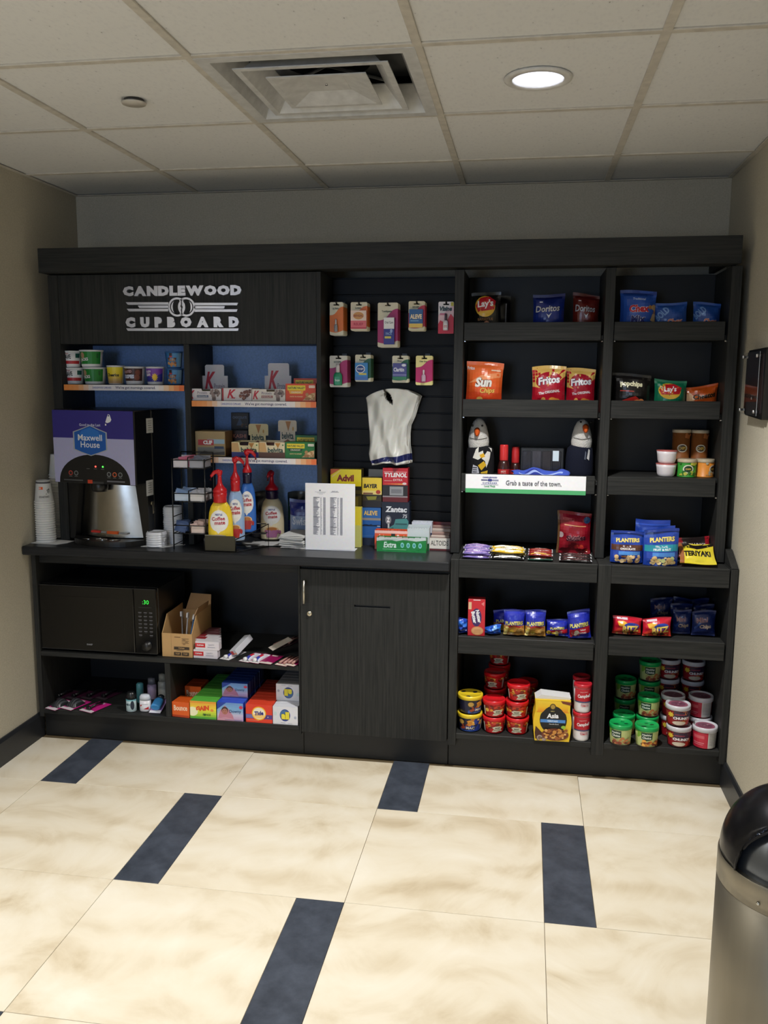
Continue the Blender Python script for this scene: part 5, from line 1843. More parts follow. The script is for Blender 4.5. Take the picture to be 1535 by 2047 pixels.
med('medicine_dispenser', 'red dispenser with white slanted lettering, stacked on the dark navy one', (765, 815, 936, 1003), 3.708, .055, (150, 20, 34), a_tyl, z0=ZK + zan['dims'][2] + .0006)

# gum and mint trays
g_gum = 'gum and mint trays at the right end of the worktop'


def gum_tray(label, box, Y, d, col, lining, art, z0=ZK, rz=0.0, sticks=8, htop=.0, stickc=(220, 220, 224)):
    cx, w_, zb, zt = span(*box, Y)
    h = zt - z0
    t = thing('gum_tray', label, 'gum tray', (cx, Y + d / 2, z0), rz, g_gum)
    k = .0014; hw, hd = w_ / 2, d / 2
    mb = MB(col)
    mb.box(-hw, hw, -hd, -hd + k, 0, h, b=.0003).box(-hw, hw, hd - k, hd, 0, h + htop, b=.0003)
    mb.prism([(-hd + k, 0), (hd - k, 0), (hd - k, h + htop), (-hd + k, h)], -hw, -hw + k, plane='yz').prism([(-hd + k, 0), (hd - k, 0), (hd - k, h + htop), (-hd + k, h)], hw - k, hw, plane='yz')
    mb.box(-hw + k, hw - k, -hd + k, hd - k, 0, .002, b=.0003)
    mb.obj('tray', CARD, t)
    g = MB(stickc)
    for i in range(sticks):
        x = -hw + .003 + (2 * hw - .006) * i / sticks
        g.box(x, x + (2 * hw - .006) / sticks - .0015, -hd + .004, hd - .004, .002, h * .96 + random.uniform(-.002, .002), random.choice(lining), b=.002)
    g.obj('gum_packs', FOIL, t)['kind'] = 'stuff'
    a = Art(w_, h); art(a)
    a.obj(lambda u, v, o: ((u - .5) * w_, -hd - o, v * h), t, FOIL, 'printed_front')
    return t


def a_ggreen(a):
    a.rect(0, 0, 1, 1, (20, 130, 54)); a.poly([(0, .75), (.2, .9), (.4, .78), (.6, .92), (.8, .8), (1, .9), (1, 1), (0, 1)], (200, 214, 210)); a.txt('Extra', .27, .5, .42, (220, 240, 232), .26, 0, .03, .15); a.rect(.12, .16, .6, .2, (120, 200, 140))
    for k in range(4): a.ell(.52 + .12 * k, .5, .035, .19, (140, 214, 210)); a.ell(.52 + .12 * k, .5, .02, .11, (60, 150, 150))


def a_gor(a):
    a.rect(0, 0, 1, 1, (226, 86, 36)); a.rect(.5, 0, .62, 1, (30, 24, 24)); a.txt('Juicy', .26, .55, .5, (244, 190, 170), .34, 0, .03, .2); a.txt('Fruit', .8, .55, .5, (250, 210, 200), .3, 0, .03, .2); a.rect(0, .85, 1, 1, (240, 190, 180))


def a_gwhite(a):
    a.rect(0, 0, 1, .35, (16, 84, 44)); a.rect(0, .35, 1, 1, (196, 206, 208)); a.blobs(.05, .3, .95, .42, [(30, 110, 60), (196, 206, 208)], 12, .05, 4)


def a_gblue(a):
    a.rect(0, 0, 1, .6, (30, 40, 80)); a.rect(0, .6, 1, 1, (206, 210, 222)); a.txt('SPEARMINT', .5, .3, .24, (150, 160, 190), .8)


gum_tray('long green gum tray lying in front of all the others', (753, 852, 1076, 1101), 3.59, .045, (18, 120, 50), [(190, 190, 200), (210, 205, 214), (196, 170, 180)], a_ggreen, rz=-.02)
gum_tray('orange and black gum tray behind the long green one', (749, 815, 1061, 1092), 3.640, .05, (220, 84, 36), [(206, 70, 40), (170, 60, 50), (220, 110, 70)], a_gor, sticks=9)
gum_tray('white and dark green gum tray between orange tray and mint tins', (814, 858, 1057, 1092), 3.640, .045, (190, 198, 200), [(200, 208, 212)], a_gwhite, htop=.01)
gum_tray('white and navy gum tray, rearmost beside the mint tins', (823, 863, 1044, 1089), 3.695, .045, (200, 204, 214), [(206, 210, 220)], a_gblue)


def altoids():
    Y = 3.655
    cx, w_, zb, zt = span(857, 900, 1075, 1094, Y)
    h = zt - ZK
    t = thing('mint_display', 'dark red mint tin display with a white front label', 'mint display', (cx, Y + .055, ZK), 0, g_gum)
    k = .0016; hw, hd = w_ / 2, .055
    mb = MB((96, 26, 28))
    mb.box(-hw, hw, -hd, -hd + k, 0, h, b=.0003).box(-hw, hw, hd - k, hd, 0, .105, b=.0003)
    pr = [(-hd + k, 0), (hd - k, 0), (hd - k, .10), (-hd + k, h)]
    mb.prism(pr, -hw, -hw + k, plane='yz').prism(pr, hw - k, hw, plane='yz').box(-hw + k, hw - k, -hd + k, hd - k, 0, .002, b=.0003)
    mb.obj('tray', CARD, t)
    a = Art(w_, h); a.rect(.03, .14, .97, .98, (226, 220, 210)); a.txt('ALTOIDS', .5, .58, .40, (60, 56, 54), .82, 0, .01); a.rect(.03, .13, .97, .16, (190, 186, 180))
    a.obj(lambda u, v, o: ((u - .5) * w_, -hd - o, v * h), t, CARD, 'front_label')
    for i in range(5):
        y = -hd + .006 + i * .0205
        q = thing('mint_tin', 'flat pinkish white mint tin, %s from the front in the dark red display' % ORD2[i], 'mint tin', (cx, Y + .055 + y + .009, ZK + .0025), 0, g_gum)
        MB((176, 158, 150)).box(-hw + .004, hw - .004, -.009, .006, 0, .046 + i * .011, (186, 170, 160) if i % 2 else (150, 120, 110), b=.004).obj('tin', CARD, q)


altoids()

# things in the corner behind the cream bottle
sw = onz(600, 1052, ZK)


def a_swiss(a):
    a.rect(0, .62, 1, 1, (40, 52, 130)); a.rect(0, .1, 1, .62, (150, 170, 206)); a.txt('Swiss', .55, .5, .2, (226, 230, 240), .8, 0, .03); a.blobs(.0, .0, 1, .15, [(226, 226, 230), (200, 190, 190)], 8, .1, 3)


bag('cocoa_bag', 'blue and white cocoa bag in the cubby corner behind the price list', 'cocoa bag', (576, 620, 999, 1062), 3.735, ZK + .001, (60, 76, 150), a_swiss, th=.05, seed=3, wr=.003)
bag('snack_bag', 'dark green and navy bag behind the lone cream bottle', 'snack bag', (572, 612, 985, 1050), 3.80, ZK + .001, (20, 34, 40), lambda a: (a.rect(0, .05, 1, .4, (28, 36, 90)), a.rect(0, .4, 1, .8, (18, 60, 40)), a.rect(.1, .7, .8, .8, (200, 204, 206))), th=.05, seed=8, wr=.004)
bag('snack_bag', 'black crumpled bag right behind the blue creamer bottle', 'snack bag', (500, 540, 985, 1050), 3.80, ZK + .001, (18, 20, 24), lambda a: a.rect(0, .0, 1, .5, (24, 32, 80)), th=.05, seed=9, wr=.004)

# ---------------------------------------------------------------- snack shelving: chip bags
g_chip = 'chip bags on the upper snack shelves'
SH1, SH2, SH3 = 1.781, 1.478, 1.2035


def a_lays(base, food, extra=None):
    def f(a):
        a.rect(0, 0, 1, 1, base)
        if extra: extra(a)
        a.ell(.46, .66, .36, .25, (226, 180, 60)); a.poly([(.12, .68), (.3, .86), (.6, .9), (.84, .78), (.78, .58), (.5, .56), (.2, .54)], (190, 26, 40)); a.txt("Lay's", .47, .71, .21, WHT, .62, .08, .03, .1); a.blobs(.08, .05, .7, .26, food, 14, .09, 3)
    return f


def a_lblack(a):
    a.txt('BARBECUE', .46, .36, .06, (150, 110, 70), .6)


bag('chip_bag', 'black chip bag with a round red and yellow badge on the top shelf', 'chip bag', (944, 1003, 583, 690), 3.63, SH1, (20, 20, 20), a_lays((22, 21, 20), [(196, 140, 110), (160, 90, 70)], a_lblack), th=.07, seed=21, group=g_chip, tilt=-.04)
bag('chip_bag', 'plain black chip bag half hidden behind the black badge bag', 'chip bag', (968, 1020, 590, 690), 3.72, SH1, (16, 16, 16), lambda a: a.rect(.82, .3, .86, .8, (150, 150, 150)), th=.06, seed=22, group=g_chip)


def a_dor(base, hi, chip):
    def f(a):
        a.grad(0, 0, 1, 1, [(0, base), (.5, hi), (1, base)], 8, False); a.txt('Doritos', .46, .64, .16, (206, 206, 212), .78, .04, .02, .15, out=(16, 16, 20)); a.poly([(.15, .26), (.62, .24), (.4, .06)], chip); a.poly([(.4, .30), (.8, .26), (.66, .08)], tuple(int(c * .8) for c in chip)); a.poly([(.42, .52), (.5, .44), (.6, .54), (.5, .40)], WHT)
        a.rect(.2, .80, .3, .82, WHT)
    return f


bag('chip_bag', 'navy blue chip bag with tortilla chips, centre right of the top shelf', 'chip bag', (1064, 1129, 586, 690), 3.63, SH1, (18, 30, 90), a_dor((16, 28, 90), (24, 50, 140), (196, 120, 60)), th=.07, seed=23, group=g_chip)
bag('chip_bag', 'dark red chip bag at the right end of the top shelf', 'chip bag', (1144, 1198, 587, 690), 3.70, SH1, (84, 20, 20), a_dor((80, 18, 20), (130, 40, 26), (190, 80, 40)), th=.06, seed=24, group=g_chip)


def a_sun(a):
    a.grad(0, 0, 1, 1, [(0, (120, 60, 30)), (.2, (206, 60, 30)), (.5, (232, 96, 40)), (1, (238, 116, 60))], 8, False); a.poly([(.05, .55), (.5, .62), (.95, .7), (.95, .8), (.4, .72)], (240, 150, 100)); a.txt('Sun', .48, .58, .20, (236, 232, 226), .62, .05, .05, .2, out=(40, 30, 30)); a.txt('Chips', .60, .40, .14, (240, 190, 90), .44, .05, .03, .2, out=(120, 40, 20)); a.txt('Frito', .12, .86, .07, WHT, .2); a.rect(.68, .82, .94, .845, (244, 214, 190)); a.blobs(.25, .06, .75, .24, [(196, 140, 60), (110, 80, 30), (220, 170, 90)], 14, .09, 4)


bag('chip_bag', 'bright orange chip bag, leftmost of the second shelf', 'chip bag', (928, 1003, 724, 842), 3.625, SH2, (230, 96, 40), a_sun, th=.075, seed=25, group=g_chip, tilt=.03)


def a_frit(a):
    a.rect(0, 0, 1, 1, (178, 24, 44)); a.poly([(0, .55), (0, 1), (1, 1), (1, .78), (.75, .62), (.3, .5)], (226, 186, 100)); a.ell(.52, .66, .42, .2, (168, 20, 44)); a.txt('Fritos', .50, .68, .17, (236, 234, 238), .76, .12, .04, .1, out=(50, 40, 90)); a.txt('The ORIGINAL', .52, .42, .06, WHT, .66, .14, .03); a.blobs(.15, .03, .9, .26, [(214, 140, 60), (236, 176, 96), (176, 60, 40)], 16, .1, 5)


bag('chip_bag', 'red and gold corn chip bag, the brighter front one of the pair', 'chip bag', (1062, 1131, 733, 842), 3.63, SH2, (190, 30, 46), a_frit, th=.075, seed=26, group=g_chip, wr=.004)
bag('chip_bag', 'red and gold corn chip bag, set back at the right end of the second shelf', 'chip bag', (1131, 1190, 737, 842), 3.69, SH2, (160, 30, 40), a_frit, th=.06, seed=27, group=g_chip)


def a_chex(a):
    a.rect(0, 0, 1, 1, (44, 86, 176)); a.rect(0, .9, 1, 1, (30, 60, 140)); a.txt('Traditional', .52, .80, .05, (200, 210, 234), .4, 0, .02, .2); a.txt('Chex', .52, .58, .17, (190, 26, 48), .66, .06, .05, .1, out=(236, 236, 240)); a.txt('Mix', .50, .34, .17, (30, 36, 110), .54, .06, .05, .1, out=(230, 232, 240)); a.blobs(.82, .1, 1, .75, [(206, 170, 110), (170, 120, 70)], 12, .07, 6)


bag('snack_mix_bag', 'large upright blue snack mix bag, left of the top right shelf', 'snack bag', (1239, 1313, 580, 690), 3.63, SH1, (44, 86, 176), a_chex, th=.07, seed=28, group=g_chip)


def a_chex2(a):
    a.rect(0, 0, 1, 1, (40, 84, 166)); a.txt('BOLD', .2, .66, .22, (120, 160, 214), .5, .7, .04); a.txt('Chex', .60, .40, .20, (226, 130, 100), .5, .06, .04, .1, out=(232, 232, 238)); a.txt('Mix', .60, .16, .18, (30, 40, 110), .4, .06, .04, out=(220, 224, 234))


bag('snack_mix_bag', 'blue snack mix bag with slanted pale lettering, middle of the top right shelf', 'snack bag', (1311, 1377, 603, 690), 3.64, SH1, (40, 84, 166), a_chex2, th=.06, seed=29, group=g_chip, tilt=-.05)
bag('snack_mix_bag', 'blue snack mix bag with slanted pale lettering, right end of the top right shelf', 'snack bag', (1386, 1442, 604, 690), 3.66, SH1, (34, 72, 146), a_chex2, th=.06, seed=30, group=g_chip)


def a_pop(a):
    a.rect(0, 0, 1, 1, (20, 18, 18)); a.txt('popchips', .48, .72, .17, (230, 226, 190), .84, 0, .05); a.rect(.18, .53, .55, .555, (170, 60, 50)); a.poly([(.2, 0), (.25, .3), (.6, .42), (.9, .2), (.9, 0)], (176, 40, 34)); a.blobs(.6, .12, .9, .34, [(214, 110, 60), (236, 150, 90)], 8, .08, 7)


bag('chip_bag', 'black chip bag with cream lettering, left of the second right shelf', 'chip bag', (1224, 1302, 748, 842), 3.625, SH2, (20, 18, 18), a_pop, th=.07, seed=31, group=g_chip)
bag('chip_bag', 'green chip bag with a round red badge, middle of the second right shelf', 'chip bag', (1308, 1374, 759, 842), 3.64, SH2, (20, 110, 80), a_lays((22, 116, 84), [(220, 190, 110), (236, 210, 150)]), th=.07, seed=32, group=g_chip)


def a_che(a):
    a.rect(0, 0, 1, 1, (198, 84, 24)); a.poly([(.0, .9), (.25, .6), (.2, .3), (.0, .3)], (214, 170, 130)); a.txt('Cheetos', .56, .62, .20, (40, 26, 24), .74, .04, .05, .1, out=(214, 130, 60)); a.blobs(.3, .08, .95, .36, [(220, 120, 40), (180, 70, 20)], 12, .1, 8)


bag('chip_bag', 'low orange chip bag at the right of the second right shelf', 'chip bag', (1372, 1436, 770, 842), 3.66, SH2, (196, 84, 26), a_che, th=.06, seed=33, group=g_chip, wr=.004)


# ---------------------------------------------------------------- third shelf: toys, souvenirs, tubes
def goose(name, label, box, headbox, wrap, Y, beak, art=None):
    cx, w_, zb, zt = span(*box, Y)
    hx0, hw_, hzb, hzt = span(*headbox, Y)
    t = thing(name, label, 'plush toy', (cx, Y, SH3))
    H = hzb - SH3 + .01
    # rolled shirt body
    mb = MB(wrap)
    R = w_ / 2
    mb.lathe([(R * .86, 0), (R * .98, .006), (R, .03), (R * .99, H * .6), (R * .9, H * .9), (R * .62, H), (.0005, H)], 28, sy=.8)
    bo = mb.obj('wrapped_body', CLOTH, t)
    if art:
        a = Art(2.4 * R, H); art(a)
        def fn(u, v, o):
            an = -PI / 2 + (u - .5) * 2.4
            q = v * H
            k = 1 if q < H * .6 else 1 - .1 * (q - H * .6) / (H * .3) if q < H * .9 else .9 - .28 * (q - H * .9) / (H * .1)
            return ((R * k + o) * math.cos(an), (R * k * .8 + o) * math.sin(an), q)
        a.obj(fn, t, CLOTH, 'shirt_print', (12, 12), .0012, .0003)
    # head: tapering dome with beak
    hb = MB((196, 194, 190))
    r = hw_ / 2; hh = hzt - hzb
    dx = hx0 - cx
    pr = [(r * .80, -.012), (r * .96, .0), (r, hh * .22), (r * .93, hh * .45), (r * .74, hh * .72), (r * .5, hh * .9), (r * .22, hh * .985), (.0005, hh)]
    hb.lathe([(p[0], p[1] + hzb - SH3) for p in pr], 28, cx=dx, sy=.85)
    hd = hb.obj('head', FUR, t)
    bz = hzb - SH3 + hh * beak[1]
    bx = dx + r * beak[0]
    bk = MB((196, 84, 30))
    bk.lathe([(.015, 0), (.0135, .012), (.009, .026), (.004, .034), (.0005, .036)], 14, sx=.85, sy=1.15)
    b = bk.obj('beak', CLOTH, hd); b.location = (bx, -r * .55, bz); b.rotation_euler = (PI / 2 + .5, 0, 0)
    for s in (-1, 1):
        e = MB((14, 14, 14)).lathe([(.0045, 0), (.004, .003), (.0005, .0045)], 10).obj('eye', PLAS, hd)
        e.location = (bx + s * .020, -r * .58, bz + .022); e.rotation_euler = (PI / 2, 0, 0)
    # seam across the muzzle and small tag
    pts = []
    for k in range(13):
        an = -PI / 2 + (k - 6) * .16
        rr = r * .985
        pts.append((dx + rr * math.cos(an) * 1.0, rr * .85 * math.sin(an) - .002, hzb - SH3 + hh * (.30 + .010 * abs(k - 6))))
    MB((120, 118, 114)).tube(pts, .0012, 5).obj('seam', CLOTH, hd)
    return t


FUR = printed('soft_plush', 0.95, 0.1, bmp=.8, bscale=260)


def a_shirt(a):
    a.rect(0, 0, 1, 1, (22, 22, 26))
    for pts, c in (([(.30, .62), (.38, .9), (.46, .98), (.44, .78), (.60, .86), (.62, .68), (.46, .56)], (206, 204, 196)), ([(.56, .60), (.74, .84), (.86, .80), (.80, .58), (.70, .30), (.66, .52)], (206, 204, 198)), ([(.50, .72), (.62, .78), (.66, .66), (.54, .62)], (206, 160, 40)), ([(.46, .38), (.62, .52), (.70, .40), (.56, .22)], (200, 160, 40)), ([(.28, .10), (.32, .4), (.46, .34), (.50, .14), (.38, .04)], (180, 180, 190)), ([(.54, .16), (.74, .22), (.72, .04), (.58, .02)], (196, 160, 44)), ([(.84, .96), (.96, .92), (.9, .8)], (206, 204, 198))):
        a.poly(pts, c)
    for k in range(3):
        a.rect(.32, .16 + .07 * k, .44, .18 + .07 * k, (40, 40, 50))


goose('plush_goose', 'white plush bird with orange beak wrapped in a black, white and yellow shirt', (931, 988, 893, 950), (936, 978, 836, 895), (22, 22, 26), 3.68, (-.12, .58), a_shirt)


def a_shirt2(a):
    a.poly([(.70, .62), (.78, .9), (.84, .86), (.78, .56)], (190, 190, 190)); a.poly([(.62, .6), (.66, .84), (.69, .8), (.66, .58)], (90, 96, 110))


goose('plush_goose', 'white plush bird with orange beak wrapped in a plain dark navy shirt', (1130, 1186, 893, 950), (1142, 1184, 838, 894), (16, 20, 36), 3.68, (.30, .72), a_shirt2)


def sauce(label, px0, px1, top, capb, bot, Y, dark=1.0):
    cx, w_, zb, zt = span(px0, px1, top, bot, Y)
    zc_ = at((px0 + px1) / 2, capb, Y).z - SH3
    H = zt - SH3; R = w_ / 2
    t = thing('sauce_bottle', label, 'sauce bottle', (cx, Y, SH3), 0, 'sauce bottles on the souvenir shelf')
    MB((50, 18, 16)).lathe([(R * .9, 0), (R, .004), (R, zc_ * .62), (R * .85, zc_ * .82), (R * .66, zc_)], 24).obj('bottle', PLAS, t)
    MB((196, 44, 46)).lathe([(R * .70, zc_ - .002), (R * .72, zc_), (R * .70, H - .004), (R * .64, H), (.0005, H)], 20).obj('cap', PLAS, t)
    MB((176, 34, 36)).lathe([(R * 1.01, zc_ * .06), (R * 1.015, zc_ * .48)], 24, cap=False).obj('label_band', CARD, t)
    a = Art(2 * R, zc_ * .4); a.txt('HOT', .5, .7, .3, (220, 200, 190), .6); a.txt('SAUCE', .5, .3, .22, (220, 200, 190), .8)
    a.obj(lambda u, v, o: ((R * 1.02 + o) * math.sin((u - .5) * 1.6), -(R * 1.02 + o) * math.cos((u - .5) * 1.6), zc_ * (.08 + .38 * v)), t, CARD, 'label_print', (6, 1))


sauce('sauce bottle with a tall red cap, in front at the left of the souvenir shelf', 995, 1019, 889, 919, 950, 3.655)
sauce('sauce bottle with a red cap, set back beside the front sauce bottle', 1019, 1041, 893, 924, 950, 3.73)


def souvenirs():
    Y = 3.70
    cx, w_, zb, zt = span(1040, 1127, 896, 948, Y)
    t = thing('clear_gift_box', 'clear plastic gift box of dark sweets between sauce bottles and navy bird', 'gift box', (cx, Y + .03, SH3))
    h = zt - SH3
    MB((40, 42, 46)).box(-w_ / 2, w_ / 2, -.03, .03, 0, h, b=.004).obj('box_shell', FOIL, t)
    rg = random.Random(2)
    for k in range(4):
        MB(((34, 32, 40), (60, 58, 66), (44, 40, 44), (30, 30, 36))[k]).box(-w_ / 2 + .008 + k * (w_ - .016) / 4, -w_ / 2 + .004 + (k + 1) * (w_ - .016) / 4, -.034, -.029, .012, h - .012, b=.003).obj('sweet_bar', FOIL, t)
    MB((210, 226, 236)).box(w_ * .24, w_ * .38, -.0355, -.0345, h * .56, h * .92).obj('price_tag', PAPER, t)
    # folded blue cloth
    Yc_ = 3.625
    t = thing('folded_cloth', 'crumpled blue cloth with pale edge lying behind the white shelf sign', 'cloth', (at(1080, 940, Yc_).x, Yc_ + .01, SH3))
    hw = (at(1136, 940, Yc_).x - at(1023, 940, Yc_).x) / 2
    def fn(u, v):
        x = (u - .5) * 2 * hw
        ridge = .026 + .020 * math.exp(-((u - .42) / .12) ** 2) + .016 * math.exp(-((u - .88) / .1) ** 2) + .010 * math.exp(-((u - .08) / .07) ** 2)
        e = math.sin(PI * v) ** .7
        return (x + .006 * math.sin(9 * v + 5 * u), -.030 + .075 * v, .0006 + max(0, ridge * e + .004 * math.sin(16 * u + 7 * v) * e))
    MB((64, 84, 178)).sheet(30, 14, fn, None, lambda u, v: (150, 168, 220) if .17 < v < .22 and .1 < u < .9 else ((44, 56, 140) if v < .30 and .22 < u < .52 else (64, 86, 182))).obj('cloth', CLOTH, t).modifiers.new('s', 'SOLIDIFY').thickness = .0015


souvenirs()


def shelf_sign():
    Y = YU + .004
    p0, p1 = at(930.5, 967, Y), at(1171, 970, Y)
    w_ = p1.x - p0.x
    zt = at(1050, 950, Y).z; zb = at(1050, 987, Y).z
    h = zt - zb
    t = thing('shelf_sign', 'white sign with a green stripe reading Grab a taste of the town', 'sign', (p0.x, YU + .0055, zb))
    MB((232, 232, 236)).box(0, w_, -.004, -.0005, 0, h, b=.0004).obj('plate', CARD, t)
    a = Art(w_, h)
    a.rect(0, 0, 1, .23, (76, 164, 106))
    a.txt('CANDLEWOOD', .205, .84, .085, (50, 56, 130), .145, 0, .05); a.txt('C U P B O A R D', .205, .54, .085, (50, 56, 130), .145, 0, .05)
    for u0, u1 in ((.132, .185), (.225, .278)):
        for v in (.66, .69, .72): a.rect(u0, v, u1, v + .015, (50, 56, 130))
    a.ell(.199, .70, .012, .07, (50, 56, 130)); a.ell(.212, .70, .012, .07, (50, 56, 130)); a.rect(.132, .45, .278, .465, (50, 56, 130)); a.txt('Local Finds', .205, .37, .10, (50, 140, 90), .11, 0, .03)
    a.txt('Grab a taste of the town.', .57, .58, .26, (96, 96, 102), .46, 0, .01)
    a.obj(lambda u, v, o: (u * w_, -.004 - o, v * h), t, CARD, 'sign_print')


shelf_sign()

g_can = 'chip tubes and tubs on the third right shelf'
SB3 = 1.2222


def tube_can(label, box, Y, col, hi, toptxt, h=None, z0=SB3, rz=0.0):
    cx, w_, zb, zt = span(*box, Y)
    R = w_ / 2; h = h or zt - z0
    t = thing('chip_tube', label, 'chip tube', (cx, Y, z0), rz, g_can)
    MB(col).lathe([(R * .96, 0), (R, .002), (R, .005), (R * .96, .006), (R * .96, h - .012)], 28).obj('tube_body', CARD, t)
    MB((190, 176, 150)).lathe([(R * 1.0, h - .013), (R * 1.02, h - .011), (R * 1.02, h - .002), (R * .98, h), (.0005, h)], 28).obj('lid', PLAS, t)
    a = Art(2.6 * R, h - .02)
    a.ell(.5, .62 if h > .1 else .5, .22, .22 * 2.6 * R * .8 / (h - .02), (226, 220, 200)); a.ell(.5, .62 if h > .1 else .5, .17, .17 * 2.6 * R * .8 / (h - .02), tuple(int(c * .4) for c in col)); a.txt(toptxt, .5, .62 if h > .1 else .5, .08 if h > .1 else .12, (230, 190, 80), .30, 0, .03)
    a.blobs(.2, .02, .8, .25, hi, 12, .08, 5); a.blobs(.1, .86, .9, .98, hi, 8, .07, 6)
    a.obj(lambda u, v, o: ((R * .96 + o) * math.sin((u - .5) * 2.6), -(R * .96 + o) * math.cos((u - .5) * 2.6), .008 + v * (h - .021)), t, CARD, 'printed_wrap', (12, 1), .0008)
    return t


tube_can('tall brown chip tube at the back, left one of two', (1342, 1379, 858, 945), 3.75, (150, 90, 44), [(170, 100, 50), (120, 66, 30)], 'CHIPS')
tube_can('tall brown chip tube at the back, right one of two', (1379.5, 1415, 859, 945), 3.75, (150, 88, 42), [(170, 100, 50), (120, 66, 30)], 'CHIPS')
tube_can('short green chip tube in front of the tall brown tubes', (1353, 1392, 917, 957), 3.655, (50, 140, 46), [(190, 190, 70), (40, 110, 40)], 'CHIPS')
tube_can('short orange chip tube at the right, turned sideways', (1390, 1427, 917, 957), 3.665, (224, 140, 50), [(214, 150, 80), (180, 180, 160)], 'CHIPS', rz=.9)


def white_bowls():
    for k, (t_, b_, lb) in enumerate(((929, 955, 'white rounded snack tub, lower of the two beside the green tube'), (904, 930, 'white rounded snack tub, stacked on top of its twin'))):
        Y = 3.655
        cx, w_, zb, zt = span(1310, 1352, 929, 955, Y)
        R = w_ / 2; h = zt - zb
        t = thing('snack_tub', lb, 'snack tub', (cx, Y, SB3 + k * (h + .0005)), 0, g_can)
        MB((224, 218, 222)).lathe([(R * .66, 0), (R * .78, .003), (R * .86, .012), (R * .93, h * .7), (R * .98, h - .004)], 28).obj('tub', PLAS, t)
        MB((190, 100, 96)).lathe([(R * .98, h - .004), (R, h - .003), (R, h - .0008), (.0005, h)], 28).obj('lid_film', PLAS, t)


white_bowls()

# ---------------------------------------------------------------- ledge: candy and nut pouches
g_candy = 'candy bars laid flat on the ledge'
LZ = .8875


def bar(label, px, py, Y, L_, wd, th, z, col, art, seed, rz=0.0, tip=0.0):
    """flat wrapped bar lying on the ledge, long side across"""
    x = at(px, py, Y).x
    t = thing('candy_bar', label, 'candy bar', (x, Y, z), rz, g_candy)
    f0 = bag_fn(L_, wd, th, seed, False, .0012, .04, .02)
    f = lambda u, v, o=0, s=-1: (lambda p: (p[0], p[2] - wd / 2, th / 2 - p[1]))(f0(u, v, o, s))
    # crimped ends are at u=0/1 here: squash thickness towards them
    g = lambda u, v, o=0, s=-1: f(u, v, o, s)
    mb = MB(col)
    mb.sheet(12, 8, lambda u, v: g(u, v, 0, -1), col); mb.sheet(12, 8, lambda u, v: g(u, v, 0, 1), col)
    for e in (0, 1):
        mb.sheet(12, 1, lambda u, v, e=e: g(u, e, 0, -1 + 2 * v), col); mb.sheet(1, 8, lambda u, v, e=e: g(e, v, 0, -1 + 2 * u), col)
    mb.obj('wrapper', FOIL, t)
    if art:
        a = Art(L_, wd); art(a)
        a.obj(lambda u, v, o: g(u, v, o, -1), t, FOIL, 'printed_top', (12, 8), .0008, .0002)
    return t


def a_bar(c1, c2, name_, tc):
    def f(a):
        a.rect(.04, .05, .96, .95, c1); a.rect(.1, .15, .9, .42, c2); a.txt(name_, .5, .62, .36, tc, .72, 0, .04, .15); a.rect(0, 0, .04, 1, (200, 200, 204)); a.rect(.96, 0, 1, 1, (200, 200, 204))
    return f


for k in range(8):
    r_, c_ = divmod(k, 4)
    bar('violet candy bar at the left end, %s of its pile counted from the front' % ORD2[k], 952 + 3 * (k % 2), 1110, 3.50 + .034 * (k % 4), .108, .032, .016, LZ + .016 * (k // 4) + .003 * (k % 4), (110, 96, 160), a_bar((116, 100, 168), (170, 140, 190), 'CHEWY', (214, 206, 226)), 40 + k, random.uniform(-.04, .04))
for k in range(6):
    bar(['black and white candy bar in front of the yellow ones, %s from the front', 'yellow and white candy bar left of centre, %s from the front'][k > 1] % ORD2[k], 1014 + 2 * k % 5, 1110, 3.497 + .030 * (k % 3) + (.0 if k < 3 else .012), .134, .034, .017, LZ + .018 * (k // 3) + .002 * k, (210, 170, 40) if k > 1 else (40, 40, 40), a_bar((222, 184, 50) if k > 1 else (30, 30, 30), (230, 230, 224), 'NUT BAR' if k > 1 else 'CRUNCH', (40, 30, 26) if k > 1 else (226, 226, 226)), 60 + k, random.uniform(-.06, .06))
for k in range(6):
    bar(['dark green candy bar right of centre, %s from the front', 'dark red candy bar right of centre, %s from the front'][k > 1] % ORD2[k], 1080, 1112, 3.50 + .031 * (k % 3), .098, .032, .016, LZ + .017 * (k // 3) + .003 * (k % 3), (120, 24, 30) if k > 1 else (30, 70, 56), a_bar((124, 26, 30) if k > 1 else (40, 84, 70), (200, 150, 60) if k == 3 else (150, 60, 50), 'WAFER' if k > 1 else 'MINT', (214, 190, 180)), 70 + k, random.uniform(-.05, .05))
for k in range(3):
    bar('black candy packet under the big dark red bag, %s from the front' % ORD2[k], 1150, 1117, 3.497 + .036 * k, .128, .036, .016, LZ + .003 * k, (30, 26, 26), a_bar((32, 26, 26), (70, 40, 40), 'CHOCOLATE', (150, 130, 130)), 80 + k, random.uniform(-.04, .04))


def a_skit(a):
    a.rect(0, 0, 1, 1, (140, 16, 34)); a.rect(.14, .80, .82, .95, (160, 30, 54)); a.rect(.2, .68, .86, .70, (214, 160, 110)); a.ell(.88, .84, .1, .08, (50, 90, 140)); a.ell(.1, .45, .08, .07, (190, 170, 170)); a.txt('Skittles', .56, .40, .13, (70, 24, 40), .74, .1, .05, .1, out=(190, 130, 130)); a.blobs(.55, .08, .9, .24, [(200, 40, 50), (190, 60, 40)], 8, .06, 7)
    a.rect(0, 0, .06, 1, (110, 80, 50))


bag('candy_bag', 'large dark red candy bag standing upright on the ledge', 'candy bag', (1113, 1182, 1025, 1112), 3.66, LZ, (140, 16, 34), a_skit, th=.06, seed=35, wr=.004)


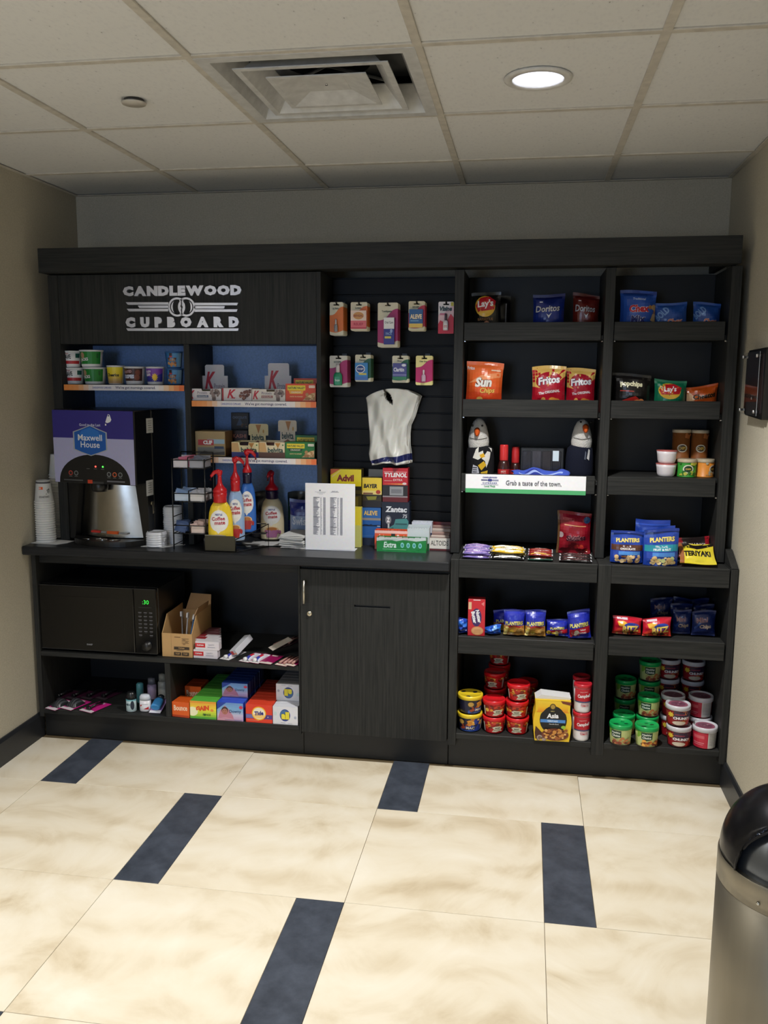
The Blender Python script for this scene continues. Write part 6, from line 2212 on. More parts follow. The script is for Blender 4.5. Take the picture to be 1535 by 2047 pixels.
def a_plant(band, foot, sub1, sub2):
    def f(a):
        a.rect(0, 0, 1, 1, (28, 62, 156)); a.txt('PLANTERS', .52, .72, .13, (226, 206, 110), .72, .03, .05, out=(20, 40, 110)); a.rect(.02, .40, .98, .58, band); a.txt(sub1, .50, .53, .055, WHT, .5, 0, .03); a.txt(sub2, .52, .45, .06, WHT, .6, 0, .03); a.rect(.24, .26, .9, .37, (70, 130, 200)); a.blobs(.16, .05, .9, .24, foot, 26, .06, 9)
        a.poly([(.0, 1), (1, 1), (1, .94), (0, .94)], (20, 48, 130))
    return f


g_pl = 'stand up nut pouches'
nut1 = [(196, 160, 110), (226, 196, 150), (150, 100, 70), (214, 176, 120)]
nut2 = [(214, 180, 120), (190, 196, 130), (232, 206, 150)]
bag('nut_pouch', 'blue nut pouch with a brown band, leftmost on the right ledge', 'nut pouch', (1221, 1287, 1064, 1131), 3.50, LZ + .0045, (28, 62, 156), a_plant((84, 48, 36), nut1, 'NUTS &', 'CHOCOLATE'), th=.055, pouch=True, seed=36, group=g_pl)
bag('nut_pouch', 'blue nut pouch with a turquoise band, the tall one in front', 'nut pouch', (1288, 1358, 1060, 1134), 3.485, LZ, (28, 62, 156), a_plant((30, 140, 160), nut2, 'TROPICAL', 'FRUIT & NUT'), th=.055, pouch=True, seed=37, group=g_pl)
for k in range(2):
    bag('nut_pouch', 'plain blue back of a nut pouch, %s behind the turquoise band pouch' % ORD2[k], 'nut pouch', (1278 - 8 * k, 1350 - 10 * k, 1054 - 14 * k, 1125), 3.565 + .07 * k, LZ, (28, 62, 160), lambda a: a.rect(0, .86, 1, .9, (40, 80, 190)), th=.05, pouch=True, seed=38 + k, group=g_pl)


def a_jerk(a):
    a.rect(0, 0, 1, 1, (34, 26, 26)); a.rect(0, .0, .14, 1, (130, 20, 30)); a.rect(.86, 0, 1, 1, (150, 20, 34)); a.txt("JACK LINK'S", .5, .52, .26, (206, 196, 190), .74, 0, .02)


def a_teri(a):
    a.rect(0, 0, 1, 1, (214, 196, 50)); a.poly([(0, 1), (.3, 1), (.5, .78), (.7, 1), (1, 1), (1, .86), (.5, .62), (0, .86)], (30, 24, 22)); a.txt('TERIYAKI', .5, .44, .26, (30, 26, 24), .78, 0, .05); a.rect(.0, 0, .12, 1, (150, 90, 50))


q = bag('jerky_bag', 'yellow jerky bag reading TERIYAKI at the right end of the ledge', 'jerky bag', (1360, 1434, 1117, 1140), 3.483, LZ + .012, (206, 186, 50), a_teri, th=.022, seed=41, h=.11, lean=.95)
bag('jerky_bag', 'black and red jerky bag lying behind the yellow jerky bag', 'jerky bag', (1358, 1424, 1095, 1120), 3.60, LZ + .012, (40, 26, 26), a_jerk, th=.022, seed=42, h=.10, lean=.75)

# ---------------------------------------------------------------- lower snack shelves
g_low = 'snacks on the lower shelves'
LA, LB = .569, .595


def a_nut(a):
    a.rect(0, 0, 1, 1, (200, 36, 48)); a.rect(.30, .965, .72, .99, (214, 200, 200)); a.rect(.02, .72, .2, .92, (220, 190, 150)); a.poly([(.76, .88), (.94, .94), (.92, .82)], (226, 130, 130)); a.ell(.50, .50, .30, .25, (64, 40, 96), 18); a.txt('Nutter', .62, .53, .10, WHT, 1.15, -1.35, .05); a.txt('Butter', .36, .50, .10, WHT, 1.15, -1.35, .05); a.ell(.56, .135, .36, .12, (214, 150, 96)); a.ell(.56, .135, .3, .09, (226, 170, 116))
    for k in range(4): a.rect(.34, .08 + .03 * k, .78, .085 + .03 * k, (180, 116, 70))


carton('cookie_box', 'tall narrow red cookie box standing on the lower left snack shelf', 'cookie box', (935, 969, 1198, 1275), 3.505, .045, (190, 30, 42), a_nut, z0=LA - .003, group=g_low, rz=.03)
bag('cookie_bag', 'crumpled blue cookie bag between the upright and the red box', 'cookie bag', (913, 935, 1238, 1277), 3.51, LA, (30, 70, 180), lambda a: (a.rect(.0, .5, 1, .8, (60, 120, 220)), a.rect(.2, .2, .9, .26, (190, 190, 220))), th=.035, seed=51, group=g_low, wr=.006)
bag('cookie_bag', 'low blue cookie bag lying right of the red cookie box', 'cookie bag', (968, 1001, 1254, 1277), 3.52, LA, (30, 84, 190), lambda a: (a.rect(.0, .4, 1, .75, (50, 120, 220)), a.blobs(.1, .3, .9, .8, [(130, 180, 236), (30, 80, 190)], 10, .1, 3)), th=.035, seed=52, group=g_low, wr=.005)


def a_pea(f1, redband=False):
    def f(a):
        a.rect(0, 0, 1, 1, (34, 46, 168)); a.rect(0, .93, 1, .96, (90, 104, 200))
        a.txt('PLANTERS', .50, .50, .15, (226, 214, 120), .86, .04, .05, out=(18, 26, 90))
        if redband:
            a.poly([(.05, .12), (.98, .2), (.98, .44), (.05, .34)], (190, 30, 46)); a.txt('Salted', .66, .32, .06, WHT, .3, .05); a.txt('Peanuts', .62, .22, .07, WHT, .4, .05)
            a.blobs(.08, .04, .5, .26, f1, 10, .09, 3)
        else:
            a.rect(.0, .0, 1, .40, (196, 140, 60)); a.poly([(.1, .36), (.5, .43), (.95, .36), (.9, .30), (.5, .37), (.14, .30)], (170, 40, 40)); a.blobs(.04, .05, .46, .32, f1, 12, .09, 4); a.blobs(.54, .05, .96, .30, [(206, 150, 70), (180, 120, 50), (224, 176, 100)], 10, .11, 5)
    return f


pn = [(236, 206, 80), (220, 180, 60), (246, 224, 140)]
bag('peanut_bag', 'blue and gold peanut bag, partly hidden leftmost of the peanut bags', 'peanut bag', (985, 1032, 1221, 1278), 3.575, LA, (34, 46, 168), a_pea(pn), th=.04, seed=53, group=g_low)
bag('peanut_bag', 'blue and gold peanut bag, left one of the two in full view', 'peanut bag', (1006, 1049, 1222, 1280), 3.515, LA, (34, 46, 168), a_pea(pn), th=.045, seed=54, group=g_low)
bag('peanut_bag', 'blue and gold peanut bag, right one of the two in full view', 'peanut bag', (1049, 1091, 1222, 1282), 3.515, LA, (34, 46, 168), a_pea(pn), th=.045, seed=55, group=g_low)
bag('peanut_bag', 'low blue and red salted peanut bag, left one of the red banded pair', 'peanut bag', (1092, 1136, 1240, 1283), 3.535, LA, (30, 40, 140), a_pea(pn, True), th=.04, seed=56, group=g_low)
bag('peanut_bag', 'tall blue and red salted peanut bag at the right end of the shelf', 'peanut bag', (1137, 1183, 1223, 1286), 3.515, LA, (34, 46, 168), a_pea([(226, 214, 190), (200, 60, 60)], True), th=.045, seed=57, group=g_low, tilt=-.08)


def a_ritz(a):
    a.rect(0, 0, 1, 1, (200, 26, 50)); a.rect(.14, .84, .5, .93, (226, 210, 220)); a.poly([(.14, .72), (.2, .5), (.36, .42), (.52, .66), (.36, .78)], (236, 176, 50)); a.poly([(.0, .1), (.3, .5), (.8, .62), (1, .5), (1, 0), (0, 0)], (216, 60, 40)); a.ell(.66, .52, .28, .2, (40, 70, 170)); a.txt('RITZ', .62, .38, .34, (240, 206, 100), .62, .05, .05, out=(40, 30, 60)); a.blobs(.05, .03, .95, .14, [(60, 30, 24), (220, 160, 70)], 10, .06, 3)


bag('cracker_bag', 'red cracker bag with yellow lettering, left one of the pair', 'cracker bag', (1224, 1283, 1236, 1284), 3.515, LB, (200, 26, 50), a_ritz, th=.045, seed=58, group=g_low, tilt=.02)
bag('cracker_bag', 'red cracker bag with yellow lettering, right one of the pair', 'cracker bag', (1285, 1343, 1238, 1285), 3.512, LB, (200, 26, 50), a_ritz, th=.045, seed=59, group=g_low, tilt=-.02)


def a_chips(a):
    a.rect(0, 0, 1, 1, (24, 40, 96)); a.txt('Mini', .4, .66, .2, (150, 110, 110), .5, .05, .03); a.txt('Chips', .55, .38, .2, (170, 150, 130), .6, .05, .04); a.txt('Ahoy', .18, .4, .14, (60, 90, 160), .3, .9)


k = 0
for (bx, Y) in (((1345, 1382, 1245, 1288), 3.56), ((1383, 1431, 1244, 1287), 3.55), ((1300, 1345, 1205, 1250), 3.74), ((1346, 1386, 1206, 1250), 3.75), ((1383, 1418, 1205, 1250), 3.75), ((1340, 1384, 1225, 1270), 3.65), ((1386, 1428, 1224, 1268), 3.65)):
    lab = ['dark blue cookie bag beside the right cracker bag, in the front row', 'dark blue cookie bag, right one of the front row', 'dark blue cookie bag, left one of the rearmost row', 'dark blue cookie bag, middle one of the rearmost row', 'dark blue cookie bag, right one of the rearmost row', 'dark blue cookie bag, left one of the middle row', 'dark blue cookie bag, right one of the middle row'][k]
    cx, w_, zb, zt = span(*bx, Y)
    bag('cookie_bag', lab, 'cookie bag', bx, Y, LB, (24, 40, 96), a_chips, th=.045, seed=90 + k, group='dark blue cookie bags on the lower right shelf', h=max(.10, zt - LB))
    k += 1

# ---------------------------------------------------------------- bottom shelf: soup bowls
ZB = .1585


def a_mac(v):
    def f(a):
        a.rect(0, 0, 1, 1, (30, 32, 60)); a.rect(0, .55, 1, 1, (214, 160, 70)) if v else a.rect(.5, .0, 1, 1, (40, 60, 150)); a.poly([(.1, .2), (.5, .5), (.9, .2), (.9, 0), (.1, 0)], (44, 84, 170)); a.blobs(.4, .5, 1, .95, [(224, 160, 60), (236, 190, 90), (206, 130, 40)], 16, .07, 4); a.ell(.2, .72, .12, .24, (52, 44, 40)); a.ell(.2, .72, .09, .18, (190, 150, 70)); a.rect(.9, .1, 1, .8, (206, 206, 204)); a.txt('MAC', .5, .28, .2, (220, 210, 190), .3); a.blobs(.1, .2, .4, .5, [(150, 60, 30)], 4, .06, 9)
    return f


def lid_dots(c):
    def f(a):
        for u, v in ((.5, .86), (.2, .35), (.78, .5)): a.ell(u, v, .10, .08, c)
    return f


g_bowl = 'yellow lidded bowls on the bottom shelf'
p = onz(933, 1466, ZB)
yb = tub('microwave_bowl', 'yellow lidded noodle bowl, lower of the pair at far left', 'bowl', (max(p.x + .004, -.1955), p.y + .055, ZB + .0006), .043, .0495, .077, (40, 40, 66), a_mac(0), (238, 206, 44), .016, .0525, lid_dots((40, 40, 60)), g_bowl, .1)
q = dup(yb, (max(p.x + .004, -.1955), p.y + .055, ZB + .0785), 'yellow lidded noodle bowl, stacked on its twin at far left', .9)


def a_chef(v):
    def f(a):
        a.rect(0, 0, 1, 1, (190, 24, 30)); a.blobs(.06, .45, .94, .95, [(224, 150, 50), (206, 60, 30), (236, 190, 80), (120, 40, 20)], 22, .08, 11 + v); a.rect(.0, .1, .06, .9, (206, 200, 190)); a.rect(.94, .1, 1, .9, (200, 190, 184))
        a.poly([(.34, .12), (.42, .34), (.36, .5), (.46, .62), (.64, .62), (.74, .5), (.68, .34), (.76, .14), (.62, .2), (.5, .1)], (214, 206, 184)); a.txt('BEEF', .55, .46, .13, (60, 70, 50), .26, .05, .03); a.txt('RAVIOLI', .55, .30, .11, (70, 90, 60), .32, .05, .03)
    return f


g_red = 'red lidded pasta bowls on the bottom shelf'


def pasta(label, px, py, z, Y, rz, v=0):
    x = at(px, py, Y).x
    return tub('pasta_bowl', label, 'bowl', (x, Y, z), .038, .045, .070, (176, 26, 32), a_chef(v), (212, 24, 34), .016, .0475, None, g_red, rz)


pb = onz(984, 1468, ZB)
Yp = pb.y + .043
H_ = .0706
pasta('red lidded pasta bowl, lower one of the stack beside the yellow bowls', 987, 1455, ZB + .0005, Yp, .25)
pasta('red lidded pasta bowl, upper one of the stack beside the yellow bowls', 987, 1425, ZB + .0005 + H_, Yp, .3, 1)
Yq = onz(1026, 1470, ZB).y + .043
pasta('red lidded pasta bowl, bottom one of the three high stack', 1034, 1455, ZB + .0005, Yq, -.2)
pasta('red lidded pasta bowl, middle one of the three high stack', 1033, 1425, ZB + .0005 + H_, Yq, -.15, 1)
pasta('red lidded pasta bowl, top one of the three high stack', 1036, 1395, ZB + .0005 + 2 * H_, Yq + .006, .2)
for i, (px, Yr, n_) in enumerate(((988, 3.655, 3), (996, 3.765, 4), (1040, 3.645, 2), (1052, 3.76, 2))):
    for k in range(n_):
        pasta('shaded red pasta bowl, %s from the bottom of the %s rear stack' % (ORD2[k], ORD2[i]), px, 1420, ZB + .0005 + H_ * k, Yr, random.uniform(-.5, .5))


def asia():
    Y = onz(1103, 1482, ZB).y
    cx, w_, zb, zt = span(1065, 1142, 1400, 1484, Y)
    h = zt - ZB
    t = thing('noodle_box', 'yellow noodle box with a round black label and a torn open top', 'noodle box', (cx, Y + .042, ZB), .04, None)
    hw = w_ / 2; d = .04
    # waisted carton: outline bulges low and nips in at the shoulders
    prof = [(-hw * .90, .0), (hw * .90, .0), (hw * .96, h * .2), (hw, h * .45), (hw * .97, h * .6), (hw * .90, h * .72), (hw * .90, h * .9), (hw * .93, h), (-hw * .93, h), (-hw * .90, h * .9), (-hw * .90, h * .72), (-hw * .97, h * .6), (-hw, h * .45), (-hw * .96, h * .2)]
    MB((236, 196, 40)).prism(prof, -d, d).obj('carton', CARD, t)
    MB((214, 214, 214)).prism([(-hw * .92, h + .0005), (hw * .90, h + .0005), (hw * .93, h + .008), (hw * .2, h + .013), (-hw * .6, h + .018)], -d + .01, d - .004).obj('paper_flap', PAPER, t)
    MB((120, 60, 40)).prism([(hw * .4, h - .002), (hw * .93, h - .006), (hw * .93, h - .02), (hw * .5, h - .013)], -d - .0008, -d).obj('seal', CARD, t)
    a = Art(2 * hw, h)
    a.grad(.06, .70, .94, .97, [(0, (230, 140, 30)), (.5, (238, 190, 40)), (1, (240, 204, 60))], 8, False)
    a.ell(.52, .52, .36, .34, (24, 24, 24), 28); a.ell(.50, .84, .09, .075, (60, 50, 20)); a.ell(.50, .84, .065, .055, (170, 140, 60)); a.txt('SIMPLY', .5, .73, .025, (206, 190, 120), .2); a.txt('Asia', .50, .62, .12, WHT, .40, .04, .04, .1)
    a.rect(.18, .455, .84, .53, (80, 140, 210)); a.txt('TERIYAKI', .5, .492, .045, (210, 226, 240), .5, 0, .03); a.txt('Noodle Bowl', .54, .42, .03, (206, 206, 206), .3)
    a.poly([(.04, .20), (.06, .36), (.30, .14), (.3, .06), (.06, .05)], (70, 36, 26)); a.blobs(.08, .03, .3, .12, [(170, 150, 140), (110, 90, 80)], 8, .05, 2)
    a.ell(.58, .17, .36, .15, (120, 60, 36)); a.blobs(.30, .09, .88, .30, [(224, 170, 96), (206, 140, 66), (236, 190, 120), (160, 92, 44)], 46, .045, 6); a.ell(.79, .37, .06, .04, (150, 190, 60))
    a.t = [q for q in a.t if True]
    a.obj(lambda u, v, o: ((u - .5) * 2 * hw * (.90 if v > .7 else 1) * .985, -d - o, v * h), t, CARD, 'printed_front')


asia()
g_soup = 'red and white soup cups on the bottom shelf'


def a_camp(a):
    a.rect(0, .42, 1, 1, (184, 26, 42)); a.rect(0, .36, 1, .42, (60, 70, 110)); a.txt('Campbell', .46, .66, .20, WHT, .56, .10, .03, .15); a.txt('Soup at Hand', .44, .86, .05, (230, 190, 190), .3, .06); a.txt('TOMATO', .50, .22, .11, (190, 60, 70), .36, .0, .03); a.rect(.34, .31, .66, .33, (190, 100, 100))


def soup(label, px, z, Y, rz):
    x = min(at(px, 1450, Y).x, .2575)
    h = .1185; R = .0345
    t = thing('soup_cup', label, 'soup cup', (x, Y, z), rz, g_soup)
    MB((232, 230, 232)).lathe([(R * .80, 0), (R * .90, .002), (R * .94, .01), (R * .96, h * .40), (R, h * .62), (R, h * .86)], 28).obj('cup_body', PLAS, t)
    MB((196, 36, 50)).lathe([(R * 1.0, h * .86), (R * 1.05, h * .865), (R * 1.05, h * .97), (R * .99, h), (R * .9, h), (R * .86, h * .985), (.0005, h * .985)], 28).obj('lid', PLAS, t)
    a = Art(2.7 * R, h * .84); a_camp(a)
    def fn(u, v, o):
        an = -PI / 2 + (u - .5) * 2.7
        z_ = .012 + v * (h * .86 - .013)
        q = z_ / h
        r = R * (.94 + .02 * (q - .08) / .32 if q < .40 else .96 + .04 * (q - .40) / .22 if q < .62 else 1) + o
        return (r * math.cos(an), r * math.sin(an), z_)
    a.obj(fn, t, CARD, 'printed_sleeve', (12, 8), .0009)


Yc_ = onz(1171, 1484, ZB).y + .036
soup('red and white soup cup, lower one in front by the upright', 1170, ZB + .0005, Yc_, .28)
soup('red and white soup cup, upper one in front by the upright', 1171, ZB + .120, Yc_, .24)
soup('red and white soup cup, lower one of the stack behind the front pair', 1164, ZB + .0005, Yc_ + .085, .5)
soup('red and white soup cup, upper one of the stack behind the front pair', 1164, ZB + .120, Yc_ + .085, .5)

g_green = 'green lidded soup bowls on the bottom right shelf'


def a_hc(v):
    def f(a):
        a.rect(0, 0, 1, 1, (190, 200, 130)); a.poly([(0, .5), (.3, 1), (0, 1)], (120, 170, 60)); a.poly([(.16, .96), (.54, .96), (.54, .52), (.34, .42), (.16, .52)], (20, 60, 40)); a.txt('Healthy', .35, .80, .16, (226, 230, 220), .32, 0, .03); a.txt('Choice', .35, .62, .16, (226, 230, 220), .3, 0, .04)
        a.blobs(.2, .08, .9, .42, [(200, 130, 50), (170, 80, 40), (236, 176, 80), (120, 50, 30)] if v else [(150, 70, 50), (196, 120, 70), (120, 60, 40), (180, 170, 110)], 26, .07, 12 + v)
        a.rect(0, .0, 1, .06, (40, 30, 24))
    return f


def lid_green(a):
    a.ell(.3, .36, .12, .06, (10, 70, 40), 14, .4); a.ell(.72, .5, .09, .06, (10, 80, 44)); a.txt('III', .55, .66, .14, (14, 90, 50), .2)


def hcup(label, px, z, Y, rz, v=0, R=.0545, h=.084):
    x = max(at(px, 1450, Y).x, .3465 + R)
    return tub('soup_bowl', label, 'bowl', (x, Y, z), R * .86, R * .96, h, (176, 186, 120), a_hc(v), (24, 166, 84), .018, R, lid_green, g_green, rz)


Yh = onz(1240, 1494, ZB).y + .046
Yh2 = onz(1293, 1498, ZB).y + .046
hcup('green lidded soup bowl with meat picture, front left of the bottom right shelf', 1241, ZB + .0005, Yh + .004, -.15, 0, .046, .086)
hcup('green lidded soup bowl with yellow pasta picture, front row second', 1293, ZB + .0005, Yh2 + .004, .3, 1, .047, .086)
Yr = Yh + .108
hcup('green lidded soup bowl under the raised one, second row', 1293, ZB + .0005, Yr, .2, 0, .046, .086)
hcup('green lidded soup bowl raised on another, second row', 1294, ZB + .087, Yr, .0, 0, .045, .083)
hcup('green lidded soup bowl, second row behind the front left one', 1246, ZB + .0005, Yr, .2, 0, .046, .086)
for i, (px, n_) in enumerate(((1246, 2), (1293, 3))):
    for k in range(n_):
        hcup('shaded green soup bowl at the back, %s from the bottom of the %s stack' % (ORD2[k], ['left', 'right'][i]), px, ZB + .0005 + .0865 * k, 3.775, .3, 0, .046, .086)

g_chunk = 'clear lidded red soup bowls on the bottom right shelf'


def a_chunky(v):
    def f(a):
        a.rect(0, 0, 1, 1, (150, 26, 34)); a.blobs(.4, .1, 1, .95, [(190, 50, 40), (206, 120, 60), (130, 30, 30)], 20, .08, 14 + v); a.rect(.24, .56, .9, .98, (60, 40, 60)); a.rect(.28, .74, .6, .8, (160, 60, 80)); a.txt('CHUNKY', .50, .52, .18, WHT, .56, 0, .05, out=(110, 20, 30)); a.star(.14, .72, .12, .2, (220, 190, 60), n=7); a.ell(.42, .2, .22, .14, (206, 190, 170)); a.rect(0, 0, 1, .05, (60, 20, 20))
    return f


def a_chback(a):
    a.rect(0, 0, 1, 1, (200, 196, 190)); a.rect(0, 0, .62, 1, (190, 36, 60)); a.rect(.1, .6, .5, .8, (206, 90, 100)); a.rect(.08, .3, .5, .34, (220, 140, 150)); a.rect(.1, .2, .46, .23, (220, 140, 150))
    for k in range(8): a.rect(.66, .9 - .1 * k, .96, .93 - .1 * k, (150, 146, 144))


def lid_clear(a):
    a.ell(.5, .5, .38, .38, (150, 84, 104)); a.ell(.5, .5, .30, .26, (120, 70, 90)); a.blobs(.3, .36, .7, .62, [(170, 120, 136), (110, 60, 80)], 8, .06, 4)


def chunk(label, px, z, Y, rz, art, R=.050, h=.088):
    x = min(at(px, 1450, Y).x, .789 - R)
    return tub('soup_bowl', label, 'bowl', (x, Y, z), R * .86, R * .93, h, (140, 30, 36), art, (206, 204, 210), .018, R, lid_clear, g_chunk, rz)


Yk = onz(1357, 1498, ZB).y + .05
Yk2 = onz(1413, 1501, ZB).y + .05
chunk('clear lidded red soup bowl, lower one of the leaning stack', 1357, ZB + .0005, Yk + .006, .1, a_chunky(0), .049, .084)
chunk('clear lidded red soup bowl, upper one of the leaning stack', 1353, ZB + .0855, Yk + .012, .2, a_chunky(1), .049, .084)
chunk('clear lidded red soup bowl turned to its ingredient list, front right', 1413, ZB + .0005, Yk2 + .002, -.2, a_chback, .049, .088)
chunk('clear lidded red soup bowl, lower one behind the front right bowl', 1405, ZB + .0005, Yk2 + .110, -.4, a_chback, .049, .086)
chunk('clear lidded red soup bowl, upper one behind the front right bowl', 1403, ZB + .0875, Yk2 + .110, -.4, a_chback, .049, .086)
for i, (px, n_) in enumerate(((1342, 2), (1330, 3), (1396, 3))):
    for k in range(n_):
        chunk('shaded clear lidded bowl, %s from the bottom, %s' % (ORD2[k], ['middle left stack', 'rearmost left stack', 'rearmost right stack'][i]), px, ZB + .0005 + .0865 * k, (Yk + .108, 3.820, 3.812)[i], .2, a_chunky(k), .048, .086)

# ---------------------------------------------------------------- left base cabinet: microwave and sundries
ZM = .4065


def microwave():
    Y = 3.470
    pl, pr = at(80.5, 1240, Y), at(313, 1240, Y)
    w_ = pr.x - pl.x
    h = at(195, 1172, Y).z - ZM
    d = .33
    t = thing('microwave', 'black microwave oven with a green clock display on the middle shelf', 'microwave', ((pl.x + pr.x) / 2, Y + d / 2, ZM))
    hw, hd = w_ / 2, d / 2
    MB((12, 12, 13)).box(-hw, hw, -hd + .022, hd, .010, h, b=.004).obj('housing', BLACKM, t)
    for sx in (-1, 1):
        for sy in (-1, 1):
            MB((10, 10, 10)).lathe([(.012, 0), (.012, .0105)], 12, cx=sx * (hw - .04), cy=sy * (hd - .05)).obj('foot', BLACKM, t)
    xs_ = hw - .19 * w_
    dr = MB((9, 9, 10)).box(-hw, xs_ - .001, -hd, -hd + .021, .012, h - .002, b=.003).obj('door', BLACKG, t)
    MB((20, 21, 22)).box(-hw + .045, xs_ - .045, -hd - .0006, -hd + .0005, .052, h - .05, b=.0004).obj('window', BLACKG, dr)
    cp = MB((10, 10, 11)).box(xs_ + .001, hw, -hd, -hd + .021, .012, h - .002, b=.003).obj('control_panel', BLACKG, t)
    cw = hw - xs_
    xc = (xs_ + hw) / 2
    a = Art(cw, h)
    g = (92, 92, 96)
    for r_ in range(7):
        for c_ in range(3):
            if r_ < 6 or c_ != 1:
                a.rect(.20 + .24 * c_, .64 - .055 * r_, .34 + .24 * c_, .645 - .055 * r_ + .008, g); a.n -= 1
                a.rect(.22 + .24 * c_, .625 - .055 * r_, .32 + .24 * c_, .629 - .055 * r_, (60, 60, 64)); a.n -= 1
    a.rect(.22, .72, .8, .724, (60, 60, 64))
    a.obj(lambda u, v, o: (xs_ + u * cw, -hd - o, v * h), cp, CARD, 'keypad_print')
    a = Art(.05, .03); a.txt(':30', .5, .5, .8, (60, 255, 90), .95, 0, -.01)
    a.obj(lambda u, v, o: (xc + .004 + (u - .5) * .036, -hd - .0004 - o, h * .80 + (v - .5) * .022), cp, emit('clock_digits', (60, 255, 80), 1.0), 'clock_digits')
    k = MB((26, 26, 28)).lathe([(.024, 0), (.024, .004), (.020, .006), (.019, .016), (.0005, .017)], 28).obj('dial', BLACKM, cp)
    k.location = (xc + .004, -hd, h * .16); k.rotation_euler = (PI / 2, 0, 0)
    a = Art(.06, .012); a.txt('SHARP', .5, .5, .8, (120, 120, 124), .9, 0, .04)
    a.obj(lambda u, v, o: (-hw + w_ * .38 + u * .045, -hd - o, .036 + v * .010), dr, CARD, 'maker_print')
    for zz_ in (h - .0045, .0135):
        MB((60, 60, 62)).box(-hw + .002, hw - .002, -hd - .0006, -hd + .001, zz_, zz_ + .0015, b=.0002).obj('edge_trim', PLAS, t)


microwave()


def kraft_box():
    Y = 3.487
    cx, w_, zb, zt = span(324, 384, 1267, 1318, Y)
    h = zt - ZM
    d = .24
    t = thing('cardboard_box', 'open brown cardboard box of toothbrushes right of the microwave', 'cardboard box', (cx, Y + d / 2, ZM + .0006), 0)
    hw, hd = w_ / 2, d / 2; k = .003
    c1 = (196, 156, 104)
    mb = MB(c1)
    mb.box(-hw, hw, -hd, -hd + k, 0, h, b=.0006)
    # side walls slope up towards the tall back
    side = [(-hd + k, 0), (hd - k, 0), (hd - k, h + .075), (-hd + .06, h + .070), (-hd + k, h)]
    mb.prism(side, -hw, -hw + k, plane='yz').prism(side, hw - k, hw, plane='yz')
    mb.box(-hw, hw, hd - k, hd, 0, h + .045, b=.0006).box(-hw + k, hw - k, -hd + k, hd - k, 0, .003, b=.0006)
    mb.obj('carton', CARD, t)
    # flaps
    MB((172, 132, 86)).prism([(-hw * .75, 0), (hw * 1.0, 0), (hw * 1.05, .075), (-hw * .35, .078)], 0, .0025).obj('back_flap', CARD, t).location = (0, hd - .005, h + .044)
    f = MB((160, 122, 80)).prism([(-.09, 0), (.08, 0), (.06, .035), (-.07, .035)], 0, .0025, plane='yz').obj('side_flap', CARD, t)
    f.location = (hw - .002, 0, h + .072); f.rotation_euler = (0, .35, 0)
    a = Art(w_, h)
    dk = (60, 46, 32)
    a.rect(.31, 0, .315, 1, (150, 116, 74)); a.rect(.42, .84, .62, .87, (120, 84, 56))
    for k_ in range(3): a.rect(.66, .60 + .09 * k_, .9, .63 + .09 * k_, (150, 118, 78)); a.ell(.74 + .08 * (k_ % 2), .56 + .09 * k_, .05, .03, (150, 118, 78))
    a.rect(.40, .33, .91, .45, dk); a.txt('Colgate', .65, .39, .08, c1, .40, 0, .03); a.rect(.48, .29, .72, .305, dk)
    for u in (.40, .66): a.rect(u, .08, u + .23, .22, dk); a.txt('TOP', u + .115, .15, .07, c1, .16)
    a.obj(lambda u, v, o: ((u - .5) * w_, -hd - o, v * h), t, CARD, 'box_print')
    for k_ in range(3):
        q = thing('toothbrush_pack', ['blue toothbrush leaning in the brown box', 'white toothbrush leaning in the brown box', 'grey toothbrush leaning in the brown box'][k_], 'toothbrush', (cx + .02 - .02 * k_, Y + .07 + .02 * k_, ZM + .012))
        q.rotation_euler = (-.30, .12 - .12 * k_, 0)
        c_ = ((70, 130, 190), (214, 214, 214), (150, 150, 150))[k_]
        MB(c_).tube([(0, 0, 0), (0, .002, .06), (0, 0, .11), (0, 0, .135)], [.005, .004, .003, .003], 8).obj('handle', PLAS, q)
        MB(c_).box(-.005, .005, -.002, .003, .13, .158, b=.002).obj('head', PLAS, q)
        MB((230, 230, 230)).box(-.004, .004, -.012, -.002, .134, .156, b=.0008).obj('bristles', PLAS, q)


kraft_box()


def a_colg(a):
    a.rect(0, 0, 1, 1, (226, 220, 226)); a.rect(0, .28, .42, .80, (206, 40, 48)); a.txt('Colgate', .21, .54, .26, WHT, .34, .03, .03); a.rect(.42, .2, .5, .85, (236, 226, 230)); a.txt('CAVITY', .68, .62, .16, (150, 150, 170), .3); a.rect(.52, .3, .84, .38, (170, 170, 186))


g_tp = 'stacked toothpaste boxes'
for lv, bx in enumerate(((387, 434.5, 1298, 1316), (390.5, 437.5, 1281, 1298))):
    Y = 3.492
    cx, w_, zb, zt = span(*bx, Y)
    for k in range(6):
        t = carton('toothpaste_box', '%s toothpaste box of the %s layer, %s from the front' % (['white and red', 'white and maroon'][k > 1], ['lower', 'upper'][lv], ORD2[k]), 'toothpaste box', bx, Y + .036 * k, .034, (222, 214, 220) if k < 2 else (200, 190, 196), a_colg if k == 0 else None, z0=ZM + .0008 + lv * .0375, h=.0365, group=g_tp, top=(220, 216, 220) if k < 3 else (150, 90, 96))
        if k:
            w2, d2, h2 = t['dims']
            MB((150, 40, 50)).box(-w2 / 2 + .001, -w2 / 2 + w2 * .42, -d2 / 2 + .001, d2 / 2 - .001, h2 + .0003, h2 + .0009, b=.0001).obj('red_panel', CARD, t)


FC = [0]


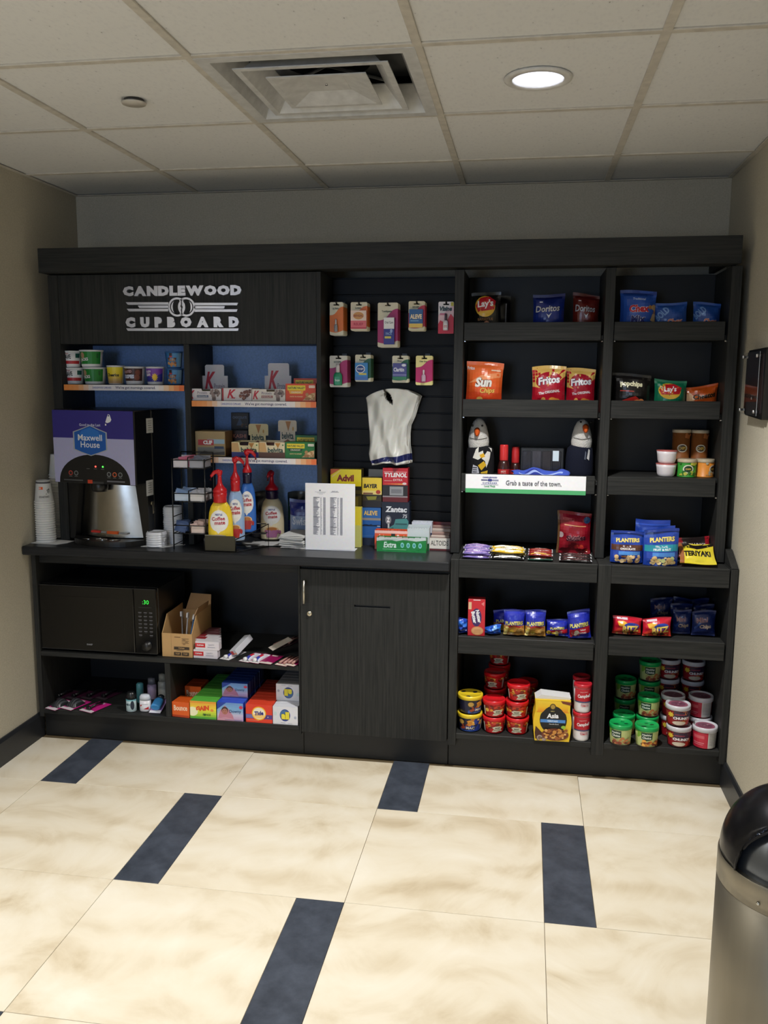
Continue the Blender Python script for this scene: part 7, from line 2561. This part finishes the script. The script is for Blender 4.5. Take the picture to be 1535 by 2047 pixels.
def flatcard(label, px, py, w_, L_, rz, base, tip, product, z=None, cat='carded product', group='carded goods lying on the base shelves', lean=.0, name='carded_product', zz=ZM):
    c = onz(px, py, zz)
    t = thing(name, label, cat, (c.x, c.y, zz + .0008 + .0004 * (FC[0] % 4)), 0, group)
    FC[0] += 1
    t.rotation_euler = (lean, 0, rz)
    MB(base).box(-w_ / 2, w_ / 2, 0, L_, 0, .0009, b=.0003).obj('card', CARD, t)
    a = Art(w_, L_); a.rect(0, 0, 1, 1, base); a.rect(0, 0, 1, .16, tip); a.poly([(0, .16), (.4, .16), (.5, .22), (1, .16), (1, .10), (0, .1)], tip); a.rect(.1, .84, .6, .95, tip)
    a.obj(lambda u, v, o: ((u - .5) * w_, v * L_, .0009 + o), t, CARD, 'card_print')
    if product: product(t, w_, L_)
    return t


def p_tube(t, w_, L_):
    mb = MB((226, 226, 236))
    mb.sheet(10, 6, lambda u, v: (w_ * .30 * math.cos(PI * u) * (1 - .25 * v), L_ * (.14 + .66 * v), .0012 + .016 * math.sin(PI * u) * (.35 + .65 * (1 - abs(2 * v - 1) ** 3))), None, lambda u, v: (206, 40, 60) if .35 < v < .6 and .3 < u < .7 else ((60, 70, 170) if v < .3 and .3 < u < .8 else (226, 226, 236)))
    mb.box(-w_ * .28, w_ * .28, L_ * .78, L_ * .88, .001, .006)
    mb.obj('tube', PLAS, t)
    c = MB((232, 232, 234)).lathe([(.008, 0), (.009, .012), (.0005, .013)], 12).obj('cap', PLAS, t)
    c.location = (0, L_ * .15, .010); c.rotation_euler = (PI / 2, 0, 0)


def p_brush(t, w_, L_):
    for s in (-.2, .18):
        MB((176, 130, 120)).tube([(s * w_, L_ * .12, .008), (s * w_ * .8, L_ * .5, .012), (s * w_, L_ * .9, .008)], [.006, .004, .005], 8).obj('wrapped_brush', PLAS, t)


def p_blk(t, w_, L_):
    MB((20, 20, 22)).box(-w_ * .18, w_ * .18, L_ * .12, L_ * .24, .001, .018, b=.004).tube([(0, L_ * .24, .008), (0, L_ * .6, .014), (0, L_ * .85, .008)], [.006, .005, .007], 8).obj('razor', PLAS, t)


def p_blis(t, w_, L_):
    m = MB((40, 42, 44))
    m.sheet(10, 8, lambda u, v: ((u - .5) * w_ * .8, L_ * (.2 + .6 * v), .001 + .030 * math.sin(PI * u) ** .6 * math.sin(PI * v) ** .6), None, lambda u, v: (70, 72, 76) if (u * 5) % 1 < .35 else (36, 38, 40))
    m.obj('blister', FOIL, t)


flatcard('white toothpaste tube on a card, first right of the toothpaste boxes', 448, 1319, .048, .13, -.30, (226, 222, 226), (236, 234, 232), p_tube)
bx = onz(472, 1316, ZM)
t = thing('toothpaste_box', 'small white and red box tilted over the carded tubes', 'toothpaste box', (bx.x + .008, bx.y + .05, ZM + .044), 0, g_tp, rot=(.45, -.30, -.55))
MB((206, 206, 212)).box(-.020, .020, -.055, .055, -.012, .014, b=.001).obj('carton', CARD, t)
MB((206, 60, 50)).box(-.016, .002, -.0556, -.0545, -.008, .010, b=.0002).box(.004, .018, -.0556, -.0545, -.008, .0, (226, 160, 120), b=.0002).obj('end_panel', CARD, t)
flatcard('white toothpaste tube on a magenta card, second right of the boxes', 487, 1324, .052, .13, -.28, (150, 24, 90), (232, 228, 226), p_tube)
flatcard('white toothpaste tube on a magenta card, third right of the boxes', 506, 1327, .050, .13, -.28, (160, 24, 92), (236, 228, 228), p_tube).location.z += .0019
flatcard('bare magenta card with a pale hem, right of the carded tubes', 529, 1329, .056, .12, -.22, (150, 14, 84), (230, 220, 208), None).location.z += .0024
flatcard('magenta card with two wrapped brushes, near the cabinet door', 560, 1331, .056, .12, -.30, (150, 14, 84), (232, 220, 204), p_brush)
flatcard('magenta card with two wrapped brushes, against the cabinet door side', 577, 1332, .050, .12, -.32, (140, 14, 80), (230, 216, 200), p_brush).location.z += .0014
c_ = flatcard('pale card standing tipped up on the magenta cards', 541, 1312, .05, .10, -.9, (206, 196, 180), (214, 204, 190), None, lean=.35)
c_.location.z += .030
for k in range(3):
    flatcard('dark carded brush lying at the back of the middle shelf, %s from the left' % ORD2[k], 548 + 11 * k, 1296 - 3 * k, .05, .12, -.3, (60, 30, 40), (80, 70, 66), p_brush)

# lowest shelf, left bay
ZS = .1426
for k, (px, py, w_, p_, lb) in enumerate(((100, 1419, .062, p_blis, 'pink card with a dark bubble pack, leftmost on the lowest shelf'), (130, 1419, .072, p_blis, 'pink card with a dark bubble pack, second on the lowest shelf'), (170, 1424, .074, p_blk, 'pink card with a black razor, third on the lowest shelf'))):
    flatcard(lb, px, py, w_, .12, -.34, (206, 40, 136), (236, 226, 232), p_, zz=ZS).location.z += .001 * k
for k in range(4):
    flatcard('dark carded razor at the back of the lowest shelf, %s from the left' % ORD2[k], 110 + 30 * k, 1398, .06, .12, -.3, (60, 20, 44), (70, 60, 66), p_blk, zz=ZS)


def deodorants():
    g = 'toiletries on the lowest shelf'
    c = onz(258, 1425, ZS)
    t = thing('lotion_bottle', 'teal and white bottle with a black cap on the lowest shelf', 'bottle', (c.x, c.y + .025, ZS), 0, g)
    MB((150, 190, 196)).lathe([(.020, 0), (.023, .003), (.023, .05), (.0225, .056)], 24, cols=[(222, 228, 230), (200, 222, 226), (110, 170, 180)], sy=.8).obj('bottle', PLAS, t)
    MB((20, 22, 24)).lathe([(.022, .056), (.021, .075), (.016, .088), (.0005, .091)], 20, sy=.8).obj('cap', PLAS, t)
    a = Art(.05, .05); a.ell(.78, .55, .2, .4, (30, 40, 60)); a.txt('DOVE' if False else 'MEN', .35, .6, .2, (40, 70, 80), .4)
    a.obj(lambda u, v, o: ((.0232 + o) * math.sin((u - .5) * 2), -.8 * (.0232 + o) * math.cos((u - .5) * 2), .004 + v * .05), t, CARD, 'label_print', (6, 1))
    c = onz(268, 1410, ZS)
    t = thing('lotion_bottle', 'narrow dark teal tube beside the black capped bottle', 'bottle', (c.x + .010, c.y + .045, ZS), 0, g)
    MB((70, 130, 140)).lathe([(.014, 0), (.016, .003), (.016, .085), (.012, .09), (.0005, .091)], 18).obj('bottle', PLAS, t)
    c = onz(287, 1424, ZS)
    t = thing('deodorant_stick', 'white deodorant stick with a red triangle and clear cap', 'deodorant', (c.x, c.y + .022, ZS), .15, g)
    MB((228, 226, 230)).lathe([(.024, 0), (.0255, .003), (.0255, .05)], 24, sy=.62).obj('stick_body', PLAS, t)
    MB((206, 212, 222)).lathe([(.0255, .05), (.025, .066), (.019, .075), (.0005, .077)], 24, sy=.62).obj('cap', PLAS, t)
    a = Art(.05, .05); a.poly([(.05, .62), (.30, .60), (.08, .40)], (196, 30, 40)); a.poly([(.40, .20), (.86, .16), (.86, .44)], (196, 30, 40)); a.rect(.2, .66, .8, .70, (170, 170, 180))
    a.obj(lambda u, v, o: ((.0258 + o) * math.sin((u - .5) * 2), -.62 * (.0258 + o) * math.cos((u - .5) * 2), .003 + v * .046), t, CARD, 'label_print', (6, 1))
    t = flatcard('bright blue bottle on a white and violet card beside the bay divider', 309, 1426, .052, .10, .03, (190, 150, 214), (236, 236, 240), None, zz=ZS, cat='carded product', lean=.32)
    mb = MB((70, 150, 214))
    mb.lathe([(.018, .012), (.022, .016), (.022, .060), (.016, .072)], 22, sy=.7)
    o = mb.obj('bottle', PLAS, t); o.rotation_euler = (-PI / 2, 0, 0); o.location = (0, .002, .018)
    o = MB((40, 46, 52)).lathe([(.016, .072), (.014, .092), (.0005, .093)], 18, sy=.8).obj('cap', PLAS, t)
    o.rotation_euler = (-PI / 2, 0, 0); o.location = (0, .002, .018)
    for k, (px, py, col, cap, hh, lb) in enumerate(((296, 1403, (180, 160, 190), (120, 120, 130), .10, 'pale violet bottle behind the deodorant stick'), (318, 1403, (180, 180, 172), (150, 150, 140), .12, 'grey capped bottle behind the blue one'))):
        c = onz(px, py, ZS)
        t = thing('lotion_bottle', lb, 'bottle', (c.x, c.y + .045, ZS), 0, g)
        MB(col).lathe([(.020, 0), (.022, .003), (.022, hh * .62), (.018, hh * .7)], 20, sy=.8).obj('bottle', PLAS, t)
        MB(cap).lathe([(.018, hh * .7), (.017, hh * .97), (.0005, hh)], 18, sy=.8).obj('cap', PLAS, t)


deodorants()

# laundry boxes, lowest shelf, right bay
g_lau = 'laundry boxes on the lowest shelf'


def a_gain(a):
    a.grad(0, 0, 1, 1, [(0, (110, 186, 50)), (.3, (190, 216, 60)), (.55, (246, 226, 60)), (.8, (240, 190, 60)), (1, (232, 140, 50))], 8, False); a.ell(.1, .4, .2, .26, (250, 246, 200)); a.rect(0, 0, 1, .12, (90, 170, 60)); a.txt('GAIN', .48, .60, .28, (226, 80, 36), .52, .12, .08, .1); a.ell(.84, .52, .06, .08, (236, 150, 60)); a.txt('FLINGS', .64, .25, .12, (40, 60, 30), .3); a.rect(.52, .18, .58, .30, (40, 90, 40))


def a_downy(a):
    a.grad(0, 0, 1, 1, [(0, (190, 150, 190)), (.3, (200, 190, 216)), (.6, (130, 180, 220)), (1, (110, 150, 206))], 8, False); a.poly([(0, .6), (0, 1), (.36, 1)], (30, 64, 160)); a.poly([(.04, .12), (.12, .55), (.30, .84), (.46, .62), (.6, .3), (.64, .1)], (196, 130, 150)); a.ell(.30, .56, .13, .21, (60, 40, 46)); a.ell(.30, .50, .11, .17, (176, 116, 100)); a.ell(.26, .56, .016, .02, (40, 26, 26)); a.ell(.34, .56, .016, .02, (40, 26, 26)); a.ell(.3, .43, .03, .014, (150, 60, 66)); a.poly([(.0, .06), (.3, .2), (.66, .1), (.66, 0), (0, 0)], (206, 150, 170)); a.txt('Downy', .70, .52, .22, (40, 70, 120), .46, .05, .01, .1); a.ell(.92, .78, .07, .09, (206, 60, 90)); a.rect(.3, .03, .96, .06, (120, 120, 160))


def a_tide(a):
    a.rect(0, 0, 1, 1, (226, 62, 36)); a.rect(0, .22, 1, .46, (84, 60, 130)); a.rect(0, .24, .3, .44, (120, 110, 170)); a.ell(.5, .52, .27, .38, (250, 190, 40), 28); a.ell(.5, .52, .23, .32, (246, 236, 210), 28); a.ell(.5, .40, .2, .16, (250, 206, 120)); a.txt('Tide', .50, .53, .24, (40, 40, 130), .34, .12, .05, .15); a.star(.84, .34, .02, .04, WHT, n=4); a.rect(.06, .12, .5, .13, (250, 200, 170))


def a_all(a):
    a.rect(0, 0, 1, 1, (222, 222, 228)); a.ell(.49, .52, .21, .34, (40, 60, 130), 28); a.ell(.47, .55, .18, .27, (70, 110, 160), 24); a.txt('all', .5, .50, .42, (236, 220, 60), .32, 0, .06, out=(30, 60, 60)); a.ell(.9, .42, .05, .08, (170, 176, 196)); a.rect(.32, .08, .5, .10, (130, 134, 150)); a.rect(.6, .06, .78, .075, (150, 154, 170)); a.ell(.1, .6, .06, .1, (200, 220, 222))


def a_all_inv(a):
    b = Art(a.w, a.h); a_all(b)
    a.t = [([(1 - p[0], 1 - p[1]) for p in q[0]], q[1], q[2]) for q in b.t]; a.n = b.n


def a_tidep(a):
    a.rect(0, 0, 1, 1, (226, 96, 30)); a.txt('Bounce', .5, .62, .36, (250, 220, 190), .8, .05, .03); a.rect(0, 0, 1, .14, (180, 60, 20))


YT = 3.468


def lau(name, label, bx, col, art, d=.036, n=5, back='', z0=ZS, gap=.0012, rz=0, topc=None, Y=YT):
    t = carton(name, label, 'laundry box', bx, Y, d, col, art, z0=z0, group=g_lau, rz=rz, top=topc)
    if n: row_behind(t, n, gap, back, g_lau)
    return t


lau('dryer_sheet_box', 'orange dryer sheet box at the left of the right bay, turned slightly', (345, 380, 1404, 1431), (222, 92, 30), a_tidep, .075, 0, rz=-.10, z0=ZS + .0006)
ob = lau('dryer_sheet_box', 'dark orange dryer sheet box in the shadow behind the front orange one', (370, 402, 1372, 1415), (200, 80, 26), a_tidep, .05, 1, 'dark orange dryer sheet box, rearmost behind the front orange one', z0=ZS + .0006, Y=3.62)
gn = lau('laundry_box', 'green and yellow laundry box at the front of its row', (380, 432, 1402, 1436), (90, 180, 60), a_gain, .034, 9, 'green laundry box, @ from the front in its row', topc=(96, 186, 70))
dn = lau('laundry_box', 'blue laundry box with a wrapped child, at the front of the lower row', (434, 486, 1405, 1441), (36, 70, 190), a_downy, .034, 8, 'blue laundry box, @ from the front in the lower row', topc=(44, 84, 206))
td = lau('laundry_box', 'red laundry box with a yellow target at the front of its row', (491.5, 544, 1409, 1446), (220, 56, 34), a_tide, .034, 8, 'red laundry box, @ from the front in its row', topc=(226, 70, 44))
al_ = lau('laundry_box', 'white laundry box with a round blue emblem, front of the lower row', (545.5, 595, 1413, 1449), (216, 216, 222), a_all, .034, 7, 'white laundry box, @ from the front in the lower row', topc=(216, 216, 224))
hD = dn['dims'][2]; hA = al_['dims'][2]
Yd = 3.575
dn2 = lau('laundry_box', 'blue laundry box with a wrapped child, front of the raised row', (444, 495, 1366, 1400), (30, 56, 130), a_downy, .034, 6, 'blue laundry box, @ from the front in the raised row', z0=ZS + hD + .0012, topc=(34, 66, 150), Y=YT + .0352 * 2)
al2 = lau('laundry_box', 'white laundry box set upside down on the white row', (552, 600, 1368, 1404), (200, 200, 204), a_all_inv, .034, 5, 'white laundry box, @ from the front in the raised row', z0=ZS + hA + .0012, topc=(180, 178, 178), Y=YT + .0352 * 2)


# ---------------------------------------------------------------- trash can
def trash_can():
    R, zs = .176, .505
    cx, cy = .631, 1.93
    t = thing('trash_can', 'brushed steel trash can with a dark domed swing top, at right', 'trash can', (cx, cy, 0))
    m, nt, b, N, L = nodes('brushed_can_steel')
    n = noise(N, L, 1.0, 4, stretch=(9, 9, 1.2))
    r = ramp(N, L, n.outputs['Fac'], [(.3, lin((138, 133, 121))), (.7, lin((158, 152, 139)))])
    L.new(r.outputs[0], b.inputs['Base Color']); b.inputs['Metallic'].default_value = .9; b.inputs['Roughness'].default_value = .42
    MB().lathe([(R * .97, 0), (R, .004), (R, zs - .002), (R * .985, zs - .001)], 64).obj('can_body', m, t)
    MB((26, 26, 27)).lathe([(R * .99, 0), (R * 1.012, .001), (R * 1.012, .02), (R * 1.0, .022)], 48, cap=False).obj('base_band', PLAS, t)
    zc = zs + .058
    MB().lathe([(R * .985, zs - .001), (R * 1.002, zs), (R * 1.002, zc - .004), (R * .99, zc)], 64, cap=False).obj('collar', m, t)
    for an in (math.radians(226), math.radians(20), math.radians(120)):
        q = MB((206, 204, 198)).lathe([(.0045, 0), (.004, .002), (.0005, .003)], 12).obj('rivet', METAL, t)
        q.location = (R * 1.002 * math.cos(an), R * 1.002 * math.sin(an), zs + .018); q.rotation_euler = (PI / 2, 0, an + PI / 2)
    # dome with an arched opening towards the viewer
    dm = flat('dark_dome_metal', (40, 40, 43), 0.26, 0.75, .1)
    HD = .158
    face = math.radians(282); half = math.radians(78)
    V = {}; F = []; VV = []; VI = []
    na, ne = 96, 26
    def pt(i, j, r_, out=0.0):
        an = 2 * PI * i / na; el = (PI / 2) * j / ne * .9999
        return ((r_ + out) * math.cos(el) ** .82 * math.cos(an), (r_ + out) * math.cos(el) ** .82 * math.sin(an), zc + (HD / R) * r_ * math.sin(el) ** .95 + out)
    def hole(i, j):
        an = 2 * PI * (i + .5) / na; el = (PI / 2) * (j + .5) / ne
        d = (an - face + PI) % (2 * PI) - PI
        return (d / half) ** 2 + (el / (PI / 2 * .70)) ** 2 < 1
    def snap(i, j, r_):
        # move vertices beside the hole onto the smooth arch
        an = 2 * PI * i / na; el = (PI / 2) * j / ne
        d = (an - face + PI) % (2 * PI) - PI
        q = math.sqrt((d / half) ** 2 + (el / (PI / 2 * .70)) ** 2)
        if abs(q - 1) < .085 and q > .01:
            d2, e2 = d / q, min(max(el / q, 0), 1.57)
            an2 = face + d2
            return (r_ * math.cos(e2) ** .82 * math.cos(an2), r_ * math.cos(e2) ** .82 * math.sin(an2), zc + (HD / R) * r_ * math.sin(max(e2, 0)) ** .95)
        return pt(i, j, r_)
    mb = MB()
    for j in range(ne + 1):
        for i in range(na):
            VV.append(snap(i, j, R * .985))
    for j in range(ne):
        for i in range(na):
            if not hole(i, j):
                i2 = (i + 1) % na
                F.append((j * na + i, j * na + i2, (j + 1) * na + i2, (j + 1) * na + i))
    mb.add(VV, F, None, True)
    o = mb.obj('dome', dm, t)
    sm = o.modifiers.new('shell', 'SOLIDIFY'); sm.thickness = .006; sm.offset = -1
    # rolled rim along the arch
    pts = []
    for k in range(41):
        th = PI * k / 40
        d2, e2 = half * math.cos(th), (PI / 2 * .70) * math.sin(th)
        an2 = face + d2; r_ = R * .985
        pts.append((r_ * math.cos(e2) ** .82 * math.cos(an2), r_ * math.cos(e2) ** .82 * math.sin(an2), zc + (HD / R) * r_ * max(math.sin(e2), 0) ** .95))
    MB().tube(pts, .0035, 8).obj('opening_rim', dm, t)
    # swing flap set back inside the dome
    fm = flat('flap_steel', (110, 116, 126), .28, .85, .06)
    VV = [pt(i, j, R * .90) for j in range(ne + 1) for i in range(na)]
    F = []
    for j in range(ne):
        for i in range(na):
            an = 2 * PI * (i + .5) / na
            d = (an - face + PI) % (2 * PI) - PI
            if abs(d) < half * 1.12 and j < ne * .82:
                i2 = (i + 1) % na
                F.append((j * na + i, j * na + i2, (j + 1) * na + i2, (j + 1) * na + i))
    MB().add(VV, F, None, True).obj('swing_flap', fm, t).location = (0, 0, -.006)
    MB().lathe([(R * .985, zc - .003), (R * .90, zc - .004)], 64, cap=False).obj('inner_ledge', m, t)


trash_can()


# ---------------------------------------------------------------- plaque on the right wall
def plaque():
    y0, y1, z0, z1 = 3.205, 3.466, 1.470, 1.716
    t = thing('wall_plaque', 'black wall plaque with a clear cover on four silver standoffs', 'plaque', (XR, (y0 + y1) / 2, (z0 + z1) / 2))
    hy, hz = (y1 - y0) / 2, (z1 - z0) / 2
    c = .022
    poly = [(-hy + c * .3, -hz), (hy - c, -hz + .008), (hy, -hz + c * 1.3), (hy, hz - c * 1.3), (hy - c, hz - .004), (-hy + c * .3, hz), (-hy, hz - c * .3), (-hy, -hz + c * .3)]
    MB((16, 17, 19)).prism(poly, -.022, -.0005, plane='yz').obj('backing_board', BLACKM, t)
    MB((40, 30, 32)).prism([(p[0] * .86, p[1] * .84) for p in poly], -.0235, -.0222, plane='yz').obj('dark_insert', CARD, t)
    MB((230, 235, 238)).prism([(-hy * .80, -hz * .90), (hy * .92, -hz * .90), (hy * .92, hz * .90), (-hy * .80, hz * .90)], -.036, -.033, plane='yz').obj('clear_cover', CLEARP, t)
    MB((150, 154, 158)).box(-.0362, -.0345, -hy * .80 - .0006, -hy * .80 + .0002, -hz * .90, hz * .90, b=.0003).obj('cover_edge', PLAS, t)
    for sy in (-.68, .84):
        for sz in (-.78, .78):
            q = MB((214, 214, 216)).lathe([(.0050, 0), (.0050, .015), (.0065, .016), (.0065, .021), (.0055, .023), (.0005, .023)], 16).obj('standoff', METAL, t)
            q.location = (-.022, hy * sy, hz * sz); q.rotation_euler = (0, -PI / 2, 0)
    q = MB((220, 220, 222)).lathe([(.006, 0), (.005, .003), (.0005, .004)], 12).obj('screw_head', METAL, t)
    q.location = (-.0235, hy * .1, -hz * .42); q.rotation_euler = (0, -PI / 2, 0)


CLEARP = glassy('acrylic_cover', (250, 252, 255), .0, 0.0)
plaque()
